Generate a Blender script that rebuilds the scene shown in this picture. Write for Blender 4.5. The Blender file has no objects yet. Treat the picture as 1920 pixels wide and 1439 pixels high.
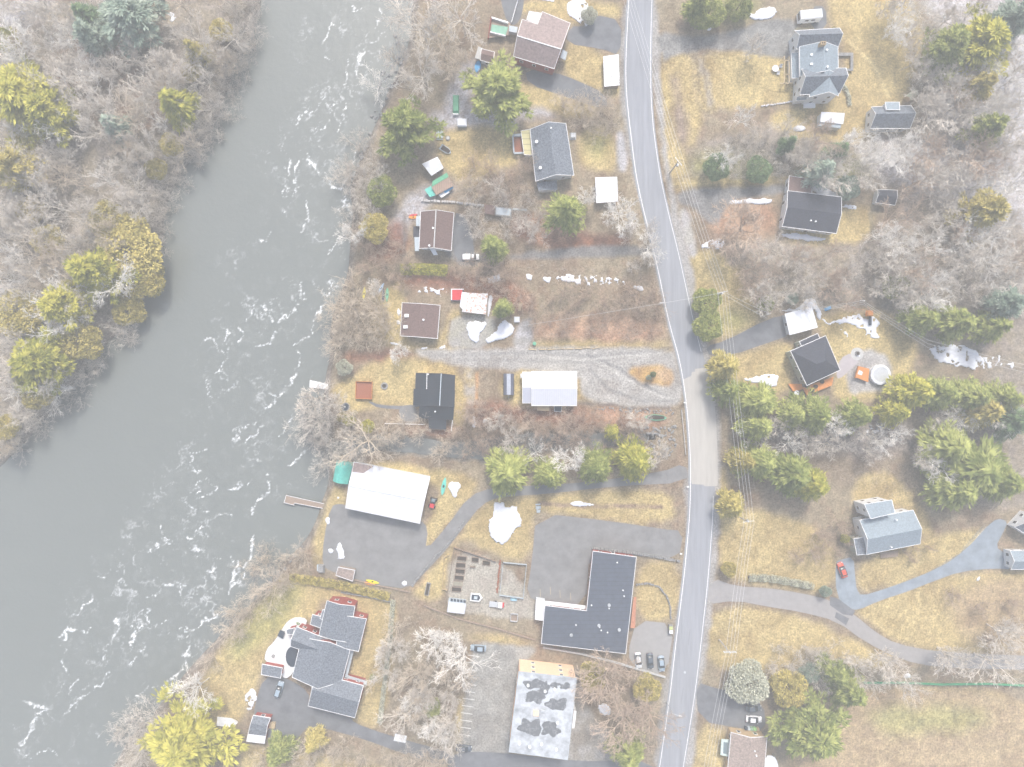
import bpy, bmesh, math, random
import numpy as np
from mathutils import Vector, geometry

# ---------------------------------------------------------------- camera, world, light
S = 6.6          # photo pixels per metre on the ground
H = 190.0        # camera height (m)
sc = bpy.context.scene
COL = sc.collection
cam_d = bpy.data.cameras.new('camera'); cam = bpy.data.objects.new('camera', cam_d); COL.objects.link(cam)
cam.location = (0, 0, H); cam.rotation_euler = (0, 0, 0)
cam_d.sensor_fit = 'HORIZONTAL'; cam_d.sensor_width = 36
cam_d.lens = 18.0 / ((960 / S) / H)
cam_d.clip_end = 5000; cam_d.clip_start = 0.5
sc.camera = cam
w = bpy.data.worlds.new("World"); sc.world = w; w.use_nodes = True
nt = w.node_tree; bg = nt.nodes['Background']
sky = nt.nodes.new('ShaderNodeTexSky'); sky.sky_type = 'NISHITA'; sky.sun_disc = False
SUN_EL, SUN_AZ = math.radians(52), math.radians(10)
sky.sun_elevation = SUN_EL; sky.sun_rotation = SUN_AZ; sky.air_density = 1.0; sky.dust_density = 4.0
nt.links.new(sky.outputs[0], bg.inputs[0]); bg.inputs[1].default_value = 0.13
sd = bpy.data.lights.new('sun', 'SUN'); sd.energy = 1.9; sd.angle = math.radians(11); sd.color = (1, .96, .9)
so = bpy.data.objects.new('sun', sd); COL.objects.link(so)
so.rotation_euler = (math.pi / 2 - SUN_EL, 0, math.pi - SUN_AZ)
sc.view_settings.view_transform = 'Standard'; sc.view_settings.look = 'None'
sc.view_settings.exposure = 1.25
sc.view_settings.gamma = 1.0
HAZE_D = 0.0014

rnd = random.Random(7)
R = math.radians

def W(px, py, z=0.0):
    k = (H - z) / H / S
    return Vector(((px - 960) * k, (719.5 - py) * k, z))
def PXY(x, y): return x * S + 960, 719.5 - y * S

# ---------------------------------------------------------------- noise
def vnoise(x, y, seed):
    r = np.random.RandomState(seed); T = r.rand(256, 256)
    xi = np.floor(x).astype(int); yi = np.floor(y).astype(int); fx = x - xi; fy = y - yi
    fx = fx * fx * (3 - 2 * fx); fy = fy * fy * (3 - 2 * fy)
    a = T[xi % 256, yi % 256]; b = T[(xi + 1) % 256, yi % 256]; c = T[xi % 256, (yi + 1) % 256]; d = T[(xi + 1) % 256, (yi + 1) % 256]
    return (a * (1 - fx) + b * fx) * (1 - fy) + (c * (1 - fx) + d * fx) * fy
def fbm(x, y, seed, o=4):
    s = 0; a = .5
    for i in range(o):
        s = s + a * vnoise(x * 2 ** i + 17 * i, y * 2 ** i + 31 * i, seed + i); a *= .5
    return s / (1 - .5 ** o)
def inpoly(X, Y, poly):
    out = np.zeros(X.shape, bool); n = len(poly)
    for i in range(n):
        x1, y1 = poly[i]; x2, y2 = poly[(i + 1) % n]
        if y1 == y2: continue
        c = (y1 > Y) != (y2 > Y)
        out ^= c & (X < (x2 - x1) * (Y - y1) / (y2 - y1) + x1)
    return out
def smooth(poly, it=2):
    for _ in range(it):
        q = []
        for i in range(len(poly)):
            a, b = poly[i], poly[(i + 1) % len(poly)]
            q += [(a[0] * .75 + b[0] * .25, a[1] * .75 + b[1] * .25), (a[0] * .25 + b[0] * .75, a[1] * .25 + b[1] * .75)]
        poly = q
    return poly
def disc(cx, cy, r, ry=None, n=20):
    ry = ry or r
    return [(cx + r * math.cos(2 * math.pi * i / n), cy + ry * math.sin(2 * math.pi * i / n)) for i in range(n)]

# ---------------------------------------------------------------- materials
MATS = {}
def mat(name, col, rough=.8, var=.25, scale=3.0, bump=0.0, spec=.3, metal=0.0, stripes=None, col2=None, thr=None, coord='Object', stretch=None):
    if name in MATS: return MATS[name]
    m = bpy.data.materials.new(name); m.use_nodes = True; n = m.node_tree.nodes; l = m.node_tree.links
    b = n['Principled BSDF']; b.inputs['Roughness'].default_value = rough; b.inputs['Specular IOR Level'].default_value = spec
    b.inputs['Metallic'].default_value = metal
    tc = n.new('ShaderNodeTexCoord'); nz = n.new('ShaderNodeTexNoise'); nz.inputs['Scale'].default_value = scale; nz.inputs['Detail'].default_value = 6
    nz.inputs['Roughness'].default_value = .65
    if stretch:
        mp = n.new('ShaderNodeMapping'); mp.inputs['Scale'].default_value = stretch; l.new(tc.outputs[coord], mp.inputs['Vector']); l.new(mp.outputs[0], nz.inputs['Vector'])
    else: l.new(tc.outputs[coord], nz.inputs['Vector'])
    mx = n.new('ShaderNodeMix'); mx.data_type = 'RGBA'
    c = np.array(col); d2 = np.clip(c * (1 + var), 0, 1) if col2 is None else np.array(col2); d1 = c * (1 - var) if col2 is None else c
    mx.inputs[6].default_value = (*d1, 1); mx.inputs[7].default_value = (*d2, 1)
    rp = n.new('ShaderNodeMapRange'); rp.inputs[1].default_value = thr[0] if thr else .3; rp.inputs[2].default_value = thr[1] if thr else .7
    l.new(nz.outputs['Fac'], rp.inputs[0]); l.new(rp.outputs[0], mx.inputs[0])
    out = mx.outputs[2]
    if stripes:
        ax, per, amt = stripes
        sx = n.new('ShaderNodeSeparateXYZ'); l.new(tc.outputs['Object'], sx.inputs[0])
        mo = n.new('ShaderNodeMath'); mo.operation = 'PINGPONG'; mo.inputs[1].default_value = per / 2; l.new(sx.outputs[ax], mo.inputs[0])
        cmp = n.new('ShaderNodeMath'); cmp.operation = 'LESS_THAN'; cmp.inputs[1].default_value = per * .07; l.new(mo.outputs[0], cmp.inputs[0])
        mu = n.new('ShaderNodeMath'); mu.operation = 'MULTIPLY'; mu.inputs[1].default_value = abs(amt); l.new(cmp.outputs[0], mu.inputs[0])
        m2 = n.new('ShaderNodeMix'); m2.data_type = 'RGBA'; l.new(mu.outputs[0], m2.inputs[0]); l.new(out, m2.inputs[6])
        m2.inputs[7].default_value = (.01, .01, .01, 1) if amt > 0 else (.9, .9, .9, 1)
        out = m2.outputs[2]
    l.new(out, b.inputs['Base Color'])
    if bump:
        bp = n.new('ShaderNodeBump'); bp.inputs['Strength'].default_value = bump; bp.inputs['Distance'].default_value = .1
        l.new(nz.outputs['Fac'], bp.inputs['Height']); l.new(bp.outputs[0], b.inputs['Normal'])
    MATS[name] = m; return m

def leafmat(name, c1, c2, scale=.9):
    """foliage: tone varies from tree to tree and clump to clump"""
    m = bpy.data.materials.new(name); m.use_nodes = True; n = m.node_tree.nodes; l = m.node_tree.links
    b = n['Principled BSDF']; b.inputs['Roughness'].default_value = .75; b.inputs['Specular IOR Level'].default_value = .2
    tc = n.new('ShaderNodeTexCoord'); nz = n.new('ShaderNodeTexNoise'); nz.inputs['Scale'].default_value = scale; nz.inputs['Detail'].default_value = 4
    l.new(tc.outputs['Object'], nz.inputs['Vector'])
    oi = n.new('ShaderNodeObjectInfo'); ad = n.new('ShaderNodeMath'); ad.operation = 'MULTIPLY_ADD'; ad.inputs[1].default_value = .5; ad.inputs[2].default_value = -.25
    l.new(oi.outputs['Random'], ad.inputs[0])
    rp = n.new('ShaderNodeMapRange'); rp.inputs[1].default_value = .38; rp.inputs[2].default_value = .62; l.new(nz.outputs['Fac'], rp.inputs[0])
    a2 = n.new('ShaderNodeMath'); a2.use_clamp = True; l.new(ad.outputs[0], a2.inputs[0]); l.new(rp.outputs[0], a2.inputs[1])
    mx = n.new('ShaderNodeMix'); mx.data_type = 'RGBA'; mx.inputs[6].default_value = (*c1, 1); mx.inputs[7].default_value = (*c2, 1)
    l.new(a2.outputs[0], mx.inputs[0]); l.new(mx.outputs[2], b.inputs['Base Color'])
    return m

M_white = mat('white_paint', (.78, .79, .8), .5, .04)
M_trim = mat('white_trim', (.8, .8, .8), .5, .03)
M_snow = mat('snow', (.7, .72, .76), .6, .09, 1.2, .6)
M_dark = mat('dark_shingle', (.045, .05, .068), .85, .4, 2.4)
M_black = mat('black_metal', (.022, .03, .042), .45, .3, 4, stripes=(0, .5, .5))
M_grey = mat('grey_shingle', (.15, .17, .2), .85, .7, 2.6)
M_bluegrey = mat('blue_grey_shingle', (.24, .29, .33), .85, .3, 2.4)
M_lgrey = mat('light_grey_metal_roof', (.42, .48, .52), .6, .12, 3)
M_brown = mat('brown_shingle', (.15, .1, .09), .85, .35, 2.6)
M_brownpale = mat('weathered_brown_metal', (.26, .2, .19), .6, .4, 1.6)
M_tanroof = mat('tan_brown_shingle', (.3, .24, .21), .85, .55, 2.4)
M_whitemetal = mat('white_metal_roof', (.55, .57, .62), .4, .05, 1.0, stripes=(0, .6, .12))
M_red = mat('red_clapboard', (.32, .06, .045), .7, .2, 3, stripes=(2, .2, .4))
M_whiteclap = mat('white_clapboard', (.7, .72, .74), .6, .05, 3, stripes=(2, .2, .2))
M_greenclap = mat('pale_green_clapboard', (.4, .43, .36), .6, .08, 3, stripes=(2, .2, .2))
M_tanwall = mat('tan_wall', (.5, .36, .2), .7, .15, 3, stripes=(2, .2, .25))
M_brick = mat('orange_brick', (.95, .62, .42), .8, .15, 3)
M_glass = mat('window_glass', (.03, .04, .05), .1, .1, 1, spec=.8)
M_glassblue = mat('window_glass_pale', (.15, .2, .22), .12, .1, 1, spec=.8)
M_wood = mat('weathered_wood', (.3, .23, .18), .85, .25, 5, stripes=(0, .25, .35))
M_redwood = mat('red_brown_deck', (.3, .11, .06), .8, .2, 4, stripes=(1, .2, .35))
M_orange = mat('orange_stained_deck', (.62, .25, .07), .7, .15, 3, stripes=(0, .25, .3))
M_concrete = mat('concrete', (.46, .46, .45), .85, .12, 2)
M_stone = mat('grey_stone', (.25, .25, .25), .9, .4, 2, .5)
M_steel = mat('galvanised_steel', (.55, .57, .58), .4, .1, 2, metal=.3)
M_rubber = mat('black_rubber', (.02, .02, .02), .8, .1)
M_teal = mat('teal_tarp', (.12, .5, .42), .5, .15, 1.2, .3)
M_green = mat('green_tarp', (.1, .34, .2), .6, .2, 1.2, .3)
M_poolgreen = mat('green_pool_cover', (.2, .4, .3), .6, .12, 1)
M_blue = mat('blue_plastic', (.03, .3, .6), .4, .15, 2)
M_navy = mat('navy_cover', (.03, .045, .07), .6, .25, 2, .3)
M_yellow = mat('yellow_plastic', (.75, .65, .02), .4, .1)
M_orangeP = mat('orange_plastic', (.8, .3, .03), .4, .15)
M_redP = mat('red_plastic', (.55, .04, .05), .4, .15)
M_greenP = mat('green_plastic', (.12, .4, .25), .45, .15)
M_soil = mat('dark_soil', (.05, .04, .032), .95, .5, 5)
M_tanbox = mat('tan_board', (.5, .4, .25), .8, .15)
M_bark = [mat('bark_grey', (.6, .55, .485), .9, .25, 2), mat('bark_pale', (.78, .75, .7), .85, .1, 2), mat('bark_reddish', (.48, .375, .29), .9, .2, 2), mat('bark_buff', (.56, .48, .38), .9, .15, 2)]
M_trunkdark = mat('conifer_bark', (.13, .1, .08), .95, .3, 3)
LEAF = {
 'green': leafmat('needles_green', (.14, .175, .04), (.42, .44, .13)),
 'yellow': leafmat('needles_yellow_green', (.22, .23, .035), (.58, .53, .1)),
 'olive': leafmat('foliage_olive', (.27, .23, .06), (.6, .5, .16)),
 'dark': leafmat('needles_dark_green', (.09, .15, .07), (.24, .33, .15)),
 'bluish': leafmat('needles_blue_green', (.18, .25, .19), (.4, .47, .37)),
 'sage': leafmat('foliage_sage_grey', (.34, .35, .26), (.62, .62, .5), 2.0),
}

# ---------------------------------------------------------------- mesh builder
class MB:
    def __init__(s): s.v = []; s.f = []; s.m = []
    def add(s, vs, fs, m=0):
        o = len(s.v); s.v += [tuple(v) for v in vs]; s.f += [tuple(i + o for i in f) for f in fs]; s.m += [m] * len(fs)
    def box(s, c, sz, rz=0, m=0, taper=1.0):
        cs, sn = math.cos(rz), math.sin(rz); vs = []
        for k, (a, b, e) in enumerate([(-1, -1, -1), (1, -1, -1), (1, 1, -1), (-1, 1, -1), (-1, -1, 1), (1, -1, 1), (1, 1, 1), (-1, 1, 1)]):
            t = taper if e > 0 else 1
            x, y = a * sz[0] / 2 * t, b * sz[1] / 2 * t
            vs.append((c[0] + x * cs - y * sn, c[1] + x * sn + y * cs, c[2] + e * sz[2] / 2))
        s.add(vs, [(3, 2, 1, 0), (4, 5, 6, 7), (0, 1, 5, 4), (1, 2, 6, 5), (2, 3, 7, 6), (3, 0, 4, 7)], m)
    def prism(s, pts, z0, z1, m=0):
        n = len(pts)
        a = sum(pts[i][0] * pts[(i + 1) % n][1] - pts[(i + 1) % n][0] * pts[i][1] for i in range(n))
        if a < 0: pts = pts[::-1]
        vs = [(p[0], p[1], z0) for p in pts] + [(p[0], p[1], z1) for p in pts]
        fs = [(i, (i + 1) % n, n + (i + 1) % n, n + i) for i in range(n)]
        for t in geometry.tessellate_polygon([[Vector((p[0], p[1], 0)) for p in pts]]):
            nz = (Vector(pts[t[1]][:2]) - Vector(pts[t[0]][:2])).cross(Vector(pts[t[2]][:2]) - Vector(pts[t[0]][:2]))
            t = t if nz > 0 else t[::-1]
            fs.append(tuple(n + i for i in t)); fs.append(tuple(i for i in t[::-1]))
        s.add(vs, fs, m)
    def tube(s, pts, rad, n=3, m=0, cap=False):
        pts = [Vector(p) for p in pts]; k = len(pts); vs = []
        for i, p in enumerate(pts):
            d = (pts[min(i + 1, k - 1)] - pts[max(i - 1, 0)]).normalized()
            u = d.cross(Vector((0, 0, 1)) if abs(d.z) < .9 else Vector((1, 0, 0))).normalized(); q = d.cross(u)
            r = rad[i] if isinstance(rad, (list, tuple)) else rad
            for j in range(n):
                a = 2 * math.pi * j / n; vs.append(p + u * math.cos(a) * r + q * math.sin(a) * r)
        fs = [(i * n + j, i * n + (j + 1) % n, (i + 1) * n + (j + 1) % n, (i + 1) * n + j) for i in range(k - 1) for j in range(n)]
        if cap: fs += [tuple(range(n))[::-1], tuple(range((k - 1) * n, k * n))]
        s.add(vs, fs, m)
    def cyl(s, c, r, h, n=12, m=0, r2=None):
        r2 = r if r2 is None else r2
        vs = [(c[0] + r * math.cos(2 * math.pi * i / n), c[1] + r * math.sin(2 * math.pi * i / n), c[2]) for i in range(n)]
        vs += [(c[0] + r2 * math.cos(2 * math.pi * i / n), c[1] + r2 * math.sin(2 * math.pi * i / n), c[2] + h) for i in range(n)]
        s.add(vs, [(i, (i + 1) % n, n + (i + 1) % n, n + i) for i in range(n)] + [tuple(range(n))[::-1], tuple(range(n, 2 * n))], m)
    def mesh(s, name, mats, smooth=False):
        me = bpy.data.meshes.new(name); me.from_pydata(s.v, [], s.f)
        for m in (mats if isinstance(mats, (list, tuple)) else [mats]): me.materials.append(m)
        me.polygons.foreach_set('material_index', s.m)
        if smooth: me.polygons.foreach_set('use_smooth', [True] * len(s.f))
        me.update(); return me
    def obj(s, name, mats, parent=None, smooth=False, origin=None):
        if origin is not None:
            o_ = Vector(origin); s.v = [tuple(Vector(v) - o_) for v in s.v]
        o = bpy.data.objects.new(name, s.mesh(name, mats, smooth)); COL.objects.link(o)
        if origin is not None: o.location = origin
        if parent: o.parent = parent
        return o
def tag(o, label=None, cat=None, group=None, kind=None):
    for k, v in (('label', label), ('category', cat), ('group', group), ('kind', kind)):
        if v: o[k] = v
    return o
def thing(name, label, cat, loc=(0, 0, 0), rz=0, group=None):
    o = bpy.data.objects.new(name, None); COL.objects.link(o); o.location = loc; o.rotation_euler = (0, 0, rz); o.empty_display_size = .5
    return tag(o, label, cat, group)
def struct(o): o['kind'] = 'structure'; return o

# ================================================================ THE SETTING: ground
RIV_W = [(500, -2600), (495, -300), (487, 0), (466, 60), (440, 110), (415, 180), (398, 240), (340, 312), (305, 370), (300, 430), (297, 480), (286, 515), (258, 578), (213, 622), (158, 682), (95, 760), (50, 820), (0, 865), (-300, 1150), (-900, 1700), (-2600, 2600)]
RIV_E = [(-1500, 3600), (-300, 2100), (0, 1700), (140, 1520), (213, 1439), (235, 1392), (285, 1345), (325, 1285), (415, 1185), (492, 1115), (520, 1062), (585, 1003), (598, 960), (618, 880), (612, 810), (600, 740), (618, 655), (620, 600), (648, 520), (655, 460), (660, 400), (652, 335), (698, 245), (722, 170), (762, 100), (775, 0), (790, -300), (820, -2600)]
RIVER = RIV_W + RIV_E
CREEK = smooth([(600, 835), (690, 812), (790, 822), (870, 833), (930, 818), (1000, 812), (1080, 816), (1150, 812), (1215, 812), (1215, 826), (1150, 838), (1080, 842), (1000, 848), (950, 864), (850, 860), (760, 848), (700, 848), (600, 860)])
fx = np.arange(-151, 151.01, .42); fy = np.arange(-116, 116.01, .42)
def grow(a, lim):
    o = []; s = .6; x = a
    while x < lim: x += s; s *= 1.25; o.append(x)
    return np.array(o)
gx = grow(151, 420); gy = grow(116, 400)
XS = np.concatenate([-gx[::-1], fx, gx]); YS = np.concatenate([-gy[::-1], fy, gy])
GX, GY = np.meshgrid(XS, YS)
GPX, GPY = GX * S + 960, 719.5 - GY * S
wx = GPX + (fbm(GX * .35, GY * .35, 3) - .5) * 16; wy = GPY + (fbm(GX * .35, GY * .35, 11) - .5) * 16
def box_blur(a, k):
    for ax in (0, 1):
        p = np.pad(a, [(k, k) if i == ax else (0, 0) for i in (0, 1)], mode='edge')
        c = np.cumsum(p, axis=ax); c = np.insert(c, 0, 0, axis=ax)
        n = a.shape[ax]
        a = (np.take(c, range(2 * k + 1, 2 * k + 1 + n), axis=ax) - np.take(c, range(0, n), axis=ax)) / (2 * k + 1)
    return a
def msk(poly, soft=1, warp=1.0, sm=1):
    p = smooth(poly, sm) if sm else poly
    X = GPX + (wx - GPX) * warp; Y = GPY + (wy - GPY) * warp
    m = inpoly(X, Y, p).astype(float)
    return box_blur(m, soft) if soft else m
river = msk(RIVER, 0, .8, 2)
rb = box_blur(box_blur(river, 4), 4)
creek = box_blur(inpoly(wx, wy, CREEK).astype(float), 2)
GZ = -3.4 * np.clip(rb * 1.25 - .12, 0, 1)
GZ = np.minimum(GZ, -1.1 * np.clip(creek * 1.2, 0, 1))
# the far side of the river climbs away from the bank, woods are hummocky
westd = box_blur(box_blur(inpoly(GPX, GPY, [(-9000, -9000), (440, -9000)] + [(x - 45, y) for x, y in RIV_W] + [(-9000, 2600)]).astype(float), 14), 10)
GZ = GZ + westd * (2.0 + 1.2 * (fbm(GX * .06, GY * .06, 5) - .5))
WOODS = [
 [(-2500, -2500), (485, -2500), (485, 0), (440, 110), (400, 240), (305, 370), (297, 480), (213, 622), (95, 760), (0, 865), (-2500, 2600)],
 [(1620, 250), (1700, 240), (1760, 150), (1740, 0), (1740, -2500), (4000, -2500), (4000, 960), (1900, 960), (1760, 930), (1700, 760), (1900, 700), (1700, 640), (1640, 570), (1400, 570), (1330, 460), (1430, 450), (1640, 460), (1700, 380)],
 [(1290, 270), (1480, 220), (1620, 250), (1640, 350), (1480, 330), (1300, 340)],
]
woods = sum(msk(p, 3, 1.5) for p in WOODS).clip(0, 1)
GZ = GZ + woods * (fbm(GX * .25, GY * .25, 9) - .45) * 1.0 * (1 - np.clip(rb * 3, 0, 1))
def gz(x, y):
    i = int(np.clip(np.searchsorted(XS, x), 0, len(XS) - 1)); j = int(np.clip(np.searchsorted(YS, y), 0, len(YS) - 1))
    return float(GZ[j, i])

# base colours (dry, unlit)
C = lambda *a: np.array(a)
LAWN, LAWN2, GREENL = C(.45, .36, .17), C(.37, .285, .135), C(.34, .33, .11)
LITTER, RED, FLOOR = C(.235, .185, .13), C(.235, .145, .1), C(.26, .225, .17)
GRAV, DGRAV, PALE, BLUEG = C(.31, .30, .285), C(.17, .17, .17), C(.42, .41, .42), C(.24, .27, .3)
n1 = fbm(GX * .09, GY * .09, 21, 5); n2 = fbm(GX * .5, GY * .5, 33, 4); n3 = fbm(GX * 1.6, GY * 1.6, 44, 2)
t = np.clip((n1 - .35) * 3.2, 0, 1)[..., None]
base = LITTER * (1 - t) + C(.27, .225, .155) * t
tr = np.clip((n2 - .5) * 4, 0, 1)[..., None] * .35
base = base * (1 - tr) + RED * tr
def lay(m, col, col2=None, amt=1.0, nse=None):
    global base
    nn = (n2 if nse is None else nse)
    c = col if col2 is None else col * (1 - np.clip((nn - .35) * 3, 0, 1)[..., None]) + col2 * np.clip((nn - .35) * 3, 0, 1)[..., None]
    a = (m * amt)[..., None]; base = base * (1 - a) + c * a
lay(woods, FLOOR, C(.3, .27, .24), .75)
lay(msk([(190, 60), (290, 90), (330, 170), (310, 260), (220, 260), (150, 200), (60, 120)], 6, 2), RED * 1.1, FLOOR, .7)
for p in [[(1700, -40), (1900, -40), (2100, 60), (1990, 320), (1800, 250), (1730, 180), (1790, 90)], [(-40, -40), (110, -40), (90, 50), (-40, 80)], [(1560, 290), (1800, 240), (1960, 330), (1960, 450), (1750, 380)]]:
    lay(msk(p, 6, 2.2), C(.6, .59, .62), C(.34, .32, .31), .85, n3)
PALEP = [[(742, 400), (775, 350), (850, 345), (850, 365), (790, 385), (760, 440), (735, 480), (718, 470)], [(835, 170), (885, 110), (905, 120), (880, 190), (850, 240), (825, 235)],
         [(805, 205), (900, 190), (980, 230), (960, 245), (870, 240), (810, 235)], [(955, 195), (1040, 205), (1050, 220), (1000, 225), (960, 215)]]
for p in PALEP: lay(msk(p, 3, 1.6), C(.5, .5, .54), C(.3, .28, .28), .85, n3)
lay(msk([(1400, 785), (1620, 790), (1720, 800), (1720, 860), (1560, 850), (1400, 840)], 5, 2), C(.14, .13, .13), C(.24, .22, .22), .8, n3)
for p in [[(950, 390), (1100, 440), (1180, 440), (1185, 470), (1020, 468), (960, 440)], [(690, 455), (755, 400), (772, 480), (690, 500)], [(850, 510), (1000, 540), (1000, 600), (900, 560), (700, 520)],
          [(860, 745), (980, 765), (1200, 770), (1260, 790), (1230, 800), (1090, 805), (1000, 790), (870, 800)], [(760, 660), (640, 660), (640, 680), (780, 680)], [(740, 800), (860, 800), (880, 820), (750, 812)]]:
    lay(msk(p, 3, 1.4), C(.27, .12, .07), C(.2, .1, .07), .9)
for p in [[(960, 600), (1240, 590), (1250, 645), (1010, 645)], [(1090, 765), (1265, 775), (1260, 795), (1150, 800), (1080, 790)], [(985, 420), (1060, 410), (1080, 450), (990, 450)], [(1380, 370), (1450, 380), (1460, 440), (1330, 450), (1330, 400)]]:
    lay(msk(p, 4, 1.4), C(.46, .3, .2), C(.34, .2, .13), .85)
LAWNS = [
 [(820, 250), (905, 235), (985, 245), (975, 300), (915, 330), (870, 360), (850, 330), (815, 290)],
 [(1065, 75), (1105, 85), (1130, 105), (1165, 110), (1165, 185), (1135, 175), (1050, 140), (1060, 110)], [(955, 155), (1020, 160), (1100, 185), (1130, 205), (1110, 225), (1020, 205), (950, 190)],
 [(975, 0), (1100, 0), (1165, 10), (1168, 38), (1110, 28), (1080, 50), (1000, 20), (975, 25)], [(1085, 240), (1150, 235), (1160, 325), (1110, 320), (1080, 300)],
 [(1236, 118), (1262, 102), (1300, 104), (1304, 180), (1320, 215), (1290, 290), (1262, 240), (1242, 180)], [(1320, 102), (1380, 92), (1460, 102), (1490, 130), (1495, 196), (1440, 198), (1335, 205), (1316, 150)], [(1300, 110), (1330, 108), (1350, 210), (1310, 210)],
 [(1236, 110), (1262, 150), (1280, 290), (1290, 330), (1250, 340), (1238, 200)],
 [(1550, -20), (1700, -20), (1740, 60), (1720, 130), (1690, 200), (1640, 260), (1590, 270), (1440, 250), (1450, 205), (1575, 200), (1590, 80), (1555, 60)],
 [(1250, 338), (1480, 330), (1480, 345), (1300, 356), (1262, 354)], [(1570, 385), (1645, 390), (1625, 460), (1530, 460), (1470, 450), (1475, 430), (1568, 440)],
 [(1290, 460), (1380, 490), (1400, 560), (1430, 590), (1420, 610), (1320, 650), (1300, 600), (1295, 540)], [(1335, 670), (1440, 650), (1490, 640), (1490, 720), (1440, 760), (1390, 720), (1340, 720)], [(1530, 590), (1660, 575), (1710, 620), (1720, 680), (1680, 750), (1560, 760), (1570, 700), (1540, 630)],
 [(700, 675), (800, 672), (868, 688), (880, 790), (852, 800), (840, 762), (700, 765), (650, 770), (665, 700)], [(620, 720), (670, 700), (680, 780), (640, 775)], [(735, 530), (760, 535), (755, 650), (830, 642), (845, 580), (870, 580), (850, 650), (740, 655), (690, 620), (700, 570)],
 [(1172, 695), (1200, 686), (1255, 684), (1262, 725), (1230, 722), (1195, 712)], [(940, 695), (1090, 688), (1095, 765), (940, 760)], [(990, 642), (1255, 640), (1255, 652), (1000, 655)], [(770, 655), (860, 648), (880, 640), (850, 660), (790, 662)],
 [(600, 935), (640, 905), (650, 950), (625, 965), (605, 1065), (585, 1060), (590, 1000)], [(700, 862), (850, 885), (900, 905), (880, 935), (830, 985), (800, 1035), (785, 1030), (805, 975), (830, 900), (700, 880)],
 [(930, 935), (1030, 928), (1260, 914), (1265, 990), (1010, 958), (1000, 965), (993, 1050), (940, 1050), (870, 1000), (840, 1040), (838, 1110), (815, 1130), (770, 1120), (800, 1075), (880, 985), (905, 950)],
 [(1193, 1050), (1276, 1058), (1268, 1165), (1192, 1162)], [(510, 1085), (560, 1085), (620, 1105), (735, 1120), (740, 1180), (720, 1360), (690, 1362), (660, 1350), (690, 1280), (650, 1270), (690, 1150), (610, 1115), (590, 1160), (540, 1170), (500, 1220), (485, 1290), (440, 1370), (340, 1350), (350, 1320), (430, 1190)],
 [(1350, 960), (1420, 950), (1560, 1000), (1570, 1115), (1440, 1098), (1350, 1082)], [(1345, 1135), (1500, 1150), (1620, 1210), (1690, 1245), (1500, 1270), (1340, 1260), (1320, 1200)], [(1600, 1140), (1700, 1100), (1800, 1075), (1980, 1070), (1980, 1228), (1760, 1222), (1680, 1205), (1620, 1160)],
 [(1610, 1050), (1740, 1010), (1850, 985), (1840, 1010), (1780, 1060), (1700, 1092), (1612, 1115)], [(1610, 880), (1700, 900), (1760, 1010), (1730, 1010), (1690, 940), (1590, 960)], [(1480, 1290), (1980, 1290), (1980, 1500), (1480, 1500)],
 [(1312, 1355), (1372, 1365), (1365, 1500), (1280, 1500)], [(960, 1195), (1015, 1210), (900, 1200), (860, 1185)], [(1350, 870), (1350, 960), (1370, 1000), (1365, 880)], [(875, 1320), (860, 1400), (850, 1400), (860, 1300)],
 [(560, 1405), (980, 1500), (480, 1500), (430, 1400)],
]
for i, p in enumerate(LAWNS): lay(msk(p, 2, 1.0), LAWN, LAWN2, .92, n1)
big = msk([(1480, 1290), (1980, 1290), (1980, 1500), (1480, 1500)], 4) + msk([(1780, 1090), (1980, 1080), (1980, 1225), (1800, 1220)], 5, 2)
lay(big.clip(0, 1), C(.36, .27, .18), C(.28, .2, .15), .6)
for p in [[(430, 1190), (500, 1100), (560, 1090), (560, 1150), (500, 1210), (440, 1250)], [(1300, -10), (1440, -10), (1400, 45), (1310, 50)], [(1330, 570), (1400, 590), (1400, 620), (1340, 620)], [(1100, 250), (1140, 240), (1140, 290), (1110, 300)], [(1620, 1330), (1850, 1320), (1850, 1370), (1640, 1380)], [(940, 240), (985, 250), (960, 275)], [(1290, 285), (1460, 290), (1460, 335), (1300, 335)], [(1480, 300), (1620, 290), (1620, 350), (1500, 340)]]:
    lay(msk(p, 5, 1.8), GREENL, C(.22, .24, .09), .6)
lay(msk([(1255, 140), (1275, 145), (1295, 250), (1280, 290), (1262, 240)], 3, 1.5), C(.2, .15, .12), C(.26, .2, .17), .85)
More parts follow.
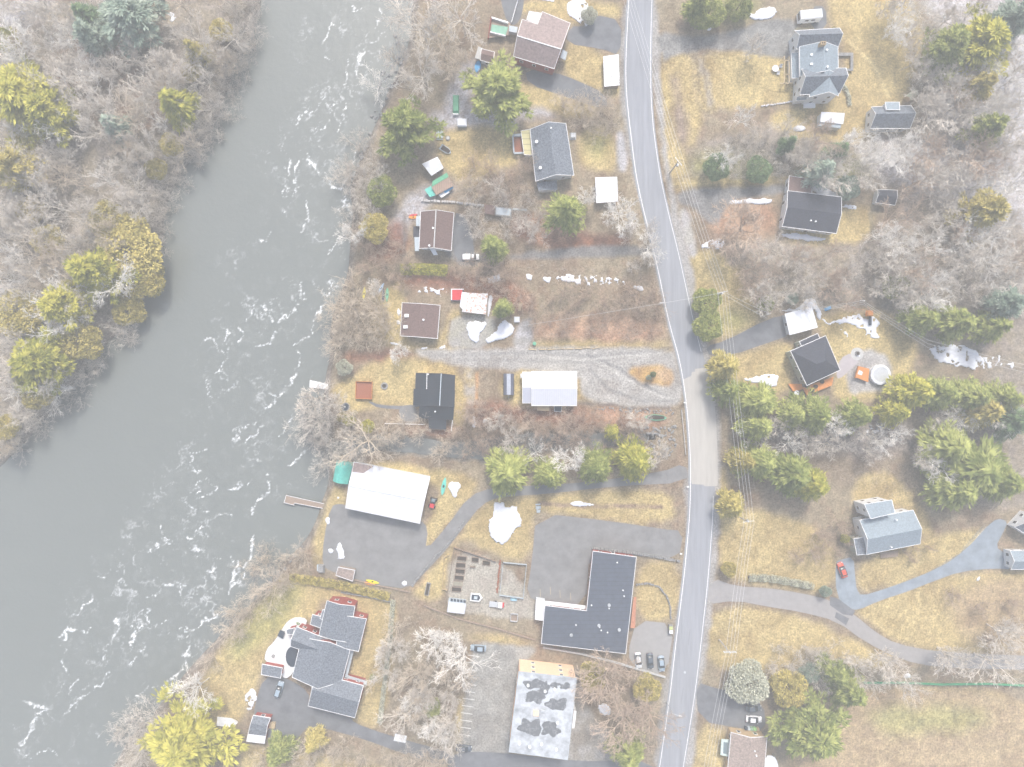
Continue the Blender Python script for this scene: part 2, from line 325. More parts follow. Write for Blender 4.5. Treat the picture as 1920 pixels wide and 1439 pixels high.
# gravel (drives, shoulders)
GR = [
 ([(770, 655), (860, 655), (990, 652), (1262, 650), (1272, 700), (1285, 745), (1270, 760), (1200, 765), (1090, 752), (1088, 700), (960, 692), (870, 690), (790, 668)], GRAV, C(.38, .37, .35)),
 ([(868, 690), (890, 690), (895, 760), (875, 760)], C(.36, .33, .29), LAWN2),
 ([(975, 600), (1000, 598), (995, 655), (960, 655)], GRAV, PALE), ([(845, 595), (900, 590), (930, 600), (920, 650), (850, 655), (838, 640)], C(.33, .32, .27), GRAV),
 ([(1170, 0), (1166, 60), (1160, 130), (1164, 205), (1176, 270), (1192, 350), (1220, 455), (1244, 580), (1262, 650), (1285, 760), (1300, 700), (1290, 600), (1270, 500), (1245, 400), (1220, 260), (1205, 0)], GRAV, C(.27, .26, .25)),
 ([(1205, 0), (1232, 0), (1236, 120), (1245, 240), (1262, 360), (1292, 470), (1315, 600), (1335, 680), (1349, 780), (1352, 900), (1350, 1000), (1340, 1090), (1330, 1200), (1305, 1330), (1300, 1460), (1270, 1460), (1300, 1100), (1320, 900), (1290, 650)], GRAV, C(.36, .35, .34)),
 ([(1280, 880), (1290, 1000), (1278, 1100), (1262, 1200), (1240, 1320), (1225, 1460), (1260, 1460), (1300, 1100), (1310, 880)], GRAV, C(.27, .26, .25)),
 ([(1231, 57), (1290, 70), (1380, 60), (1440, 33), (1500, 40), (1505, 105), (1470, 112), (1353, 88), (1270, 100), (1236, 118)], DGRAV, C(.26, .26, .25)),
 ([(1305, 108), (1322, 108), (1340, 200), (1325, 212)], C(.33, .29, .23), LAWN2),
 ([(1264, 357), (1360, 352), (1478, 346), (1478, 362), (1400, 370), (1362, 385), (1345, 425), (1320, 415), (1300, 385), (1275, 385)], DGRAV, C(.22, .22, .22)),
 ([(1272, 395), (1290, 390), (1300, 440), (1310, 480), (1292, 480)], C(.38, .37, .34), PALE),

 ([(890, 1202), (960, 1208), (1012, 1216), (985, 1240), (968, 1300), (955, 1415), (945, 1440), (862, 1420), (868, 1320), (882, 1250)], C(.26, .26, .25), C(.33, .33, .31)),
 ([(1075, 1250), (1100, 1260), (1095, 1330), (1180, 1400), (1200, 1440), (1050, 1440), (1068, 1330)], C(.27, .25, .22), GRAV),
 ([(848, 1030), (935, 1050), (1000, 1120), (1010, 1150), (1000, 1165), (870, 1150), (835, 1140)], C(.37, .35, .3), C(.33, .3, .26)),
 ([(1590, 665), (1650, 655), (1680, 700), (1665, 735), (1620, 735), (1590, 740), (1585, 700)], C(.3, .29, .29), C(.4, .39, .38)),
 ([(750, 792), (786, 760), (790, 785), (775, 792)], DGRAV, GRAV), ([(790, 400), (860, 400), (890, 430), (890, 490), (1230, 480), (1230, 470), (1215, 460), (1010, 465), (890, 500), (850, 500)], DGRAV, C(.22, .21, .2)),
 ([(1155, 248), (1168, 245), (1180, 322), (1160, 325)], C(.3, .3, .31), PALE), ([(755, 398), (764, 398), (762, 485), (756, 485)], C(.16, .12, .1), DGRAV),
]
gravm = np.zeros(GX.shape)
for p, a, b in GR:
    m_ = msk(p, 1, .55); lay(m_, a, b, .95); gravm = np.maximum(gravm, m_)
# riverside stones and wet bank
bank = np.clip(rb * 4, 0, 1) * (1 - np.clip((rb - .5) * 4, 0, 1))
lay(bank, C(.17, .155, .14), C(.25, .22, .2), .7, n3)
lay(np.clip((rb - .45) * 6, 0, 1), C(.09, .1, .095), None, 1)
lay(np.clip(creek * 1.5, 0, 1) * (1 - rb.clip(0, 1)), C(.13, .135, .13), C(.2, .2, .19), .95, n3)
# strokes: tyre tracks, worn paths, ditches
def stroke(pts, wd, col, amt, wob=1.0):
    D = np.full(GX.shape, 1e9); X = GPX + (wx - GPX) * .3 * wob; Y = GPY + (wy - GPY) * .3 * wob
    for (x1, y1), (x2, y2) in zip(pts[:-1], pts[1:]):
        L2 = (x2 - x1) ** 2 + (y2 - y1) ** 2; t_ = (((X - x1) * (x2 - x1) + (Y - y1) * (y2 - y1)) / L2).clip(0, 1)
        D = np.minimum(D, np.hypot(X - x1 - t_ * (x2 - x1), Y - y1 - t_ * (y2 - y1)))
    lay(np.clip(1.5 - D / wd, 0, 1) * amt * (.5 + .5 * np.clip((n2 - .3) * 4, 0, 1)), col)
lay(msk([(1170, 697), (1200, 686), (1256, 683), (1263, 727), (1230, 724), (1195, 714)], 1, .5), C(.5, .33, .13), C(.38, .24, .1), .95)
lay(msk([(1225, 690), (1258, 688), (1260, 722), (1240, 722)], 2, .6), C(.46, .34, .24), None, .6)
DK, PL_ = C(.2, .2, .2), C(.45, .44, .41)
for p_, w_, c_, a_2 in [([(1100, 665), (1160, 690), (1200, 722), (1250, 742)], 3, DK, .7), ([(1110, 672), (1165, 705), (1215, 735), (1262, 748)], 2, PL_, .8), ([(1105, 690), (1140, 730), (1200, 752), (1260, 752)], 3, DK, .6), ([(800, 668), (900, 664), (1000, 662), (1100, 668), (1250, 656)], 3, DK, .45), ([(860, 675), (960, 675), (1080, 680), (1140, 676)], 3, DK, .4), ([(1000, 668), (1100, 676), (1140, 670), (1240, 664)], 2, PL_, .8), ([(1090, 700), (1110, 740), (1180, 760)], 3, PL_, .5), ([(1090, 758), (1150, 760), (1200, 768), (1255, 764)], 3, C(.13, .11, .1), .8),
    ([(1306, 110), (1312, 170), (1330, 212)], 1.6, C(.2, .16, .1), .8), ([(1318, 106), (1324, 170), (1342, 215)], 1.6, C(.2, .16, .1), .8), ([(1340, 98), (1380, 106), (1400, 118)], 1.5, C(.25, .2, .1), .7), ([(1335, 105), (1375, 114), (1410, 125)], 1.5, C(.25, .2, .1), .7),
    ([(1495, 55), (1530, 58), (1590, 75), (1640, 125), (1665, 180)], 3, C(.62, .52, .28), .6), ([(1585, 1143), (1640, 1125), (1720, 1098), (1790, 1060), (1850, 990)], 2, C(.42, .44, .46), .8), ([(1600, 1128), (1650, 1112), (1730, 1082), (1800, 1040), (1845, 985)], 2, C(.16, .19, .22), .6), ([(1592, 1138), (1650, 1120), (1725, 1092), (1795, 1050), (1860, 985)], 1.5, C(.15, .18, .21), .6),
    ([(790, 1050), (800, 1085), (775, 1105)], 4, C(.4, .28, .15), .5), ([(905, 925), (870, 965), (835, 1005), (800, 1045)], 2.5, C(.15, .11, .08), .0), ([(630, 1150), (660, 1200)], 3, C(.5, .42, .3), .4), ([(845, 600), (838, 655)], 2, C(.2, .15, .09), .7), ([(826, 580), (822, 640)], 2, C(.2, .15, .09), .5), ([(1240, 100), (1245, 200), (1262, 300), (1275, 345)], 2, C(.3, .22, .1), .5),
    ([(1640, 445), (1630, 400), (1652, 392)], 4, C(.2, .18, .14), .7), ([(1010, 945), (1100, 950), (1240, 950)], 4, C(.24, .17, .13), .9), ([(895, 700), (893, 780)], 3, C(.4, .22, .1), .8), ([(1700, 900), (1718, 940), (1712, 925)], 3, C(.18, .14, .1), .8), ([(1880, 1140), (1905, 1160)], 4, C(.2, .15, .11), .7), ([(1265, 350), (1300, 352), (1400, 345)], 3, C(.16, .13, .09), .6)]: stroke(p_, w_, c_, a_2)
pt_ = np.clip((fbm(GX * .22, GY * .22, 261, 4) - .56) * 7, 0, 1)[..., None] * .4; base = base * (1 - pt_) + base * C(.62, .56, .52) * pt_
kn = 1 - .6 * gravm
base = base * (1 + kn * (.56 * n3 - .28))[..., None] * (1 + kn * (.4 * fbm(GX * .9, GY * .9, 61, 2) - .2))[..., None]

ny, nx = GX.shape
me = bpy.data.meshes.new('ground'); me.vertices.add(nx * ny)
me.vertices.foreach_set('co', np.stack([GX, GY, GZ], -1).reshape(-1).astype(np.float32))
ii = (np.arange(ny - 1)[:, None] * nx + np.arange(nx - 1)[None, :]).reshape(-1)
q = np.stack([ii, ii + 1, ii + nx + 1, ii + nx], -1).reshape(-1)
me.loops.add(len(q)); me.loops.foreach_set('vertex_index', q.astype(np.int32))
me.polygons.add(len(ii)); me.polygons.foreach_set('loop_start', (np.arange(len(ii)) * 4).astype(np.int32))
me.update(calc_edges=True)
ca = me.color_attributes.new('base', 'FLOAT_COLOR', 'POINT')
ca.data.foreach_set('color', np.concatenate([base.clip(0, 1).reshape(-1, 3), np.ones((nx * ny, 1))], 1).astype(np.float32).reshape(-1))
gm = bpy.data.materials.new('ground_mixed'); gm.use_nodes = True; n = gm.node_tree.nodes; l = gm.node_tree.links; b = n['Principled BSDF']
b.inputs['Roughness'].default_value = .95; b.inputs['Specular IOR Level'].default_value = .1
at = n.new('ShaderNodeAttribute'); at.attribute_name = 'base'
ge = n.new('ShaderNodeNewGeometry'); nz = n.new('ShaderNodeTexNoise'); nz.inputs['Scale'].default_value = 1.9; nz.inputs['Detail'].default_value = 7; nz.inputs['Roughness'].default_value = .75
l.new(ge.outputs['Position'], nz.inputs['Vector'])
mr = n.new('ShaderNodeMapRange'); mr.inputs[1].default_value = .3; mr.inputs[2].default_value = .7; mr.inputs[3].default_value = .4; mr.inputs[4].default_value = 1.6; l.new(nz.outputs['Fac'], mr.inputs[0])
vm = n.new('ShaderNodeVectorMath'); vm.operation = 'SCALE'; l.new(at.outputs['Color'], vm.inputs[0]); l.new(mr.outputs[0], vm.inputs['Scale']); l.new(vm.outputs[0], b.inputs['Base Color'])
bp = n.new('ShaderNodeBump'); bp.inputs['Strength'].default_value = .6; bp.inputs['Distance'].default_value = .15; l.new(nz.outputs['Fac'], bp.inputs['Height']); l.new(bp.outputs[0], b.inputs['Normal'])
me.materials.append(gm); me.polygons.foreach_set('use_smooth', [True] * len(ii))
ground = bpy.data.objects.new('ground', me); COL.objects.link(ground); struct(ground)

# ---------------------------------------------------------------- river with white water
WZ = -1.75
rx = np.arange(-152, 10, .3); ry = np.arange(-118, 118, .3)
rx = np.concatenate([-152 - grow(0, 260)[::-1], rx]); ry = np.concatenate([-118 - grow(0, 270)[::-1], ry, 118 + grow(0, 270)])
RX, RY = np.meshgrid(rx, ry); RPX, RPY = RX * S + 960, 719.5 - RY * S
near = inpoly(RPX, RPY, [(x - 50, y - 10) for x, y in RIV_W] + [(x + 60, y + 20) for x, y in RIV_E])
# the band where the rapids break, in metres, warped; long lacy threads
RAP = [(590, -60), (760, -60), (735, 60), (690, 150), (670, 240), (640, 330), (665, 400), (650, 520), (625, 600), (600, 700), (560, 800), (560, 900), (520, 1000), (470, 1090), (400, 1180), (300, 1290), (200, 1390), (120, 1500), (-80, 1600), (-20, 1420), (90, 1230), (160, 1060), (260, 950), (350, 850), (390, 700), (370, 620), (440, 500), (500, 400), (500, 300), (560, 180), (590, 60)]
rap = inpoly(RPX + (fbm(RX * .08, RY * .08, 71) - .5) * 90, RPY + (fbm(RX * .08, RY * .08, 81) - .5) * 90, RAP).astype(float)
rap = box_blur(box_blur(rap, 14), 14)
ca_, sa_ = math.cos(R(62)), math.sin(R(62))
U = RX * ca_ + RY * sa_; V = -RX * sa_ + RY * ca_      # along / across the current
def ridged(f, seed, ax=.55, pw=10):
    w1 = (fbm(RX * .22, RY * .22, seed + 5) - .5) * 7; w2 = (fbm(RX * .22, RY * .22, seed + 9) - .5) * 7
    q_ = fbm((U + w1) * f * ax, (V + w2) * f, seed, 3); return (1 - np.abs(q_ - .5) * 2).clip(0, 1) ** pw
f1 = ridged(.2, 101, .6, 55); f2 = ridged(.4, 131, .7, 50)
gate = np.clip((fbm(RX * .13, RY * .13, 151, 3) - .47) * 7, 0, 1); gate2 = np.clip((fbm(RX * .7, RY * .7, 171, 3) - .38) * 4, 0, 1)
def web(sz, seed, ax=2.1, wob=2.4):
    r_ = np.random.RandomState(seed); J = r_.rand(2, 128, 128)
    w1 = (fbm(RX * .3, RY * .3, seed + 1) - .5) * wob * sz + (fbm(RX * 1.3, RY * 1.3, seed + 3) - .5) * sz * .5; w2 = (fbm(RX * .3, RY * .3, seed + 2) - .5) * wob * sz + (fbm(RX * 1.3, RY * 1.3, seed + 4) - .5) * sz * .5
    a = (U + w1) / (sz * ax); c = (V + w2) / sz; ia = np.floor(a).astype(int); ic = np.floor(c).astype(int); F1 = np.full(RX.shape, 9.); F2 = F1.copy()
    for i in (-1, 0, 1):
        for j in (-1, 0, 1):
            d = np.hypot(ia + i + J[0, (ia + i) % 128, (ic + j) % 128] - a, ic + j + J[1, (ia + i) % 128, (ic + j) % 128] - c); F2 = np.minimum(F2, np.maximum(F1, d)); F1 = np.minimum(F1, d)
    return F2 - F1
rs_ = np.clip(rap * 1.6, 0, 1); wA, wB = web(5.2, 401), web(2.4, 421)
gA = np.clip((fbm(RX * .11, RY * .11, 451, 3) - .45) * 6, 0, 1) * rs_; gB = np.clip((fbm(RX * .16, RY * .16, 461, 3) - .5) * 6, 0, 1) * rs_; gC = np.clip((fbm(RX * .35, RY * .35, 471, 3) - .42) * 5, 0, 1)
foam = .85 * np.clip(1.1 - wA / (.022 + .06 * gC), 0, 1) * gA * (.1 + .45 * gC) + np.clip(1.0 - wB / .07, 0, 1) * gB * gC * .1 + f1 * gate * gate2 * .3 * rs_
FL = [
 [(640, 32), (620, 42), (607, 58), (600, 75)], [(712, 5), (705, 25), (702, 48)], [(675, 5), (660, 12), (655, 8)], [(726, 52), (710, 68), (690, 75)], [(610, 92), (614, 108), (622, 116)], [(692, 86), (680, 98), (668, 118), (666, 138)], [(648, 105), (648, 140), (638, 165)], [(600, 185), (585, 200), (572, 210)], [(628, 178), (618, 196), (608, 192)], [(650, 190), (645, 215), (635, 235)], [(615, 225), (604, 232), (594, 245)], [(570, 222), (560, 220), (556, 225)], [(540, 292), (532, 320), (530, 365), (535, 370)], [(555, 298), (556, 330), (548, 350), (545, 368)], [(668, 278), (655, 300), (650, 315)], [(575, 280), (583, 312)], [(595, 322), (610, 330), (622, 345), (638, 350), (650, 330), (665, 310)], [(645, 372), (650, 385), (632, 395), (625, 405)], [(610, 478), (620, 462), (640, 440), (648, 418)], [(560, 440), (570, 420), (575, 395), (568, 372)], [(500, 430), (490, 450), (478, 445)], [(540, 395), (530, 390), (526, 398)],
 [(620, 525), (612, 545), (605, 570), (590, 590), (586, 610)], [(586, 605), (575, 625), (560, 640), (545, 650)], [(552, 660), (558, 680), (548, 705), (535, 720), (520, 728)], [(480, 650), (500, 640), (512, 625)], [(520, 595), (545, 580), (560, 570)], [(505, 595), (495, 580), (485, 575)], [(565, 525), (560, 545), (572, 560)], [(538, 735), (525, 745), (500, 760), (492, 770)], [(460, 555), (470, 575), (465, 595)], [(445, 610), (455, 625), (448, 640)], [(545, 775), (530, 800), (520, 820)], [(500, 740), (512, 750), (505, 770)], [(570, 850), (555, 870), (535, 880)], [(490, 800), (470, 815), (455, 830)],
 [(420, 625), (418, 660), (412, 690), (400, 705)], [(380, 632), (400, 640), (410, 665)], [(385, 710), (390, 745)], [(470, 790), (445, 800), (435, 832)], [(350, 862), (355, 850), (380, 848)], [(350, 865), (348, 880), (372, 885)], [(375, 905), (390, 900), (396, 915), (388, 935), (370, 935), (365, 915), (378, 905)], [(430, 920), (450, 910), (470, 905)], [(500, 900), (498, 925), (480, 940), (468, 952), (465, 970)], [(345, 945), (355, 960), (385, 960)], [(430, 968), (400, 972), (380, 980), (375, 995)], [(385, 990), (360, 1005), (345, 1012)], [(320, 1018), (290, 1022), (280, 1040)], [(410, 1045), (395, 1050), (390, 1070), (380, 1072)], [(360, 1030), (372, 1040)], [(335, 1095), (310, 1100), (290, 1108), (270, 1122)], [(470, 1010), (462, 1050), (450, 1085), (432, 1105), (428, 1130)], [(430, 1100), (440, 1060), (430, 1040)], [(400, 1158), (385, 1170), (360, 1182), (335, 1182)], [(342, 1190), (345, 1220), (340, 1245)], [(340, 1248), (325, 1275), (290, 1290), (255, 1305)], [(270, 1148), (250, 1155), (275, 1165), (278, 1172)], [(240, 1185), (270, 1182), (305, 1172)], [(215, 1165), (212, 1190), (195, 1215), (188, 1245)], [(165, 1185), (148, 1188), (120, 1185), (108, 1200)], [(115, 1220), (108, 1245), (118, 1270)], [(200, 1270), (180, 1290), (155, 1310), (130, 1325), (108, 1350)], [(80, 1340), (60, 1345), (52, 1380), (30, 1400)], [(35, 1318), (75, 1330), (85, 1340)], [(15, 1410), (40, 1420), (45, 1438)], [(60, 1425), (80, 1410), (100, 1425)], [(120, 1310), (125, 1290), (140, 1280)], [(245, 1240), (235, 1255), (265, 1220)], [(250, 1190), (235, 1220)], [(175, 1375), (182, 1400)], [(320, 1090), (330, 1110)], [(300, 990), (305, 1010)], [(195, 1085), (180, 1090)], [(170, 1110), (150, 1140), (130, 1158)]]
fd = np.full(RX.shape, 9e9); qx = RPX + (fbm(RX * .5, RY * .5, 511) - .5) * 26 + (fbm(RX * 2, RY * 2, 513) - .5) * 5; qy = RPY + (fbm(RX * .5, RY * .5, 515) - .5) * 26 + (fbm(RX * 2, RY * 2, 517) - .5) * 5
for pl_ in FL:
    for (x1, y1), (x2, y2) in zip(pl_[:-1], pl_[1:]):
        js = (ry > (719.5 - max(y1, y2) - 30) / S) & (ry < (719.5 - min(y1, y2) + 30) / S); is_ = (rx > (min(x1, x2) - 30 - 960) / S) & (rx < (max(x1, x2) + 30 - 960) / S); sl = np.ix_(js, is_)
        L2 = (x2 - x1) ** 2 + (y2 - y1) ** 2; t_ = (((qx[sl] - x1) * (x2 - x1) + (qy[sl] - y1) * (y2 - y1)) / L2).clip(0, 1); fd[sl] = np.minimum(fd[sl], np.hypot(qx[sl] - x1 - t_ * (x2 - x1), qy[sl] - y1 - t_ * (y2 - y1)))
thk = .7 + 1.9 * np.clip((fbm(RX * .3, RY * .3, 521, 3) - .4) * 3, 0, 1)
foam = .8 * foam + .85 * np.clip(1.25 - fd / thk, 0, 1) * (.25 + .75 * np.clip((fbm(RX * .9, RY * .9, 531, 3) - .33) * 4, 0, 1))
foam = np.clip(foam + .03 * np.clip((fbm(RX * .5, RY * .5, 191, 4) - .6) * 6, 0, 1) * rap, 0, 1)
me = bpy.data.meshes.new('river'); idx = -np.ones(RX.shape, int); cell = near[:-1, :-1] | near[1:, :-1] | near[:-1, 1:] | near[1:, 1:]
use = np.zeros(RX.shape, bool); use[:-1, :-1] |= cell; use[1:, :-1] |= cell; use[:-1, 1:] |= cell; use[1:, 1:] |= cell
idx[use] = np.arange(use.sum()); jj, kk = np.nonzero(cell)
q = np.stack([idx[jj, kk], idx[jj, kk + 1], idx[jj + 1, kk + 1], idx[jj + 1, kk]], -1)
me.vertices.add(int(use.sum())); wav = (fbm(U * .5, V * .9, 201, 3) - .5) * .03 * (.3 + rap) + foam * .05
me.vertices.foreach_set('co', np.stack([RX[use], RY[use], WZ + wav[use]], -1).reshape(-1).astype(np.float32))
me.loops.add(q.size); me.loops.foreach_set('vertex_index', q.reshape(-1).astype(np.int32)); me.polygons.add(len(q)); me.polygons.foreach_set('loop_start', (np.arange(len(q)) * 4).astype(np.int32))
me.update(calc_edges=True); me.polygons.foreach_set('use_smooth', [True] * len(q))
a_ = me.attributes.new('foam', 'FLOAT', 'POINT'); a_.data.foreach_set('value', foam[use].astype(np.float32))
wm = bpy.data.materials.new('river_water'); wm.use_nodes = True; n = wm.node_tree.nodes; l = wm.node_tree.links; b = n['Principled BSDF']
at = n.new('ShaderNodeAttribute'); at.attribute_name = 'foam'; ge = n.new('ShaderNodeNewGeometry')
nz = n.new('ShaderNodeTexNoise'); nz.inputs['Scale'].default_value = 2.2; nz.inputs['Detail'].default_value = 6; nz.inputs['Roughness'].default_value = .7; l.new(ge.outputs['Position'], nz.inputs['Vector'])
mr = n.new('ShaderNodeMapRange'); mr.inputs[1].default_value = .3; mr.inputs[2].default_value = .62; mr.inputs[3].default_value = .1; mr.inputs[4].default_value = 1.6; l.new(nz.outputs['Fac'], mr.inputs[0])
mu = n.new('ShaderNodeMath'); mu.operation = 'MULTIPLY'; mu.use_clamp = True; l.new(at.outputs['Fac'], mu.inputs[0]); l.new(mr.outputs[0], mu.inputs[1])
mx = n.new('ShaderNodeMix'); mx.data_type = 'RGBA'; mx.inputs[6].default_value = (.165, .18, .17, 1); mx.inputs[7].default_value = (.85, .87, .88, 1); l.new(mu.outputs[0], mx.inputs[0]); l.new(mx.outputs[2], b.inputs['Base Color'])
b.inputs['Roughness'].default_value = .28
nb = n.new('ShaderNodeTexNoise'); nb.inputs['Scale'].default_value = .9; nb.inputs['Detail'].default_value = 5; l.new(ge.outputs['Position'], nb.inputs['Vector'])
bp = n.new('ShaderNodeBump'); bp.inputs['Strength'].default_value = .22; bp.inputs['Distance'].default_value = .2; l.new(nb.outputs['Fac'], bp.inputs['Height']); l.new(bp.outputs[0], b.inputs['Normal'])
me.materials.append(wm); river_o = bpy.data.objects.new('river', me); COL.objects.link(river_o); struct(river_o)
cw = MB(); pp = [W(x, y) for x, y in CREEK]; cw.prism([(p.x, p.y) for p in pp], -.75, -.62)
struct(cw.obj('creek', mat('creek_water', (.16, .17, .165), .3, .25, .6, .15)))

# ---------------------------------------------------------------- roads
def sheet(name, poly, z, m, sm=1, h=.1):
    poly = smooth(poly, sm) if sm else poly
    mb = MB(); mb.prism([tuple(W(x, y)[:2]) for x, y in poly], z - h, z); return struct(mb.obj(name, m))
M_asph = mat('asphalt_road', (.27, .283, .31), .85, .16, .8, stretch=(1, .06, 1))
M_asph2 = mat('asphalt_drive', (.15, .157, .17), .85, .25, .35)
M_asph3 = mat('asphalt_lot_old', (.2, .2, .2), .9, .22, .3)
M_patch = mat('fresh_pale_paving', (.42, .405, .375), .9, .1, .8, stretch=(1, .1, 1))
M_line = mat('road_paint', (.7, .7, .69), .7, .25, 3)
M_lane = mat('worn_asphalt', (.2, .21, .23), .85, .12, .8)
LY = [-300, 0, 100, 150, 213, 260, 333, 400, 466, 520, 600, 680, 760, 860, 960, 1080, 1200, 1300, 1439, 1750]
LX = [1200, 1179, 1174, 1173, 1178, 1184, 1193, 1208, 1225, 1237, 1253, 1276, 1288, 1295, 1294, 1283, 1268, 1257, 1237, 1180]
RX_ = [1240, 1222, 1219.5, 1219.5, 1222, 1227, 1238, 1253, 1270, 1282, 1299, 1320, 1333, 1338, 1337, 1328, 1315, 1303, 1281, 1225]
ys = np.arange(-300, 1750, 12.0)
def spl(xs):   # smooth interpolation in y
    v = np.interp(np.arange(-400, 1860, 4.0), LY, xs); k = np.ones(17) / 17; v = np.convolve(np.pad(v, 8, mode='edge'), k, 'valid'); return lambda y: np.interp(y, np.arange(-400, 1860, 4.0), v)
xl, xr = spl(LX), spl(RX_)
def strip(name, fa, fb, y0, y1, z, m, h=.12):
    yy = np.arange(y0, y1 + .1, 10.0); a = [(float(fa(y)), float(y)) for y in yy]; b_ = [(float(fb(y)), float(y)) for y in yy][::-1]
    return sheet(name, a + b_, z, m, 0, h)
road = strip('road', lambda y: xl(y) - 4, lambda y: xr(y) + 3, -300, 1740, .06, M_asph, .16)
patch = sheet('road_resurfaced', [(float(xl(712)) + .5, 712), (1296, 705), (1297, 698), (1303, 697), (1303, 692), (1322, 690)] + [(float(xr(y)) + 8, y) for y in range(700, 911, 15)] + [(float(xr(910)) + 4, 912), (1322, 912), (1318, 909), (float(xl(912)) + 3, 908)] + [(float(xl(y)) + .5, y) for y in range(900, 714, -15)], .068, M_patch, 0, .06)
strip('road_edge_line', lambda y: xl(y) - .9, lambda y: xl(y) + .5, -300, 1740, .078, M_line, .004).name = 'edge_line'
strip('edge_line', lambda y: xr(y) - .6, lambda y: xr(y) + .6, -300, 660, .078, M_line, .004)
strip('edge_line', lambda y: xr(y) - .6, lambda y: xr(y) + .6, 930, 1740, .078, M_line, .004)
for y0 in (1180, 1290): strip('centre_line_trace', lambda y: (xl(y) + xr(y)) / 2 - .5, lambda y: (xl(y) + xr(y)) / 2 + .3, y0, y0 + 30, .076, M_lane, .004)
DR = [
 ('driveway', [(1112, 27), (1166, 39), (1163, 105), (1130, 92), (1060, 82), (1068, 50), (1100, 50)], M_asph2), ('driveway', [(985, 130), (1040, 136), (1080, 150), (1138, 178), (1138, 208), (1060, 182), (990, 158)], M_asph2),
 ('driveway', [(932, -40), (985, -40), (982, 10), (975, 40), (960, 50), (945, 30)], M_asph2), ('driveway', [(1521, 12), (1549, 12), (1550, 55), (1520, 55)], M_asph2),
 ('driveway', [(1322, 650), (1360, 640), (1440, 598), (1480, 590), (1490, 626), (1420, 650), (1380, 664), (1332, 670)], M_asph2),
 ('lane', [(1334, 1083), (1380, 1100), (1440, 1103), (1500, 1112), (1560, 1126), (1605, 1155), (1640, 1185), (1680, 1208), (1760, 1223), (1920, 1230), (2300, 1240), (2300, 1265), (1920, 1256), (1760, 1252), (1690, 1238), (1620, 1203), (1570, 1165), (1500, 1147), (1440, 1138), (1380, 1126), (1322, 1134)], mat('lane_asphalt', (.29, .28, .275), .9, .1, .5)),
 ('car_park', [(637, 944), (655, 950), (787, 975), (803, 990), (797, 1035), (840, 985), (880, 930), (925, 914), (985, 912), (1100, 905), (1240, 886), (1285, 868), (1292, 905), (1150, 912), (1030, 926), (935, 932), (903, 946), (872, 985), (838, 1030), (800, 1070), (768, 1106), (700, 1096), (620, 1072), (604, 1060), (607, 1010), (620, 950)], M_asph3),
 ('car_park', [(1005, 962), (1150, 978), (1240, 992), (1282, 996), (1272, 1050), (1193, 1042), (1105, 1032), (1098, 1140), (1024, 1133), (986, 1118), (997, 1060)], M_asph3),
 ('car_park', [(1193, 1163), (1264, 1170), (1250, 1268), (1190, 1250), (1176, 1228)], mat('parking_asphalt', (.29, .285, .28), .9, .08, .6)),
 ('driveway', [(840, 1408), (955, 1412), (1064, 1428), (1240, 1425), (1240, 1500), (840, 1460)], M_asph2), ('driveway', [(1303, 1278), (1345, 1292), (1390, 1300), (1432, 1318), (1436, 1372), (1390, 1366), (1310, 1352)], M_asph2),
 ('driveway', [(495, 1270), (525, 1270), (545, 1275), (580, 1298), (578, 1325), (660, 1345), (662, 1355), (705, 1371), (760, 1388), (850, 1412), (840, 1440), (760, 1415), (680, 1385), (580, 1358), (552, 1392), (500, 1385), (476, 1360), (478, 1320)], M_asph2),
 ('driveway', [(1566, 1054), (1576, 1050), (1600, 1044), (1603, 1080), (1606, 1106), (1615, 1118), (1655, 1106), (1700, 1090), (1745, 1072), (1785, 1051), (1815, 1026), (1838, 1002), (1852, 986), (1870, 972), (1890, 978), (1880, 1000), (1866, 1026), (1885, 1038), (1900, 1045), (1900, 1068), (1860, 1066), (1800, 1072), (1750, 1090), (1700, 1110), (1650, 1126), (1608, 1145), (1590, 1140), (1568, 1118)], mat('blue_grey_gravel', (.23, .27, .31), .9, .2, .35)),
 ('driveway', [(850, 398), (872, 405), (885, 440), (890, 480), (878, 492), (850, 492)], M_asph2),
]
for i, (nm, p, m) in enumerate(DR): sheet(nm, p, .018 + .0041 * i * .8, m, 1, .1)
sheet('asphalt_repair', [(1556, 1119), (1570, 1122), (1603, 1146), (1598, 1155), (1580, 1152), (1556, 1135)], .075, M_asph2, 0); sheet('asphalt_repair', [(1568, 1148), (1592, 1160), (1586, 1173), (1565, 1158)], .075, M_asph2, 0)
sheet('garden_path', [(692, 752), (712, 760), (760, 762), (790, 758), (790, 762), (760, 768), (710, 766), (692, 756)], .03, M_asph2)
sheet('terrace', [(748, 762), (778, 758), (782, 788), (750, 790)], .034, M_asph3)
sheet('patio', disc(1607, 664, 12) , .05, M_concrete, 0); sheet('patio', [(1575, 672), (1598, 661), (1612, 678), (1600, 688), (1572, 714), (1567, 700)], .044, mat('patio_slabs', (.4, .37, .38), .9, .08, 1))
# parking bay marks
pl = MB()
for k in range(12):
    c = W(888 - k * 1.6, 1230 + k * 13.5); pl.box((c.x, c.y, .008), (3.4, .2, .02), R(-8))
struct(pl.obj('parking_lines', mat('worn_paint', (.6, .6, .58), .8, .1)))
pl = MB()
for x, y in ((1013, 1112), (1032, 1108), (1050, 1114), (1070, 1119)):
    c = W(x, y); pl.box((c.x, c.y, .052), (.14, 2.2, .02), R(3))
struct(pl.obj('parking_lines', mat('worn_ochre_paint', (.42, .36, .24), .8, .1)))

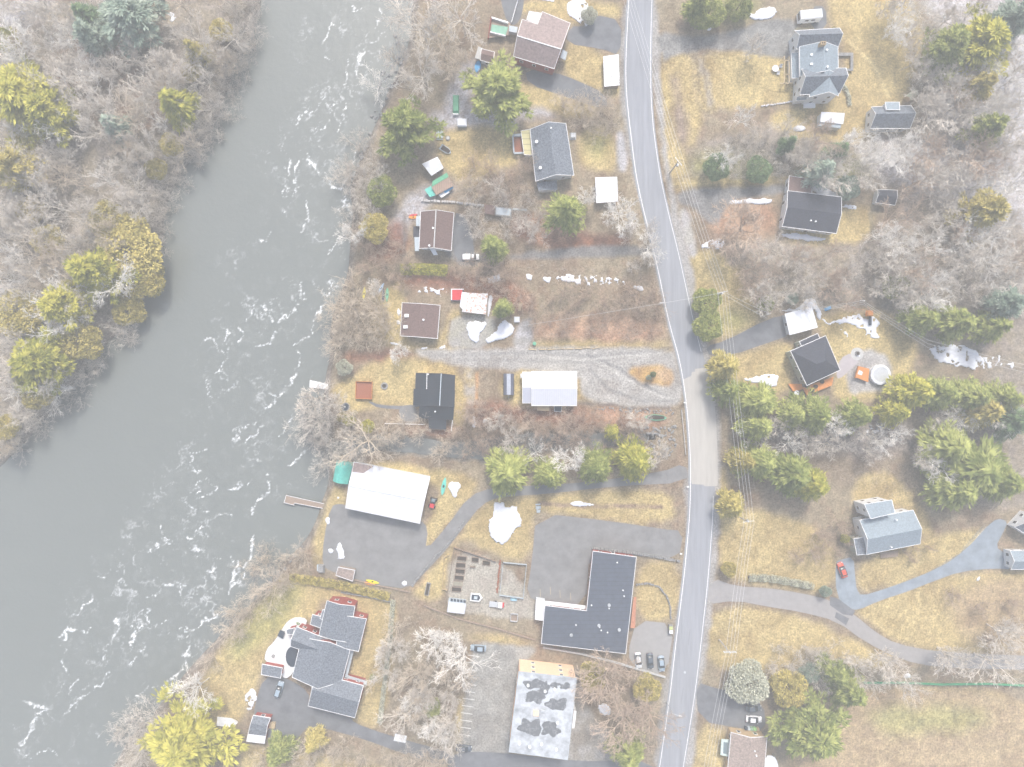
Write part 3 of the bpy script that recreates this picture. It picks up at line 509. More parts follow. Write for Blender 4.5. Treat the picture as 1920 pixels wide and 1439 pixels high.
# ================================================================ BUILDINGS
def block(root, polys, wallm, roofm, over=.35, trim=M_trim, win=True, wallz=0.0, storey=None, pane=M_glass, wk=None, thick=.18, door=False):
    """polys: lists of world points; makes a roof, walls beneath it, a trim line and windows under root"""
    loc = root.location
    key = lambda p: (round(p[0], 2), round(p[1], 2), round(p[2], 2))
    ed = {}; P = []
    for p in polys:
        p = [Vector(v) for v in p]
        nrm = sum(((p[i].x - p[(i + 1) % len(p)].x) * (p[i].y + p[(i + 1) % len(p)].y) for i in range(len(p))))
        if nrm < 0: p = p[::-1]
        P.append(p)
        for i in range(len(p)):
            a, b_ = key(p[i]), key(p[(i + 1) % len(p)])
            if (b_, a) in ed: del ed[(b_, a)]
            else: ed[(a, b_)] = 1
    nxt = {a: b_ for a, b_ in ed}; st = next(iter(nxt)); loop = [st]
    while nxt[loop[-1]] != st and len(loop) < 60: loop.append(nxt[loop[-1]])
    loop = [Vector(v) for v in loop]; N = len(loop)
    mb = MB()
    for p in P:
        q = [v - Vector(loc) for v in p]; k = len(q)
        mb.add(q + [v - Vector((0, 0, thick)) for v in q], [tuple(range(k)), tuple(range(2 * k - 1, k - 1, -1))])
    for i in range(N):
        a, b_ = loop[i] - Vector(loc), loop[(i + 1) % N] - Vector(loc); d = Vector((0, 0, thick))
        mb.add([a, b_, b_ - d, a - d], [(0, 3, 2, 1)])
    roof = mb.obj('roof', roofm, root)
    def off(dist):
        out = []
        for i in range(N):
            p0, p1, p2 = loop[i - 1], loop[i], loop[(i + 1) % N]
            d1 = Vector((p1.x - p0.x, p1.y - p0.y)).normalized(); d2 = Vector((p2.x - p1.x, p2.y - p1.y)).normalized()
            n1_ = Vector((-d1.y, d1.x)); n2_ = Vector((-d2.y, d2.x)); bis = (n1_ + n2_)
            bis = bis.normalized() if bis.length > .01 else n1_
            kk = dist / max(.4, bis.dot(n1_)); out.append(Vector((p1.x + bis.x * kk, p1.y + bis.y * kk, p1.z)))
        return out
    if trim:
        tb = MB(); oo = off(-.09); i2 = off(.03)
        for i in range(N):
            j = (i + 1) % N; L = Vector(loc)
            a, b_, c, d = oo[i] - L, oo[j] - L, i2[j] - L, i2[i] - L; up = Vector((0, 0, .03)); dn = Vector((0, 0, -.22))
            tb.add([a + up, b_ + up, c + up, d + up, a + dn, b_ + dn, c + dn, d + dn], [(0, 1, 2, 3), (4, 7, 6, 5), (0, 4, 5, 1), (2, 6, 7, 3)])
        tb.obj('roof_trim', trim, root)
    wl = off(over); wb = MB()
    for i in range(N):
        a, b_ = wl[i] - Vector(loc), wl[(i + 1) % N] - Vector(loc)
        za, zb = a.z - .12, b_.z - .12
        wb.add([(a.x, a.y, wallz - .1), (b_.x, b_.y, wallz - .1), (b_.x, b_.y, zb), (a.x, a.y, za)], [(0, 1, 2, 3)])
    wb.obj('wall', wallm, root)
    if win:
        for i in range(N):
            a, b_ = wl[i], wl[(i + 1) % N]; e = Vector((b_.x - a.x, b_.y - a.y)); Ln = e.length
            if Ln < 2.2: continue
            e.normalize(); nrm = Vector((e.y, -e.x)); mid = (a + b_) / 2
            if nrm.dot(Vector((-mid.x, -mid.y)).normalized()) < .12: continue
            zt = min(a.z, b_.z); ns = max(1, int((zt - .6) / 2.6)) if storey is None else storey
            k = wk or max(1, int(Ln / 2.9))
            for s_ in range(ns):
                zc = wallz + (zt - wallz) / ns * (s_ + .5) + .15
                for j in range(k):
                    tt = (j + .5) / k * Ln; c = Vector((a.x, a.y)) + e * tt + nrm * .03; ang = math.atan2(e.y, e.x)
                    isd = door and s_ == 0 and j == k // 2
                    fb = MB(); hh = 2.05 if isd else 1.25
                    zc2 = wallz + 1.05 if isd else zc
                    fb.box((c.x - loc[0], c.y - loc[1], zc2), (1.05, .1, hh), ang)
                    fo = fb.obj('door' if isd else 'window', M_trim, root)
                    pb = MB(); c2 = c + nrm * .035
                    pb.box((c2.x - loc[0], c2.y - loc[1], zc2), (.8, .08, hh - .25), ang); pb.obj('pane', pane, fo)
    return roof
def quad(z, *p): return [W(x, y, z) for x, y in p]
def gable(A, B, Cc, D, ze, zr):
    """eave outline A B C D; the ridge runs parallel to A-B"""
    a, b_, c, d = (W(*p, ze) for p in (A, B, Cc, D)); r1 = (a + d) / 2; r2 = (b_ + c) / 2; r1.z = r2.z = zr
    return [[a, b_, r2, r1], [r1, r2, c, d]]
def hip(A, B, Cc, D, ze, zr, inset=.3):
    a, b_, c, d = (W(*p, ze) for p in (A, B, Cc, D)); m1 = (a + d) / 2; m2 = (b_ + c) / 2
    r1 = m1.lerp(m2, inset); r2 = m2.lerp(m1, inset); r1.z = r2.z = zr
    return [[a, b_, r2, r1], [b_, c, r2], [c, d, r1, r2], [d, a, r1]]
def pz(l_): return [W(*p) for p in l_]
def house(name, label, cat, px, py): return thing(name, label, cat, W(px, py))
def vents(root, pts, z, m=M_white, r=.22, h=.35):
    for x, y in pts:
        p = W(x, y, z) - root.location; mb = MB(); mb.cyl((p.x, p.y, z - .3), r, h + .3, 8); mb.obj('roof_vent', m, root)
def boxpart(root, name, quadpts, z0, z1, m):
    mb = MB(); ps = [W(x, y, z1) - root.location for x, y in quadpts]; mb.prism([(p.x, p.y) for p in ps], z0, z1); return mb.obj(name, m, root)

h = house('house', 'two storey red house under a weathered brown roof with white streaks', 'house', 1012, 85)
block(h, [pz([(970, 67, 7.5), (1052, 92, 7.5), (1069, 44, 5), (1017, 22.5, 5), (1008, 46, 5.9), (979, 37, 5.9)]), pz([(963, 106, 5), (1039, 129, 5), (1052, 92, 7.5), (970, 67, 7.5)])], M_red, M_brownpale)
boxpart(h, 'flat_roof', [(987, 37), (992, 21), (1017, 25), (1009, 46)], 3.2, 3.4, M_snow); vents(h, [(993, 68), (1031, 80)], 6.6, M_rubber, .3)
boxpart(h, 'porch_canopy', [(1055, 93), (1064, 98), (1060, 113), (1050, 108)], 2.2, 2.5, M_lgrey)
boxpart(h, 'ridge_cap', [(970, 66.5), (1052, 91.5), (1051.6, 93), (969.6, 68)], 7.4, 7.56, M_white)
h = thing('pool_deck', 'raised deck with green covered pool and white rail beside the red house', 'deck', W(937, 50))
boxpart(h, 'platform', [(921, 31), (956, 42), (960, 65), (915, 72)], 1.0, 1.2, M_wood); boxpart(h, 'pool_cover', [(922, 46), (953, 51), (948, 66), (920, 59)], 1.2, 1.32, M_poolgreen)
for q_ in ([(921, 31), (953, 41), (952.5, 44), (920.5, 34)], [(919, 59), (948, 66), (948, 68), (919, 61)], [(920, 31), (922, 32), (916, 72), (914, 72)]): boxpart(h, 'rail', q_, 1.2, 2.0, M_white if q_[0][0] != 920 else M_red)
boxpart(h, 'changing_cabin', [(955, 48), (971, 51), (969, 62), (954, 59)], 1.2, 2.6, M_lgrey)
h = house('shed', 'small shed with a dark brown roof beside the large pine and blue paddling pool', 'shed', 910, 103)
block(h, gable((903, 92), (927, 98), (924, 120), (901, 113), 2.4, 3.0), M_whiteclap, M_brown, .15); boxpart(h, 'lean_to', [(897, 87), (907, 92), (900, 112), (890, 109)], 1.7, 1.9, M_concrete)

h = house('house', 'slate grey gabled house with a white gable end above a porch', 'house', 1035, 288)
block(h, gable((1004.5, 340), (994, 243), (1061, 232), (1076, 329), 3.6, 6.8), M_whiteclap, M_grey); vents(h, [(1006, 266), (1013, 315)], 5, M_white, .45, .2); vents(h, [(1033, 241)], 6.6)
block(h, [quad(2.6, (1006, 343), (1044, 338), (1045, 356), (1010, 358))], M_whiteclap, M_grey, .2, None, False)
block(h, [quad(2.6, (977, 246), (994, 243), (997, 291), (983, 290))], M_whiteclap, mat('striped_awning', (.5, .46, .25), .7, .1, 1, stripes=(1, 1.6, .45)), .2, M_trim, False)
h = thing('deck', 'brown timber deck with white rails west of the slate grey house', 'deck', W(972, 270)); boxpart(h, 'platform', [(963, 256), (980, 255), (982, 285), (965, 287)], .5, .8, M_redwood)
for q_ in ([(961, 252), (981, 250), (981, 255), (961, 256)], [(964, 286), (982, 285), (982, 288), (964, 289)], [(960, 254), (962.5, 254), (965, 287), (962.5, 287)]): boxpart(h, 'rail', q_, .8, 1.5, M_lgrey)
h = house('house', 'brown roofed house with a pale ridge and white porch strips on the river side', 'house', 818, 435)
block(h, gable((786, 466), (789, 397), (851, 399.5), (846, 470), 3.6, 6), M_whiteclap, M_brown); vents(h, [(812, 428), (805, 461)], 5.6, M_white, .3, .3)
boxpart(h, 'ridge_cap', [(816.5, 395), (818.5, 395), (814.5, 466), (812.5, 466)], 5.9, 6.08, M_concrete)
boxpart(h, 'porch', [(780, 406), (788, 405), (787, 424), (780, 424)], 2, 2.3, M_lgrey); boxpart(h, 'porch', [(777, 445), (787, 445), (785, 471), (778, 471)], 2, 2.3, M_lgrey); boxpart(h, 'deck', [(775, 425), (787, 425), (787, 445), (775, 445)], .8, 1, M_dark)
boxpart(h, 'canopy', [(806, 467), (815, 467), (821, 478), (813, 479)], 2.6, 2.75, M_white)
h = house('house', 'low brown roofed cottage with two skylights beside the red trampoline', 'house', 789, 600)
block(h, gable((751, 630), (754, 568), (825, 573), (820, 635), 3, 3.9), M_whiteclap, M_brown, .3); 
for x, y in ((762, 592), (760, 613)): boxpart(h, 'skylight', [(x - 4, y - 3), (x + 4, y - 3), (x + 4, y + 3), (x - 4, y + 3)], 3, 3.75, M_white)
vents(h, [(794, 600)], 3.9, M_white, .3)
h = house('house', 'black metal roofed house with stepped roofs and a timber deck nearby', 'house', 815, 745)
block(h, [pz([(780, 700, 3), (827, 701, 4.8), (826, 731, 4.8), (779, 730, 3)]), pz([(827, 701, 4.8), (853, 704, 3.6), (852, 732, 3.6), (826, 731, 4.8)])], M_tanwall, M_black, .25, M_dark)
block(h, [pz([(776, 730, 3.1), (826, 731, 4.86), (824, 761, 4.86), (775, 760, 3.1)]), pz([(826, 731, 4.86), (852.5, 732, 3.65), (851.5, 763, 3.65), (824, 761, 4.86)])], M_tanwall, M_black, .25, M_dark)
block(h, [pz([(787, 760, 3.6), (851, 762, 3.6), (849, 787, 2.7), (786, 784, 2.7)])], M_tanwall, M_black, .25, M_dark); block(h, [quad(2.3, (804, 786), (836, 787), (836, 805), (805, 803))], M_tanwall, M_black, .2, M_dark)
boxpart(h, 'roof_seam', [(800, 700), (801, 700), (800.5, 730), (799.5, 730)], 3.5, 3.95, M_trim); boxpart(h, 'ridge_cap', [(826.5, 701), (828, 701), (825, 761), (823.5, 761)], 4.7, 4.96, M_lgrey)
boxpart(h, 'gutter_pipe', [(848, 788), (849, 788), (846.5, 809), (845.5, 809)], 2.3, 2.45, M_trim); vents(h, [(816, 772), (803, 702)], 3.6)
h = house('barn', 'white metal roofed barn beside the gravel drive', 'barn', 1033, 729)
block(h, gable((997, 697), (1081, 697), (1081, 761), (997, 761), 4, 5.2), M_whiteclap, M_whitemetal, .2, M_trim)
block(h, gable((980, 698), (997, 698), (997, 756), (980, 756), 3.7, 4.8), M_whiteclap, mat('white_metal_side_panel', (.44, .46, .53), .4, .05, 1, stripes=(0, .6, .12)), .2, M_trim)
boxpart(h, 'lean_to', [(1007, 762), (1030, 762), (1030, 771), (1007, 770)], 2, 2.2, M_tanbox); boxpart(h, 'junction_box', [(976, 701), (980, 701), (980, 709), (976, 709)], 2, 2.4, M_white)
h = thing('solar_panel_rack', 'tilted dark panel leaning against the south side of the white barn', 'panel', W(1045, 768)); boxpart(h, 'panel', [(1040, 762), (1053, 762), (1052, 772), (1040, 771)], 1.8, 2.0, M_navy); boxpart(h, 'frame', [(1039, 761.5), (1054, 761.5), (1053, 773), (1039, 772)], 1.7, 1.8, M_steel)
# boathouse with snow
h = house('boathouse', 'long white snow covered building beside the riverside car park', 'building', 728, 924)
block(h, gable((648, 953), (787, 982), (806, 895), (664, 867), 4, 5.3), M_whiteclap, M_brownpale, .3)
a_, b_, c_, d_ = (W(*p, 4) for p in ((648, 953), (787, 982), (806, 895), (664, 867))); r1 = (a_ + d_) / 2; r2 = (b_ + c_) / 2; r1.z = r2.z = 5.3; U_ = Vector((0, 0, .1))
mb = MB(); cut = d_.lerp(c_, .26); cut2 = d_.lerp(r1, .4); cut3 = cut.lerp(r1, .25) + Vector((0, 0, 0)); L = h.location
midp = d_.lerp(c_, .15).lerp(r1.lerp(r2, .15), .38)
def top(pts): return [p + U_ - L for p in pts]
mb.add(top([a_, b_, r2, r1]), [(0, 1, 2, 3)]); mb.add(top([r1, r2, c_, cut, midp, cut2]), [(0, 1, 2, 3, 4, 5)]); mb.obj('roof_snow', mat('boathouse_roof_snow', (.66, .67, .71), .6, .16, .3, .4), h)
mb = MB(); rl = [r1 + U_ * 1.2 - L, r2 + U_ * 1.2 - L]; mb.tube(rl, .07, 4); mb.obj('ridge_seam', M_lgrey, h)
h = thing('tarp_shelter', 'rounded teal tarp shelter at the end of the boathouse', 'shelter', W(643, 886))
mb = MB(); A, B_, C2, D = (W(*p, 1.2) - h.location for p in ((631, 864), (662, 868), (652, 908.5), (624, 902.5))); vs = []; K = 8
for i in range(K + 1):
    t_ = i / K; zz = 1.2 + 1.3 * math.sin(math.pi * t_); p = A.lerp(B_, t_); q_ = D.lerp(C2, t_); vs += [(p.x, p.y, zz), (q_.x, q_.y, zz)]
mb.add(vs, [(2 * i + 1, 2 * i + 3, 2 * i + 2, 2 * i) for i in range(K)]); mb.obj('tarp', M_teal, h, True)
mb = MB(); mb.prism([(p.x, p.y) for p in (A, B_, C2, D)], -.1, 1.2); mb.obj('frame_skirt', M_teal, h)
# L-shaped building
h = house('commercial_building', 'L shaped building with a flat dark roof around a courtyard car park', 'building', 1110, 1130)
block(h, [quad(4.2, (1112, 1034), (1193, 1045), (1173, 1226), (1015, 1207), (1022, 1136), (1100, 1146))], M_red, mat('dark_membrane_roof', (.07, .085, .115), .7, .18, .8, stripes=(1, 1.2, .25)), .35, M_trim, door=True)
vents(h, [(1157, 1055), (1168, 1107), (1170, 1118), (1142, 1141), (1109, 1135), (1080, 1172), (1072, 1192), (1124, 1176), (1139, 1186), (1127, 1182)], 4.2, M_white, .2, .3); vents(h, [(1142, 1135), (1161, 1181), (1123, 1173), (1071, 1191)], 4.2, M_steel, .45, .3)
block(h, [quad(3, (1005, 1125), (1023, 1128), (1020, 1165), (1003, 1162))], M_whiteclap, M_white, .1, None, False)
boxpart(h, 'entrance_canopy', [(1188, 1120), (1193, 1120), (1191, 1178), (1182, 1178)], 2.3, 2.5, mat('terracotta_canopy', (.45, .2, .12), .7))
boxpart(h, 'walkway_roof', [(1023, 1127), (1098, 1136), (1098, 1143), (1023, 1134)], 2.5, 2.6, M_white)
# tall block with stained roof
h = house('apartment_block', 'three storey orange walled block with a black and white stained flat roof', 'building', 1018, 1335)
stain = mat('stained_membrane_roof', (.5, .53, .56), .8, .1, .35, col2=(.24, .26, .28), thr=(.4, .68))
def blot(root, cx, cy, rx_, ry_, z, seed, m):
    r_ = random.Random(seed); ph = [r_.uniform(0, 6.28) for _ in range(5)]; pts = []
    for i in range(60):
        a = 2 * math.pi * i / 60; k = 1 + sum(math.sin(a * (j + 2) + ph[j]) * .1 for j in range(5)) + r_.uniform(-.05, .05); pts.append((cx + rx_ * k * math.cos(a), cy + ry_ * k * math.sin(a)))
    boxpart(root, 'roof_stain', pts, z - .05, z + .006 + .002 * (seed % 5), m)
block(h, [quad(8.8, (973, 1260), (1081, 1272), (1064, 1425), (954.5, 1410))], M_brick, stain, .15, M_lgrey, True, storey=3, wk=2, pane=M_glassblue)
M_st = mat('dark_roof_stain', (.12, .13, .14), .85, .25, 1.2, col2=(.3, .31, .33), thr=(.5, .75))
for i_, (x_, y_, a_1, b_1) in enumerate([(1000, 1283, 18, 9), (1005, 1306, 19, 13), (1044, 1321, 19, 12), (995, 1364, 21, 16), (1032, 1367, 17, 14), (1040, 1285, 8, 6), (1060, 1287, 10, 6), (1022, 1290, 8, 12)]): blot(h, x_, y_, a_1, b_1, 8.8, i_ + 11, M_st)
block(h, [quad(6, (1076, 1333), (1081, 1334), (1077, 1366), (1072, 1366))], M_whiteclap, M_white, .05, None, False)
vents(h, [(993, 1400), (990, 1285), (1015, 1395), (1040, 1292), (1022, 1296), (1045, 1355), (1043, 1405), (974, 1394)], 8.8, M_white, .4, .5); boxpart(h, 'hatch', [(1000, 1332), (1010, 1333), (1010, 1344), (1000, 1343)], 8.8, 9.1, M_brick); boxpart(h, 'hatch', [(1014, 1332), (1023, 1333), (1023, 1337), (1014, 1336)], 8.8, 9.2, M_steel)
# mansion
h = house('mansion', 'large rambling grey shingled house with red walls by the river', 'house', 612, 1240)
G = lambda *a, **k: block(h, *a, M_red, M_grey, .3, **k)
G([pz([(613, 1127, 5.2), (637, 1134, 7.4), (625, 1200, 7.4), (598, 1192, 5.2)]), pz([(637, 1134, 7.4), (665, 1137, 5.4), (655, 1205, 5.4), (625, 1200, 7.4)])])
G([pz([(640, 1154, 6.6), (687, 1161, 4.6), (672, 1222, 4.6), (630, 1212, 6.6)])]); G([quad(4.6, (586, 1153), (607, 1158), (602, 1178), (582, 1171))]); G([quad(5, (605, 1144), (616, 1144), (612, 1165), (600, 1160))])
G(gable((545, 1212), (606, 1234), (616, 1200), (556, 1176), 4.9, 7.0)); G([quad(4.2, (537, 1181), (552, 1178), (549, 1190), (538, 1189))])
G([pz([(566, 1196, 5.1), (618, 1205, 7.8), (596, 1292, 7.8), (548, 1270, 5.1)]), pz([(618, 1205, 7.8), (656, 1220, 5.1), (641, 1278, 5.1), (596, 1292, 7.8)])])
G([pz([(588, 1262, 5.2), (681, 1286, 5.2), (673, 1317, 7.6), (585, 1293, 7.6)]), pz([(585, 1293, 7.6), (673, 1317, 7.6), (665, 1346, 5.2), (578, 1324, 5.2)])])
G([quad(3.4, (492, 1246), (529, 1253), (526, 1272), (490, 1265))], win=False)
boxpart(h, 'side_porch', [(656, 1220), (663, 1221), (652, 1267), (688, 1278), (687, 1285), (645, 1276)], 2.6, 2.8, M_lgrey); boxpart(h, 'dormer', [(611, 1165), (624, 1168), (621, 1187), (605, 1184)], 5.6, 6.6, M_grey)
h = thing('river_terrace', 'white curved terrace wrapping the river side of the grey mansion', 'terrace', W(530, 1220))
boxpart(h, 'deck', smooth([(556, 1157), (576, 1161), (573, 1175), (547, 1185), (545, 1209), (562, 1224), (568, 1226), (556, 1250), (541, 1273), (528, 1270), (525, 1250), (495, 1242), (499, 1218), (514, 1204), (530, 1178), (540, 1164)], 1), .5, .8, mat('white_terrace', (.66, .67, .67), .7, .06, 1))
boxpart(h, 'pool_cover', disc(548, 1232, 12.5, 19), .8, 1.0, M_navy); boxpart(h, 'firepit', disc(512, 1231, 3), .8, 1.1, M_stone)
h = thing('hot_tub', 'dark covered hot tub on the white terrace of the mansion', 'hot tub', W(527, 1190)); boxpart(h, 'cover', [(525, 1182), (534, 1186), (530, 1198), (520, 1193)], 1.5, 1.65, M_navy); boxpart(h, 'tub', [(525, 1183), (533, 1186), (529, 1197), (521, 1193)], .8, 1.5, M_stone)
h = house('shed', 'small red shed with a grey roof and white snow on its lower slope', 'shed', 485, 1366); block(h, [pz([(475, 1342, 2.6), (507, 1347, 2.6), (501, 1362, 3.6), (470, 1357, 3.6)]), pz([(470, 1357, 3.6), (501, 1362, 3.6), (496, 1394, 2.4), (462, 1390, 2.4)])], M_red, M_grey, .2); boxpart(h, 'roof_snow', [(465, 1377), (498, 1381), (496, 1395), (462, 1391)], 2.8, 3.0, M_snow)
tag(boxpart(thing('crate', 'tan wooden crate beside the small red shed', 'crate', W(510, 1362)), 'box', [(504, 1355), (516, 1356), (515, 1367), (503, 1366)], 0, .8, M_tanbox))
# north east white house
h = house('farmhouse', 'white farmhouse with joined blue grey roofs and a chimney', 'house', 1537, 130)
block(h, gable((1494, 92), (1570, 92), (1574, 53), (1490, 58), 5, 7.6), M_whiteclap, M_grey, .3)
block(h, gable((1572, 143), (1571, 88), (1499, 88), (1500, 143), 5.4, 8.3), M_whiteclap, M_bluegrey, .3); block(h, [pz([(1484, 100, 3.2), (1500, 99, 4), (1500, 146, 4), (1485, 147, 3.2)])], M_whiteclap, M_bluegrey, .2, win=False)
block(h, gable((1500, 178), (1574, 175), (1586, 128), (1503, 130), 5.8, 8.9), M_whiteclap, M_grey, .3); block(h, gable((1572, 180), (1572, 140), (1520, 142), (1518, 182), 5.8, 8.7), M_whiteclap, M_bluegrey, .3)
block(h, [pz([(1493, 189, 2.9), (1556, 184, 2.9), (1556, 176, 3.6), (1494, 182, 3.6)])], M_whiteclap, M_bluegrey, .2, win=False); boxpart(h, 'steps', [(1507, 191), (1529, 190), (1529, 202), (1508, 202)], 0, .6, M_white)
p = W(1543, 82, 9) - h.location; mb = MB(); mb.box((p.x, p.y, 8.2), (1.4, .9, 2.4)); ch = mb.obj('chimney', M_tanwall, h); mb = MB(); mb.box((p.x - .3, p.y, 9.42), (.35, .4, .08)); mb.box((p.x + .3, p.y, 9.42), (.35, .4, .08)); mb.obj('flue', M_rubber, ch)
for x, y in ((1522.5, 102.5), (1522.5, 120)): boxpart(h, 'skylight', [(x - 3, y - 2), (x + 3, y - 2), (x + 3, y + 2), (x - 3, y + 2)], 6.4, 7.0, M_white)
vents(h, [(1550, 94.5), (1551, 126), (1553, 153)], 8, M_white, .3, .3)
h = thing('deck', 'square grey walkway deck east of the white farmhouse', 'deck', W(1586, 116))
for q_ in ([(1573, 99), (1600, 99), (1600, 105), (1573, 105)], [(1595, 105), (1600, 105), (1600, 133), (1595, 133)], [(1573, 129), (1595, 129), (1595, 133), (1573, 133)]): boxpart(h, 'boardwalk', q_, .5, .7, M_stone)
h = thing('pergola', 'open timber pergola frame on the west side of the white farmhouse', 'pergola', W(1476, 125))
for q_ in ([(1470, 105), (1471.5, 105), (1471.5, 157), (1470, 157)], [(1479, 105), (1480.5, 105), (1480.5, 157), (1479, 157)], [(1470, 113), (1481, 113), (1481, 114.5), (1470, 114.5)], [(1470, 139), (1481, 139), (1481, 140.5), (1470, 140.5)], [(1462, 155.5), (1487, 155), (1487, 157), (1462, 157)]): boxpart(h, 'beam', q_, 2.1, 2.25, M_tanbox)
for x, y in ((1470.7, 106), (1480, 106), (1470.7, 156), (1480, 156)): boxpart(h, 'post', [(x - .5, y - .5), (x + .5, y - .5), (x + .5, y + .5), (x - .5, y + .5)], 0, 2.1, M_tanbox)
h = house('outbuilding', 'grey roofed outbuilding with a dormer and white gable end near the snowy wood', 'outbuilding', 1668, 222); block(h, gable((1632, 241), (1706, 241), (1708, 198), (1634, 201), 3.4, 6), M_whiteclap, M_grey, .25); block(h, [pz([(1660, 192, 4.6), (1686, 192, 4.6), (1687, 206, 5.7), (1662, 206, 5.7)])], M_whiteclap, M_bluegrey, .15, win=False)
h = house('hut', 'tiny greenish hut at the edge of the snowy wood', 'hut', 1710, 178); block(h, gable((1699, 180), (1713, 167), (1722, 176), (1708, 189), 1.8, 2.5), M_tanwall, mat('mossy_roof', (.36, .38, .27), .8), .12, None)
h = house('lean_to_shed', 'open shed with a bright white roof south of the farmhouse', 'shed', 1560, 226); block(h, [pz([(1540, 210, 3), (1584, 212.5, 3), (1581, 233, 2.5), (1538, 229, 2.5)])], M_whiteclap, M_snow, .15, None, False); block(h, [pz([(1538, 230, 2.2), (1578, 234, 2.2), (1576, 241, 1.9), (1534, 236, 1.9)])], M_whiteclap, M_lgrey, .1, None, False)
h = house('house', 'dark roofed ranch house with a brown rear wing and snow beside its walls', 'house', 1522, 395); block(h, gable((1467, 425), (1568, 438), (1578, 370), (1477, 358), 3.6, 5.0), M_whiteclap, M_dark, .3, door=True); block(h, [pz([(1480, 330, 3), (1523, 337, 3), (1522, 363, 3.4), (1478, 358, 3.4)])], M_whiteclap, M_brown, .2); vents(h, [(1520, 414), (1529, 416)], 4.4)
h = house('shed', 'small shed with a dark roof east of the ranch house', 'shed', 1660, 370); block(h, gable((1642, 380), (1678, 385), (1682, 357), (1646, 356), 2.3, 3), M_whiteclap, M_dark, .15)
# hip roof house
h = house('house', 'pale green house with a dark hipped roof and orange deck', 'house', 1530, 680)
A, B_, C2, D = (W(*p, 4.6) for p in ((1482.5, 658.7), (1548, 630), (1575, 694), (1513, 723))); m1 = W(1531, 683, 7.2); m2 = W(1548, 677, 7.2)
block(h, [[A, D, m1], [D, C2, m2, m1], [C2, B_, m2], [B_, A, m1, m2]], M_greenclap, M_dark, .3)
block(h, [pz([(1499, 641, 4.3), (1533, 626, 4.3), (1540, 642, 4.3), (1507, 657, 4.3)])], M_greenclap, M_dark, .2); 
h = thing('deck', 'bright orange timber deck along the south side of the pale green house', 'deck', W(1530, 725))
boxpart(h, 'platform', [(1505, 727), (1563, 707), (1560, 723), (1513, 742)], .9, 1.1, M_orange); boxpart(h, 'stair', [(1478, 720), (1503, 720), (1507, 730), (1487, 734)], .4, .6, M_orange)
for x, y in ((1513, 724), (1530, 725), (1523, 733), (1542, 716)):
    mb = MB(); p = W(x, y, 1.5) - h.location; mb.cyl((p.x, p.y, 1.1), .55, .5, 10); tag(mb.obj('planter', M_soil, h))
h = house('garage', 'bright white roofed garage at the end of the asphalt drive', 'garage', 1502, 602); block(h, gable((1481, 628), (1472, 589), (1522, 576), (1532.5, 614), 2.7, 3.6), M_whiteclap, M_snow, .15, M_white)
h = thing('above_ground_pool', 'round above ground pool with a grey cover ringed with snow', 'pool', W(1647, 703))
p0 = Vector((0, 0, 0)); mb = MB(); mb.cyl((0, 0, -.1), 2.85, 1.3, 28); mb.obj('wall', M_white, h); mb = MB(); mb.cyl((0, 0, 1.2), 2.2, .05, 24); mb.obj('cover', M_steel, h)
mb = MB()
for i in range(28):
    a = 2 * math.pi * i / 28; r_ = 2.45; wdt = .35 + .12 * rnd.random()
    if rnd.random() < .88: mb.box((r_ * math.cos(a), r_ * math.sin(a), 1.28), (wdt * 2, .56, .16), a, 0, .8)
mb.obj('rim_snow', M_snow, h)
h = thing('pool_deck', 'orange deck leading to the round covered pool', 'deck', W(1618, 702)); boxpart(h, 'platform', [(1611, 687), (1630, 692), (1628, 717), (1605, 708)], 1.0, 1.2, M_orange); boxpart(h, 'deck_snow', [(1611, 694), (1618, 698), (1616, 704), (1608, 702)], 1.2, 1.26, M_snow)
for q_ in ([(1610, 687), (1612, 687), (1606, 709), (1604, 709)],): boxpart(h, 'rail', q_, 1.2, 2, M_orange)
# east blue grey house
h = house('house', 'blue grey shingled house with a raised upper block above the curving gravel drive', 'house', 1665, 1000)
block(h, gable((1625, 1040), (1725, 1020), (1712, 957), (1612, 976), 4.8, 7.2), M_whiteclap, M_bluegrey, .3); block(h, [pz([(1621, 946, 6.6), (1672, 938, 6.6), (1678, 962, 7.8), (1633, 973, 7.8)])], M_whiteclap, M_bluegrey, .2); block(h, [pz([(1601, 1011, 4), (1623, 1007, 4.4), (1626, 1039, 4.4), (1607, 1041, 4)])], M_greenclap, M_grey, .15)
vents(h, [(1681, 975), (1671, 1026)], 6.5); boxpart(h, 'porch', [(1650, 1037), (1684, 1033), (1683, 1044), (1652, 1047)], .5, .7, M_wood)
h = house('garage', 'grey roofed garage with a white gable cut by the right edge', 'garage', 1920, 1050); block(h, gable((1896, 1068), (1975, 1068), (1975, 1034), (1894, 1033), 3, 4.5), M_whiteclap, M_bluegrey, .2)
h = house('house', 'white gabled building corner at the right edge above the gravel drive', 'house', 1940, 990); block(h, gable((1903, 989), (1940, 1012), (1975, 975), (1930, 960), 3.5, 6), M_whiteclap, M_grey, .2)
h = house('house', 'tan walled house with a brown roof and a pale green bay window', 'house', 1402, 1425); block(h, gable((1371, 1374), (1361, 1480), (1430, 1485), (1438, 1382), 3.6, 5.2), M_tanwall, M_tanroof, .3); boxpart(h, 'bay_window', [(1353, 1387), (1368, 1388), (1368, 1420), (1351, 1416)], 2, 2.4, mat('pale_green_trim', (.5, .6, .57), .6)); boxpart(h, 'bay_glass', [(1357, 1392), (1365, 1393), (1364, 1415), (1356, 1413)], 2.4, 2.46, M_glassblue); vents(h, [(1415, 1408), (1418, 1417)], 4.8)
h = thing('canopy_tent', 'white domed canopy behind the tan walled house', 'canopy', W(1446, 1430)); boxpart(h, 'canopy', smooth([(1435, 1417), (1452, 1418), (1459, 1432), (1460, 1450), (1434, 1448)], 1), 2.1, 2.4, M_white)
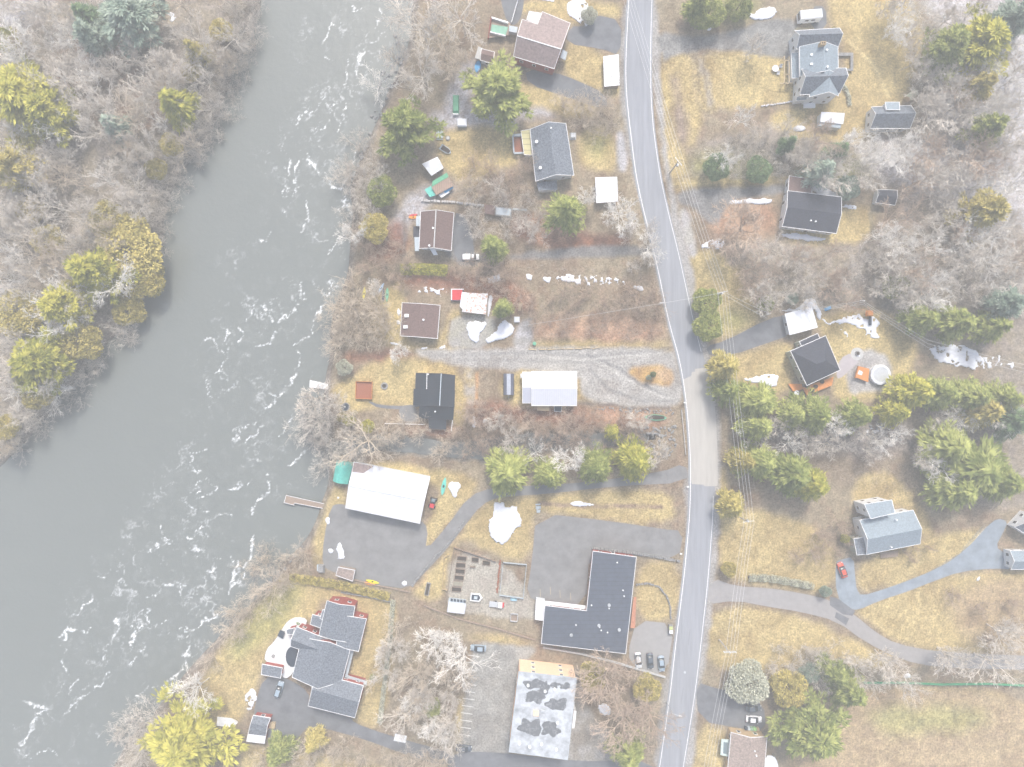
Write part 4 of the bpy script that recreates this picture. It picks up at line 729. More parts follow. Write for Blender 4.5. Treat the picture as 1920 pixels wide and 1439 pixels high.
for x, y in ((1436, 1419), (1453, 1420)): boxpart(h, 'post', [(x, y), (x + 1, y), (x + 1, y + 1), (x, y + 1)], 0, 2.1, M_steel)
# sheds near the river
h = house('shed', 'small shed with a broken snowy white roof in the riverside yard', 'shed', 811, 312); block(h, gable((792, 308), (820, 295), (831, 315), (809, 329), 2.2, 2.9), M_wood, M_snow, .15, M_white)
h = house('boat_shelter', 'shed with striped brown roof and green tarp edges by the river', 'shed', 826, 345); block(h, [pz([(809, 351, 2.5), (841.5, 332, 2.5), (850, 349, 2), (817.6, 366, 2)])], M_wood, mat('striped_brown_roof', (.36, .26, .2), .8, .1, 2, stripes=(0, .6, .5)), .15, None, False)
boxpart(h, 'green_tarp', [(811, 340), (838, 324), (841, 332), (809, 351)], 2.4, 2.6, M_green); boxpart(h, 'teal_tarp', [(796, 356), (808, 349), (817, 366), (806, 370)], 1.4, 1.6, M_teal); boxpart(h, 'white_tarp', [(822, 366), (840, 354), (843, 361), (828, 371)], 1, 1.15, M_white); boxpart(h, 'blue_tarp', [(832, 359), (849, 349), (850, 353), (835, 362)], 1.3, 1.4, M_blue)
h = house('shed', 'small brown roofed shed in the stone wall line', 'shed', 918, 393); block(h, [pz([(909, 384, 2.3), (928, 385, 2.3), (927, 403, 2), (909, 401, 2)])], M_wood, M_brown, .1, None, False)
h = thing('utility_trailer', 'grey metal trailer body standing next to the small brown shed', 'trailer', W(944, 396)); boxpart(h, 'body', [(928, 387), (960, 391), (959, 407), (928, 404)], .5, 1.6, M_stone); boxpart(h, 'lid', [(930, 389), (958, 392.5), (957, 405), (930, 402)], 1.6, 1.75, M_lgrey)
h = house('carport', 'flat white roofed carport beside the road bend', 'carport', 1137, 356); block(h, [quad(2.5, (1116, 333), (1157, 332), (1159, 378), (1118, 381))], M_wood, M_snow, .3, None, False)
h = house('garage', 'low garage with a mottled white roof beside the road', 'garage', 1146, 134); block(h, [quad(2.3, (1131, 106), (1160, 102), (1162, 160), (1133, 163))], M_wood, mat('mottled_snow_roof', (.75, .76, .78), .8, .1, 1.6, col2=(.32, .3, .3), thr=(.52, .66)), .2, None, False)
h = house('tool_shed', 'small tan roofed shed at the foot of the boathouse car park', 'shed', 648, 1072); block(h, [pz([(634, 1064, 2.4), (665, 1070, 2.4), (661, 1090, 2), (630, 1079, 2)])], M_wood, M_tanroof, .12, M_white, False)
h = house('patchwork_roof_shed', 'carport with a faded patchwork roof half covered in snow', 'shed', 893, 567); block(h, [quad(2.4, (874, 549), (915, 551), (911, 590), (866, 585))], M_wood, mat('patchwork_roof', (.66, .68, .72), .7, .1, 1.8, col2=(.5, .3, .2), thr=(.5, .58)), .2, None, False); boxpart(h, 'roof_snow', [(866, 548), (876, 549), (873, 586), (862, 575)], 2.4, 2.55, M_snow)
h = thing('greenhouse', 'small white slatted greenhouse in the fenced vegetable garden', 'greenhouse', W(856, 1137)); boxpart(h, 'walls', [(841, 1124), (873, 1128), (870, 1150), (839, 1147)], 0, 1.8, M_lgrey)
boxpart(h, 'roof', [(841, 1129), (874, 1133), (871, 1152), (838, 1148)], 1.8, 2.0, M_whitemetal)
for k in range(5): x = 845 + k * 6; boxpart(h, 'vent', [(x, 1123 + k * .7), (x + 4, 1123.5 + k * .7), (x + 4, 1128 + k * .7), (x, 1127.5 + k * .7)], 1.8, 1.95, M_navy)
# docks, decks
def deckthing(name, label, pts, z, m, posts=True, zb=-2.5, rail=None):
    h = thing(name, label, 'dock' if 'dock' in name else 'deck', W(*pts[0])); boxpart(h, 'planking', pts, z - .15, z, m)
    if rail:
        n_ = len(pts)
        for i in range(n_):
            a, b_ = Vector(pts[i]), Vector(pts[(i + 1) % n_]); e = (b_ - a).normalized(); k = Vector((-e.y, e.x)) * .7
            boxpart(h, 'edge_board', [tuple(a), tuple(b_), tuple(b_ + k), tuple(a + k)], z, z + (rail[1] if len(rail) > 1 else .12) - .003 * i, rail[0])
    for i, p in enumerate(pts):
        q_ = W(*p, z) - h.location; mb = MB(); mb.cyl((q_.x, q_.y, zb), .12, z - zb - .1, 6); mb.obj('post', M_wood, h)
    return h
deckthing('boat_dock', 'long timber dock reaching into the river from the boathouse lawn', [(536, 929), (614, 946), (610, 955), (552, 944), (551, 948), (532, 943)], -.9, M_wood, rail=(M_white, .1), zb=-3)
M_palec = mat('pale_concrete', (.72, .73, .74), .8, .06, 2)
deckthing('concrete_dock', 'pale slab landing over the water behind a bare tree', [(581, 713), (626, 723), (624, 731), (580, 727)], -.6, M_palec, zb=-3)
deckthing('garden_deck', 'square red brown timber deck with a rail on the riverside lawn', [(667, 715), (698, 716), (697, 749), (666, 748)], .5, M_redwood, zb=0, rail=(M_orange, .6))
# ================================================================ VEHICLES AND SMALL THINGS
def paint(name, c): return mat('paint_' + name, c, .25, .03, 1, spec=.6)
def loft(mb, secs, m=0, cap=True):
    """secs: (x, half_width, z_bottom, z_top, top_inset)"""
    vs = []
    for x, hw, zb, zt, ti in secs: vs += [(x, -hw, zb), (x, -hw, (zb + zt) / 2 + .1), (x, -hw + ti, zt), (x, hw - ti, zt), (x, hw, (zb + zt) / 2 + .1), (x, hw, zb)]
    fs = []
    for i in range(len(secs) - 1):
        for j in range(5): a = i * 6 + j; fs.append((a, a + 6, a + 7, a + 1))
    if cap: fs += [tuple(range(6)), tuple(range(len(vs) - 1, len(vs) - 7, -1))]
    mb.add(vs, fs, m)
def car(label, px, py, ang, pm, kind='car', Lc=4.5, name='parked_car', group=None):
    p = W(px, py); h = thing(name, label, {'car': 'car', 'pickup': 'pickup truck', 'suv': 'car'}[kind], (p.x, p.y, .05), R(ang), group)
    k = Lc / 4.5; zt = .95 if kind == 'car' else 1.08; rt = 1.45 if kind == 'car' else 1.75
    mb = MB(); loft(mb, [(-2.25 * k, .72, .35, zt - .15, .12), (-2.1 * k, .86, .25, zt - .05, .12), (-1.2 * k, .9, .22, zt, .1), (1.0 * k, .9, .22, zt, .1), (1.95 * k, .84, .25, zt - .18, .14), (2.25 * k, .68, .35, zt - .35, .14)])
    mb.obj('body', pm, h, True)
    if kind == 'pickup':
        c = [(-.1, .82, zt - .02, zt, .02), (.15, .8, zt - .02, rt, .14), (1.0, .8, zt - .02, rt, .14), (1.55, .78, zt - .02, zt, .02)]
        rx_ = (.2, .98)
        bb = MB(); bb.box((-1.2 * k, 0, zt + .03), (1.75 * k, 1.45, .06)); bb.obj('bed_liner', M_rubber if 'covered' not in label else pm, h)
    else:
        back = -2.0 if kind == 'suv' else -1.75
        c = [(back * k, .8, zt - .02, zt, .02), ((back + .35) * k, .8, zt - .02, rt - .03, .15), (-.3, .82, zt - .02, rt, .16), (.35 * k, .8, zt - .02, rt - .04, .16), (1.15 * k, .76, zt - .02, zt, .03)]
        rx_ = ((back + .5) * k, .25 * k)
    mb = MB(); loft(mb, c); mb.obj('windows', M_glass, h, True)
    mb = MB(); mb.box(((rx_[0] + rx_[1]) / 2, 0, rt + .0), (rx_[1] - rx_[0], 1.2, .07), 0, 0, .94); mb.obj('roof', pm, h)
    for sx in (-1, 1):
        for sy in (-1, 1):
            wv = []; mb = MB(); mb.tube([(sx * 1.38 * k, sy * .72, .33), (sx * 1.38 * k, sy * .92, .33)], .33, 12, 0, True); wo = mb.obj('wheel', M_rubber, h); mb = MB(); mb.tube([(sx * 1.38 * k, sy * .9, .33), (sx * 1.38 * k, sy * .935, .33)], .2, 8, 0, True); mb.obj('rim', M_steel, wo)
    for sy in (-1, 1):
        mb = MB(); mb.box((2.14 * k, sy * .58, zt - .33), (.14, .3, .16)); mb.obj('headlight', M_white, h)
        mb = MB(); mb.box((-2.2 * k, sy * .62, zt - .25), (.1, .2, .2)); mb.obj('tail_light', M_redP, h)
        mb = MB(); mb.box((.95 * k, sy * .99, zt + .05), (.18, .18, .13)); mb.obj('mirror', pm, h)
    return h
P_sil, P_dk, P_gb, P_wh, P_red, P_bk = paint('silver', (.7, .73, .76)), paint('charcoal', (.09, .11, .135)), paint('grey_blue', (.3, .38, .45)), paint('white', (.78, .8, .82)), paint('red', (.62, .1, .06)), paint('black', (.03, .035, .045))
car('silver hatchback, westernmost of three cars on the front forecourt', 1196, 1237, -84, P_sil)
car('charcoal hatchback in the middle of three cars on the front forecourt', 1218, 1238, -86, P_dk)
car('grey blue car nearest the road on the front forecourt', 1239, 1243, -84, P_gb)
car('dark grey car beside the hedge on the drive of the tan house', 1411, 1326, 2, P_dk)
car('white car parked alongside the tan walled house', 1412, 1347, -3, P_wh)
car('blue grey hatchback at the top end of the faded parking lot', 897, 1214, 176, P_gb)
car('dark car parked at the bottom of the faded parking lot', 870, 1401, -5, P_dk)
car('white pickup truck with a covered bed near the brown roofed house', 883, 483, 0, P_wh, 'pickup', 4.7, 'pickup_truck')
car('dark suv on the black drive of the grey mansion', 525, 1291, 72, P_gb, 'suv', 4.8)
car('red and orange car on the gravel spur by the blue grey house', 1577, 1068, 110, P_red)
# camper with rounded dark shell
h = thing('camper_trailer', 'dark grey rounded camper trailer beside the white barn', 'trailer', W(954, 721), 0)
mb = MB(); zz = [(.0, 1.45, .5), (.0, 1.5, 1.5), (.0, 1.2, 2.1), (.0, .6, 2.45), (.0, -.6, 2.45), (.0, -1.2, 2.1), (.0, -1.5, 1.5), (.0, -1.45, .5)]
vs = [(y, s * 3.0, z) for s in (-1, 1) for _, y, z in zz]; mb.add(vs, [(j, 8 + j, 9 + j, 1 + j) for j in range(7)] + [tuple(range(8)), tuple(range(15, 7, -1))]); mb.obj('shell', mat('dark_vinyl_shell', (.1, .11, .15), .4, .15, 2), h)
mb = MB(); mb.box((0, 0, 2.47), (1.1, 5.9, .08)); mb.obj('roof_panel', mat('pale_roof_panel', (.38, .41, .47), .4, .12, 1), h)
for s in (-1, 1): mb = MB(); mb.tube([(s * 1.4, 0, .35), (s * 1.6, 0, .35)], .35, 12, 0, True); mb.obj('wheel', M_rubber, h)
mb = MB(); mb.tube([(0, -3, .5), (0, -4, .5)], .06, 5); mb.obj('hitch', M_steel, h)
h = thing('motorhome', 'long white camper standing on the paved pad north of the farmhouse', 'camper', W(1513, 37), R(5))
mb = MB(); mb.box((0, 0, 1.7), (6.3, 2.6, 2.4), 0, 0, .95); mb.obj('body', M_white, h); mb = MB(); mb.box((.2, 0, 2.95), (5.6, 2.1, .12)); mb.obj('roof', M_snow, h); mb = MB(); mb.box((-3.1, 0, 1.9), (.2, 2.0, .9)); mb.obj('windscreen', M_glass, h)
for sx in (-1.9, 1.9):
    for s in (-1, 1): mb = MB(); mb.tube([(sx, s * 1.1, .35), (sx, s * 1.32, .35)], .36, 12, 0, True); mb.obj('wheel', M_rubber, h)
for x in (-1, 0.8): mb = MB(); mb.box((x, -1.3, 1.9), (1, .08, .6)); mb.obj('window', M_glass, h)
h = thing('ride_on_mower', 'red and dark tractor parked against the east side of the boathouse', 'tractor', W(812, 942), R(75))
mb = MB(); mb.box((.6, 0, .75), (1.6, 1.6, .8), 0, 0, .85); mb.obj('body', P_bk, h); mb = MB(); mb.box((-.9, 0, .75), (1.3, 1.4, .7), 0, 0, .85); mb.obj('hood', M_redP, h); mb = MB(); mb.box((.7, 0, 1.35), (.9, 1.1, .4), 0, 0, .8); mb.obj('cab', M_glassblue, h)
for sx in (-1.1, 1): 
    for s in (-1, 1): mb = MB(); mb.tube([(sx, s * .7, .4), (sx, s * 1.0, .4)], .42, 12, 0, True); mb.obj('wheel', M_rubber, h)
h = thing('trailer_boat', 'small boat on a trailer with a dark blue interior in the garden yard', 'boat', W(893, 1119), R(-5))
mb = MB(); mb.prism([(-1.6, -1.1), (1, -1.1), (1.8, 0), (1, 1.1), (-1.6, 1.1)], .3, .9); mb.obj('hull', M_white, h); mb = MB(); mb.prism([(-1.3, -.75), (.8, -.75), (1.2, 0), (.8, .75), (-1.3, .75)], .9, .98); mb.obj('cockpit', M_navy, h); mb = MB(); mb.box((-.1, 0, 1.05), (1, .8, .2)); mb.obj('seat', M_lgrey, h)
h = thing('flatbed_trailer', 'small trailer with a red and white load below the fenced pen', 'trailer', W(932, 1133), R(-5))
mb = MB(); mb.box((-1, 0, .5), (2.4, 1.6, .1)); mb.obj('bed', M_steel, h); mb = MB(); mb.box((.9, 0, .8), (1.2, 1.5, .5)); mb.obj('box', M_white, h); mb = MB(); mb.box((1.7, 0, .8), (.6, 1.4, .6), 0, 0, .7); mb.obj('cover', M_redP, h)
for s in (-1, 1): mb = MB(); mb.tube([(-.4, s * .75, .3), (-.4, s * .95, .3)], .3, 10, 0, True); mb.obj('wheel', M_rubber, h)
for nm, lb, ct, x, y, m, rz in (('tarp_bundle', 'pale blue covered bundle beside the gate of the fenced pen', 'bundle', 963, 1124, mat('pale_blue_tarp', (.3, .5, .6), .5), -4), ('tarp_bundle', 'blue tarp bundle on the lawn behind the snow patches', 'bundle', 1552, 579, M_blue, 20)):
    h = thing(nm, lb, ct, W(x, y), R(rz)); mb = MB(); mb.box((0, 0, .3), (2, .9, .6), 0, 0, .6); mb.obj('cover', m, h)
def boat(name, label, px, py, ang, L, Wd, m, inner=None, deckh=.32, cat='kayak', z=0.0, two=True):
    p = W(px, py); h = thing(name, label, cat, (p.x, p.y, max(z, gz(p.x, p.y))), R(ang)); mb = MB(); n_ = 10; vs = []
    for i in range(n_ + 1):
        t_ = i / n_; x = (t_ - .5) * L; hw = Wd / 2 * (math.sin(math.pi * t_) ** .6 if two else min(1, (1 - t_) * 3) ** .6) + .01
        vs += [(x, -hw, deckh), (x, -hw * .7, .1), (x, 0, 0), (x, hw * .7, .1), (x, hw, deckh), (x, 0, deckh + (.06 if inner is None else -.12))]
    fs = [(i * 6 + j, i * 6 + (j + 1) % 6, i * 6 + 6 + (j + 1) % 6, i * 6 + 6 + j) for i in range(n_) for j in range(6)]
    fs += [tuple(range(5, -1, -1)), tuple(range(n_ * 6, n_ * 6 + 6))]
    mb.add(vs, fs); mb.obj('hull', m, h, False)
    mb = MB(); pp = []
    for i in range(9): t_ = .12 + .76 * i / 8; pp.append(((t_ - .5) * L, Wd / 2 * .78 * (math.sin(math.pi * t_) ** .6 if two else min(1, (1 - t_) * 3) ** .6)))
    if inner is None: pp = [((a - .0) * .2, b_ * .6) for a, b_ in pp]
    mb.prism([(a, b_) for a, b_ in pp] + [(a, -b_) for a, b_ in pp[::-1]], deckh - .02, deckh + .065 if inner is None else deckh + .015); mb.obj('cockpit', inner or M_rubber, h)
    return h
boat('kayak', 'bright yellow kayak lying alone near the river bank', 683, 551, 84, 3.6, .8, M_yellow)
boat('canoe', 'pale green canoe in the rack beside the river', 726, 553, 86, 4.0, .9, M_greenP, cat='canoe'); boat('canoe', 'black canoe lying left of the pale green canoe', 719, 554, 88, 4.0, .8, M_navy, cat='canoe')
boat('canoe', 'blue grey canoe leaning at a slant above the black canoe', 715, 541, 62, 3.4, .7, mat('blue_grey_plastic', (.35, .45, .58), .4), cat='canoe')
boat('kayak', 'orange and red kayak at the corner of the brown roofed house', 775, 408, 2, 2.7, .9, M_orangeP); boat('kayak', 'red kayak tucked behind the orange one at the brown roofed house', 775, 404.5, 10, 2.4, .7, M_redP)
boat('canoe', 'upturned teal canoe lying beside a snow patch east of the boathouse', 832, 912, 79, 5.2, 1.2, M_teal, cat='canoe')
boat('kayak', 'orange kayak against the retaining wall of the boathouse car park', 693, 1094, -12, 3.6, .8, M_orangeP); boat('kayak', 'yellow kayak against the retaining wall next to the orange one', 699, 1090.5, -14, 3.9, .8, M_yellow)
boat('rowing_boat', 'dark rowing boat with a pale rim on the ochre yard', 836, 282, -32, 3.5, 1.7, M_lgrey, M_soil, .5, 'rowing boat', two=False)
boat('planter_boat', 'green rowing boat filled with plants near the culvert', 1229, 783, -2, 6.4, 1.7, M_greenP, M_soil, .5, 'boat')
boat('boat', 'white boat under snow on the mansion lawn near the river', 428, 1352, -6, 5.8, 2.6, M_white, M_snow, .8, 'boat', two=False)
boat('paddling_pool', 'bright blue oval plastic pool beside the large pine', 896, 126, 80, 3.6, 1.7, M_blue, M_blue, .4, 'pool')
for nm, lb, ct, q_, z0, z1, m in [
 ('trampoline_mat', '', '', None, 0, 0, None)][:0]: pass
def simple(name, label, cat, px, py, parts, rz=0):
    h = thing(name, label, cat, W(px, py), R(rz))
    for pn, kind, c, sz, m in parts:
        mb = MB()
        if kind == 'box': mb.box(c, sz)
        elif kind == 'tap': mb.box(c, sz, 0, 0, .75)
        elif kind == 'cyl': mb.cyl(c, sz[0], sz[1], 14)
        elif kind == 'tube': mb.tube(c, sz, 5, 0, True)
        mb.obj(pn, m, h)
    return h
simple('trampoline', 'square red trampoline with a pale frame beside the patchwork roof shed', 'trampoline', 858, 554, [('mat', 'box', (0, 0, .8), (2.9, 2.9, .06), M_redP), ('frame', 'box', (0, 1.6, .8), (3.6, .25, .12), M_white), ('frame', 'box', (0, -1.6, .8), (3.6, .25, .12), M_navy), ('frame', 'box', (1.65, 0, .8), (.25, 2.9, .12), M_navy), ('frame', 'box', (-1.65, 0, .8), (.25, 2.9, .12), M_white)] + [('leg', 'cyl', (x, y, 0), (.06, .75), M_steel) for x in (-1.6, 1.6) for y in (-1.6, 1.6)])
simple('picnic_table', 'grey picnic table on the ochre lawn below the pine', 'table', 825, 255, [('table_top', 'box', (0, 0, .72), (1.9, 1.7, .08), M_lgrey), ('bench', 'box', (0, 1.1, .42), (1.9, .3, .06), M_lgrey), ('bench', 'box', (0, -1.1, .42), (1.9, .3, .06), M_lgrey), ('leg', 'box', (-.7, 0, .35), (.1, 1.6, .68), M_wood), ('leg', 'box', (.7, 0, .35), (.1, 1.6, .68), M_wood)])
simple('fire_pit', 'small round stone fire pit on the ochre lawn', 'fire pit', 840, 260, [('ring', 'cyl', (0, 0, 0), (.65, .4), M_stone), ('ash', 'cyl', (0, 0, .4), (.45, .03), M_concrete)])
simple('tree_stump', 'dark round stump in the middle of the tan lawn by the black roofed house', 'stump', 721, 724, [('stump', 'cyl', (0, 0, 0), (1.0, .4), M_stone), ('hollow', 'cyl', (0, 0, .4), (.6, .04), M_soil)])
simple('garden_pond', 'dark round garden pond by the riverbank south of the red deck', 'pond', 648, 763, [('rim', 'cyl', (0, 0, 0), (1.2, .25), M_stone), ('water', 'cyl', (0, 0, .25), (1.0, .03), M_navy), ('fountain', 'cyl', (-.1, 0, .28), (.18, .25), M_white)])
simple('storage_box', 'white storage box above the ochre yard', 'box', 867, 233, [('body', 'box', (0, 0, .6), (2.4, 2, 1.2), M_lgrey), ('lid', 'tap', (0, 0, 1.3), (2.7, 2.2, .25), M_snow)])
simple('canoe_cover', 'long dark green covered boat below the tall pine', 'boat', 855, 197, [('cover', 'tap', (0, 0, .5), (1.8, 5.5, 1), M_green), ('stern', 'box', (0, -2.9, .45), (1.6, .3, .8), M_white)])
simple('garden_table', 'round table dusted with snow beside the farmhouse pergola', 'table', 1452, 131, [('table_top', 'cyl', (0, 0, .7), (.95, .1), M_snow), ('leg', 'cyl', (0, 0, 0), (.12, .7), M_steel)])
for x, y, lb in ((1463, 126, 'garden chair with snow on its seat between table and farmhouse pergola'), (1458, 139, 'second snowy garden chair south of the round table')): simple('garden_chair', lb, 'chair', x, y, [('seat', 'box', (0, 0, .42), (.8, .7, .08), M_snow), ('backrest', 'box', (0, .35, .75), (.8, .08, .6), M_white), ('leg', 'box', (0, 0, .2), (.5, .5, .38), M_steel)])
simple('fire_bowl', 'dark fire bowl ringed with snow on the round grey patio', 'fire bowl', 1607, 663, [('bowl', 'cyl', (0, 0, .05), (.65, .4), M_stone), ('ash', 'cyl', (0, 0, .45), (.45, .03), M_soil), ('snow', 'box', (.3, -.7, .12), (.9, .4, .12), M_snow)])
simple('swing_set', 'orange swing set with a dark slide on the snowy lawn', 'swing set', 1612, 585, [('top_bar', 'tube', [(-1.8, .6, 2.1), (1.8, .2, 2.1)], .07, M_orange), ('platform', 'box', (1.9, -.6, 1.2), (1.8, 1.6, .15), M_orangeP), ('canopy', 'tap', (1.9, -.6, 2.2), (1.7, 1.5, .3), M_orange), ('slide', 'box', (2.6, -2.6, .7), (.8, 2.6, .12), M_navy)] + [('leg', 'tube', [(x, .5, 2.1), (x + d, .5 + e, 0)], .06, M_orange) for x, d, e in ((-1.8, -.5, 1), (-1.8, -.5, -1), (1.8, .4, 1), (1.8, .4, -1))])
simple('sandbox', 'cream ring shaped sandbox under the power lines', 'sandbox', 1655, 594, [('rim', 'box', (0, .45, .15), (1.4, .25, .3), M_tanbox), ('rim', 'box', (0, -.45, .15), (1.4, .25, .3), M_tanbox), ('rim', 'box', (.65, 0, .15), (.25, .9, .3), M_tanbox), ('rim', 'box', (-.65, 0, .15), (.25, .9, .3), M_tanbox)], -20)
simple('patio_umbrella', 'round white folded umbrella base beside the orange stairs', 'umbrella', 1491, 737, [('cover', 'cyl', (0, 0, .9), (.7, .2), M_snow), ('pole', 'cyl', (0, 0, 0), (.05, 1), M_steel)])
simple('garden_bench', 'slatted bench between the raised beds and the yard', 'bench', 887, 1063, [('seat', 'box', (0, 0, .42), (1.5, .5, .06), M_wood), ('backrest', 'box', (0, .28, .7), (1.5, .06, .4), M_wood), ('leg', 'box', (-.6, 0, .2), (.1, .4, .4), M_wood), ('leg', 'box', (.6, 0, .2), (.1, .4, .4), M_wood)])
simple('roadside_bin', 'striped bin at the corner of the front forecourt', 'bin', 1256, 1178, [('body', 'box', (0, 0, .7), (1.1, 2.4, 1.4), M_stone), ('lid', 'box', (0, .5, 1.45), (1.0, .9, .12), mat('lime_lid', (.45, .5, .2), .5)), ('lid', 'box', (0, -.6, 1.45), (1.0, .9, .12), M_white)])
simple('crate', 'long dark crate lying on the tan grass west of the vegetable garden', 'crate', 802, 1104, [('body', 'box', (0, 0, .3), (1.2, 3.6, .6), M_stone), ('soil', 'box', (0, 0, .62), (.8, 3.2, .06), M_soil)], -12)
simple('wire_crate', 'pale wire crate at the lower corner of the garden yard', 'crate', 964, 1157, [('base', 'box', (0, 0, .1), (2, 2.2, .2), M_wood), ('frame', 'box', (-.95, 0, .5), (.12, 2.2, .8), M_steel), ('frame', 'box', (.95, 0, .5), (.12, 2.2, .8), M_steel), ('frame', 'box', (0, 1.05, .5), (1.8, .12, .8), M_steel), ('frame', 'box', (0, -1.05, .5), (1.8, .12, .8), M_steel)], -4)
simple('water_tank', 'small teal barrel beside the gravel drive log edge', 'barrel', 1002, 645, [('body', 'cyl', (0, 0, 0), (.5, 1), M_teal), ('lid', 'cyl', (0, 0, 1), (.42, .08), M_greenP)])
simple('burn_barrel', 'dark covered pile by the corner of the boathouse car park', 'cover', 603, 1066, [('cover', 'tap', (0, 0, .5), (1.9, 2.4, 1), M_stone), ('edge', 'box', (-.9, .3, .6), (.4, 1.8, .3), M_lgrey)])
simple('pallet', 'small grey framed pallet on the mansion lawn', 'pallet', 365, 1334, [('slab', 'box', (0, 0, .3), (2.8, 1.6, .5), M_stone), ('rim', 'box', (0, .95, .35), (3.2, .3, .5), M_lgrey), ('rim', 'box', (0, -.95, .35), (3.2, .3, .5), M_lgrey), ('rim', 'box', (1.55, 0, .34), (.3, 1.6, .5), M_lgrey), ('rim', 'box', (-1.55, 0, .34), (.3, 1.6, .5), M_lgrey)], -8)
simple('gate_slab', 'pale striped slab laid across the mansion drive', 'gate', 751, 1383, [('panel', 'box', (0, 0, .35), (3.4, 1.9, .15), M_white), ('edge', 'box', (0, -1.05, .35), (3.5, .2, .2), M_steel)], -12)
simple('propane_tank', 'white tank beside a lumpy bush east of the slate grey house', 'tank', 1074, 256, [('cover', 'tap', (0, 0, .5), (1.6, 1.8, 1), mat('grey_white_cover', (.55, .57, .58), .6, .3, 2)), ('base', 'box', (0, 0, .06), (1.9, 2, .12), M_concrete)])
simple('lobster_cart', 'long pale cart by the snow heap above the gravel turning', 'cart', 975, 576, [('bed', 'box', (0, 0, .5), (.9, 2.4, .15), M_tanbox), ('wheel', 'cyl', (0, 0, .1), (.5, .3), M_rubber)], -8)
simple('snow_covered_box', 'white square box between the snow heap and the gravel turning', 'box', 969, 600, [('body', 'box', (0, 0, .4), (1.5, 1.5, .8), M_concrete), ('lid', 'tap', (0, 0, .85), (1.6, 1.6, .15), M_snow)])
simple('manhole_cover', 'small round iron cover set in the road surface', 'manhole cover', 1284, 1261, [('cover', 'cyl', (0, 0, .0), (.33, .085), M_steel)])
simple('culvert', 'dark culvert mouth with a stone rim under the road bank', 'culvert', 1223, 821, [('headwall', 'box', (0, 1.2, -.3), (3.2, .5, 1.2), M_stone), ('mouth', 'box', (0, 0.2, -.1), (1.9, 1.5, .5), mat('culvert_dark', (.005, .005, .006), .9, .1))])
# recycling bins by the tan house, a run of separate bins
bm_ = [M_navy, M_lgrey, mat('sage_bin', (.25, .38, .25), .5), mat('green_bin', (.3, .55, .2), .5), M_tanbox]
for i, (m, c) in enumerate(zip(bm_, ('dark', 'grey', 'sage green', 'bright green', 'cream'))):
    simple('wheelie_bin', f'{c} bin in the row along the north wall of the tan house', 'bin', 1397 + i * 5.6, 1363.5 + i * .4, [('body', 'tap', (0, 0, .5), (.65, .75, 1), m), ('lid', 'box', (0, 0, 1.03), (.7, .78, .07), m)])
# raised beds
bed0 = None
for i, (x, y, rz, sx) in enumerate([(866, 1047, -4, 2.8), (864, 1059.5, -4, 2.8), (863, 1071, -5, 2.8), (861, 1083, -5, 2.8), (859, 1094, -5, 2.8), (856, 1105, -5, 2.8), (891, 1049.5, -6, 2.1), (912, 1055.5, -6, 2.3)]):
    pos = ('topmost', 'second', 'third', 'fourth', 'fifth', 'lowest')[i] + ' raised bed in the west column of the vegetable garden' if i < 6 else ('smaller raised bed just east of the column of beds', 'dark raised bed with a pale frame nearest the pen fence')[i - 6]
    h = simple('raised_bed', pos, 'raised bed', x, y, [('soil', 'box', (0, 0, .28), (sx - .2, 1.1, .2), M_soil if i != 4 else mat('bed_straw', (.28, .26, .2), .9, .3, 4)), ('frame', 'box', (0, .62, .2), (sx, .12, .4), M_wood), ('frame', 'box', (0, -.62, .2), (sx, .12, .4), M_wood), ('frame', 'box', (sx / 2 - .06, 0, .2), (.12, 1.1, .4), M_wood), ('frame', 'box', (-sx / 2 + .06, 0, .2), (.12, 1.1, .4), M_wood)], rz)
    h['group'] = 'raised beds in the vegetable garden'
# fences, walls, guard rails
def run(name, label, cat, pts, hgt, wd, m, posts=None, pm=None, rough=0, z0=0.0, part='panel'):
    P_ = [W(*p) for p in pts]; h = thing(name, label, cat, P_[0]); mb = MB()
    rr = random.Random(hash(label) % 999 if False else len(label))
    for i in range(len(P_) - 1):
        a, b_ = P_[i] - P_[0], P_[i + 1] - P_[0]; L = (b_ - a).length; ang = math.atan2(b_.y - a.y, b_.x - a.x)
        if rough:
            k = max(2, int(L / rough))
            for j in range(k):
                c = a.lerp(b_, (j + .5) / k); mb.box((c.x + rr.uniform(-.1, .1), c.y + rr.uniform(-.1, .1), z0 + hgt / 2 * rr.uniform(.8, 1.1)), (L / k * rr.uniform(.8, 1), wd * rr.uniform(.7, 1.1), hgt), ang + rr.uniform(-.2, .2), 0, .8)
        else:
            c = (a + b_) / 2; mb.box((c.x, c.y, z0 + hgt / 2 + .002 * i), (L, wd, hgt), ang)
    mb.obj(part, m, h)
    if posts:
        for i in range(len(P_) - 1):
            a, b_ = P_[i] - P_[0], P_[i + 1] - P_[0]; k = max(1, round((b_ - a).length / posts))
            for j in range(k + (i == len(P_) - 2)):
                c = a.lerp(b_, j / k); mb = MB(); mb.box((c.x, c.y, (hgt + z0) / 2 + .1), (.16, .16, hgt + z0 + .2)); mb.obj('post', pm or m, h)
    return h
run('garden_fence', 'pale timber fence along the north and west side of the vegetable garden', 'fence', [(930, 1052), (852, 1026), (838, 1120)], .9, .08, M_wood, 2.5)
run('pen_fence', 'fence around the rectangular pen beside the courtyard car park', 'fence', [(943.5, 1054), (987, 1058), (981, 1121), (937, 1115), (943.5, 1054)], 1.0, .1, M_lgrey, 2.5)
run('stone_edging', 'dark rough edging between the vegetable garden and the pen', 'wall', [(938, 1050), (932, 1113)], .4, .6, M_redwood, rough=.7, part='logs')
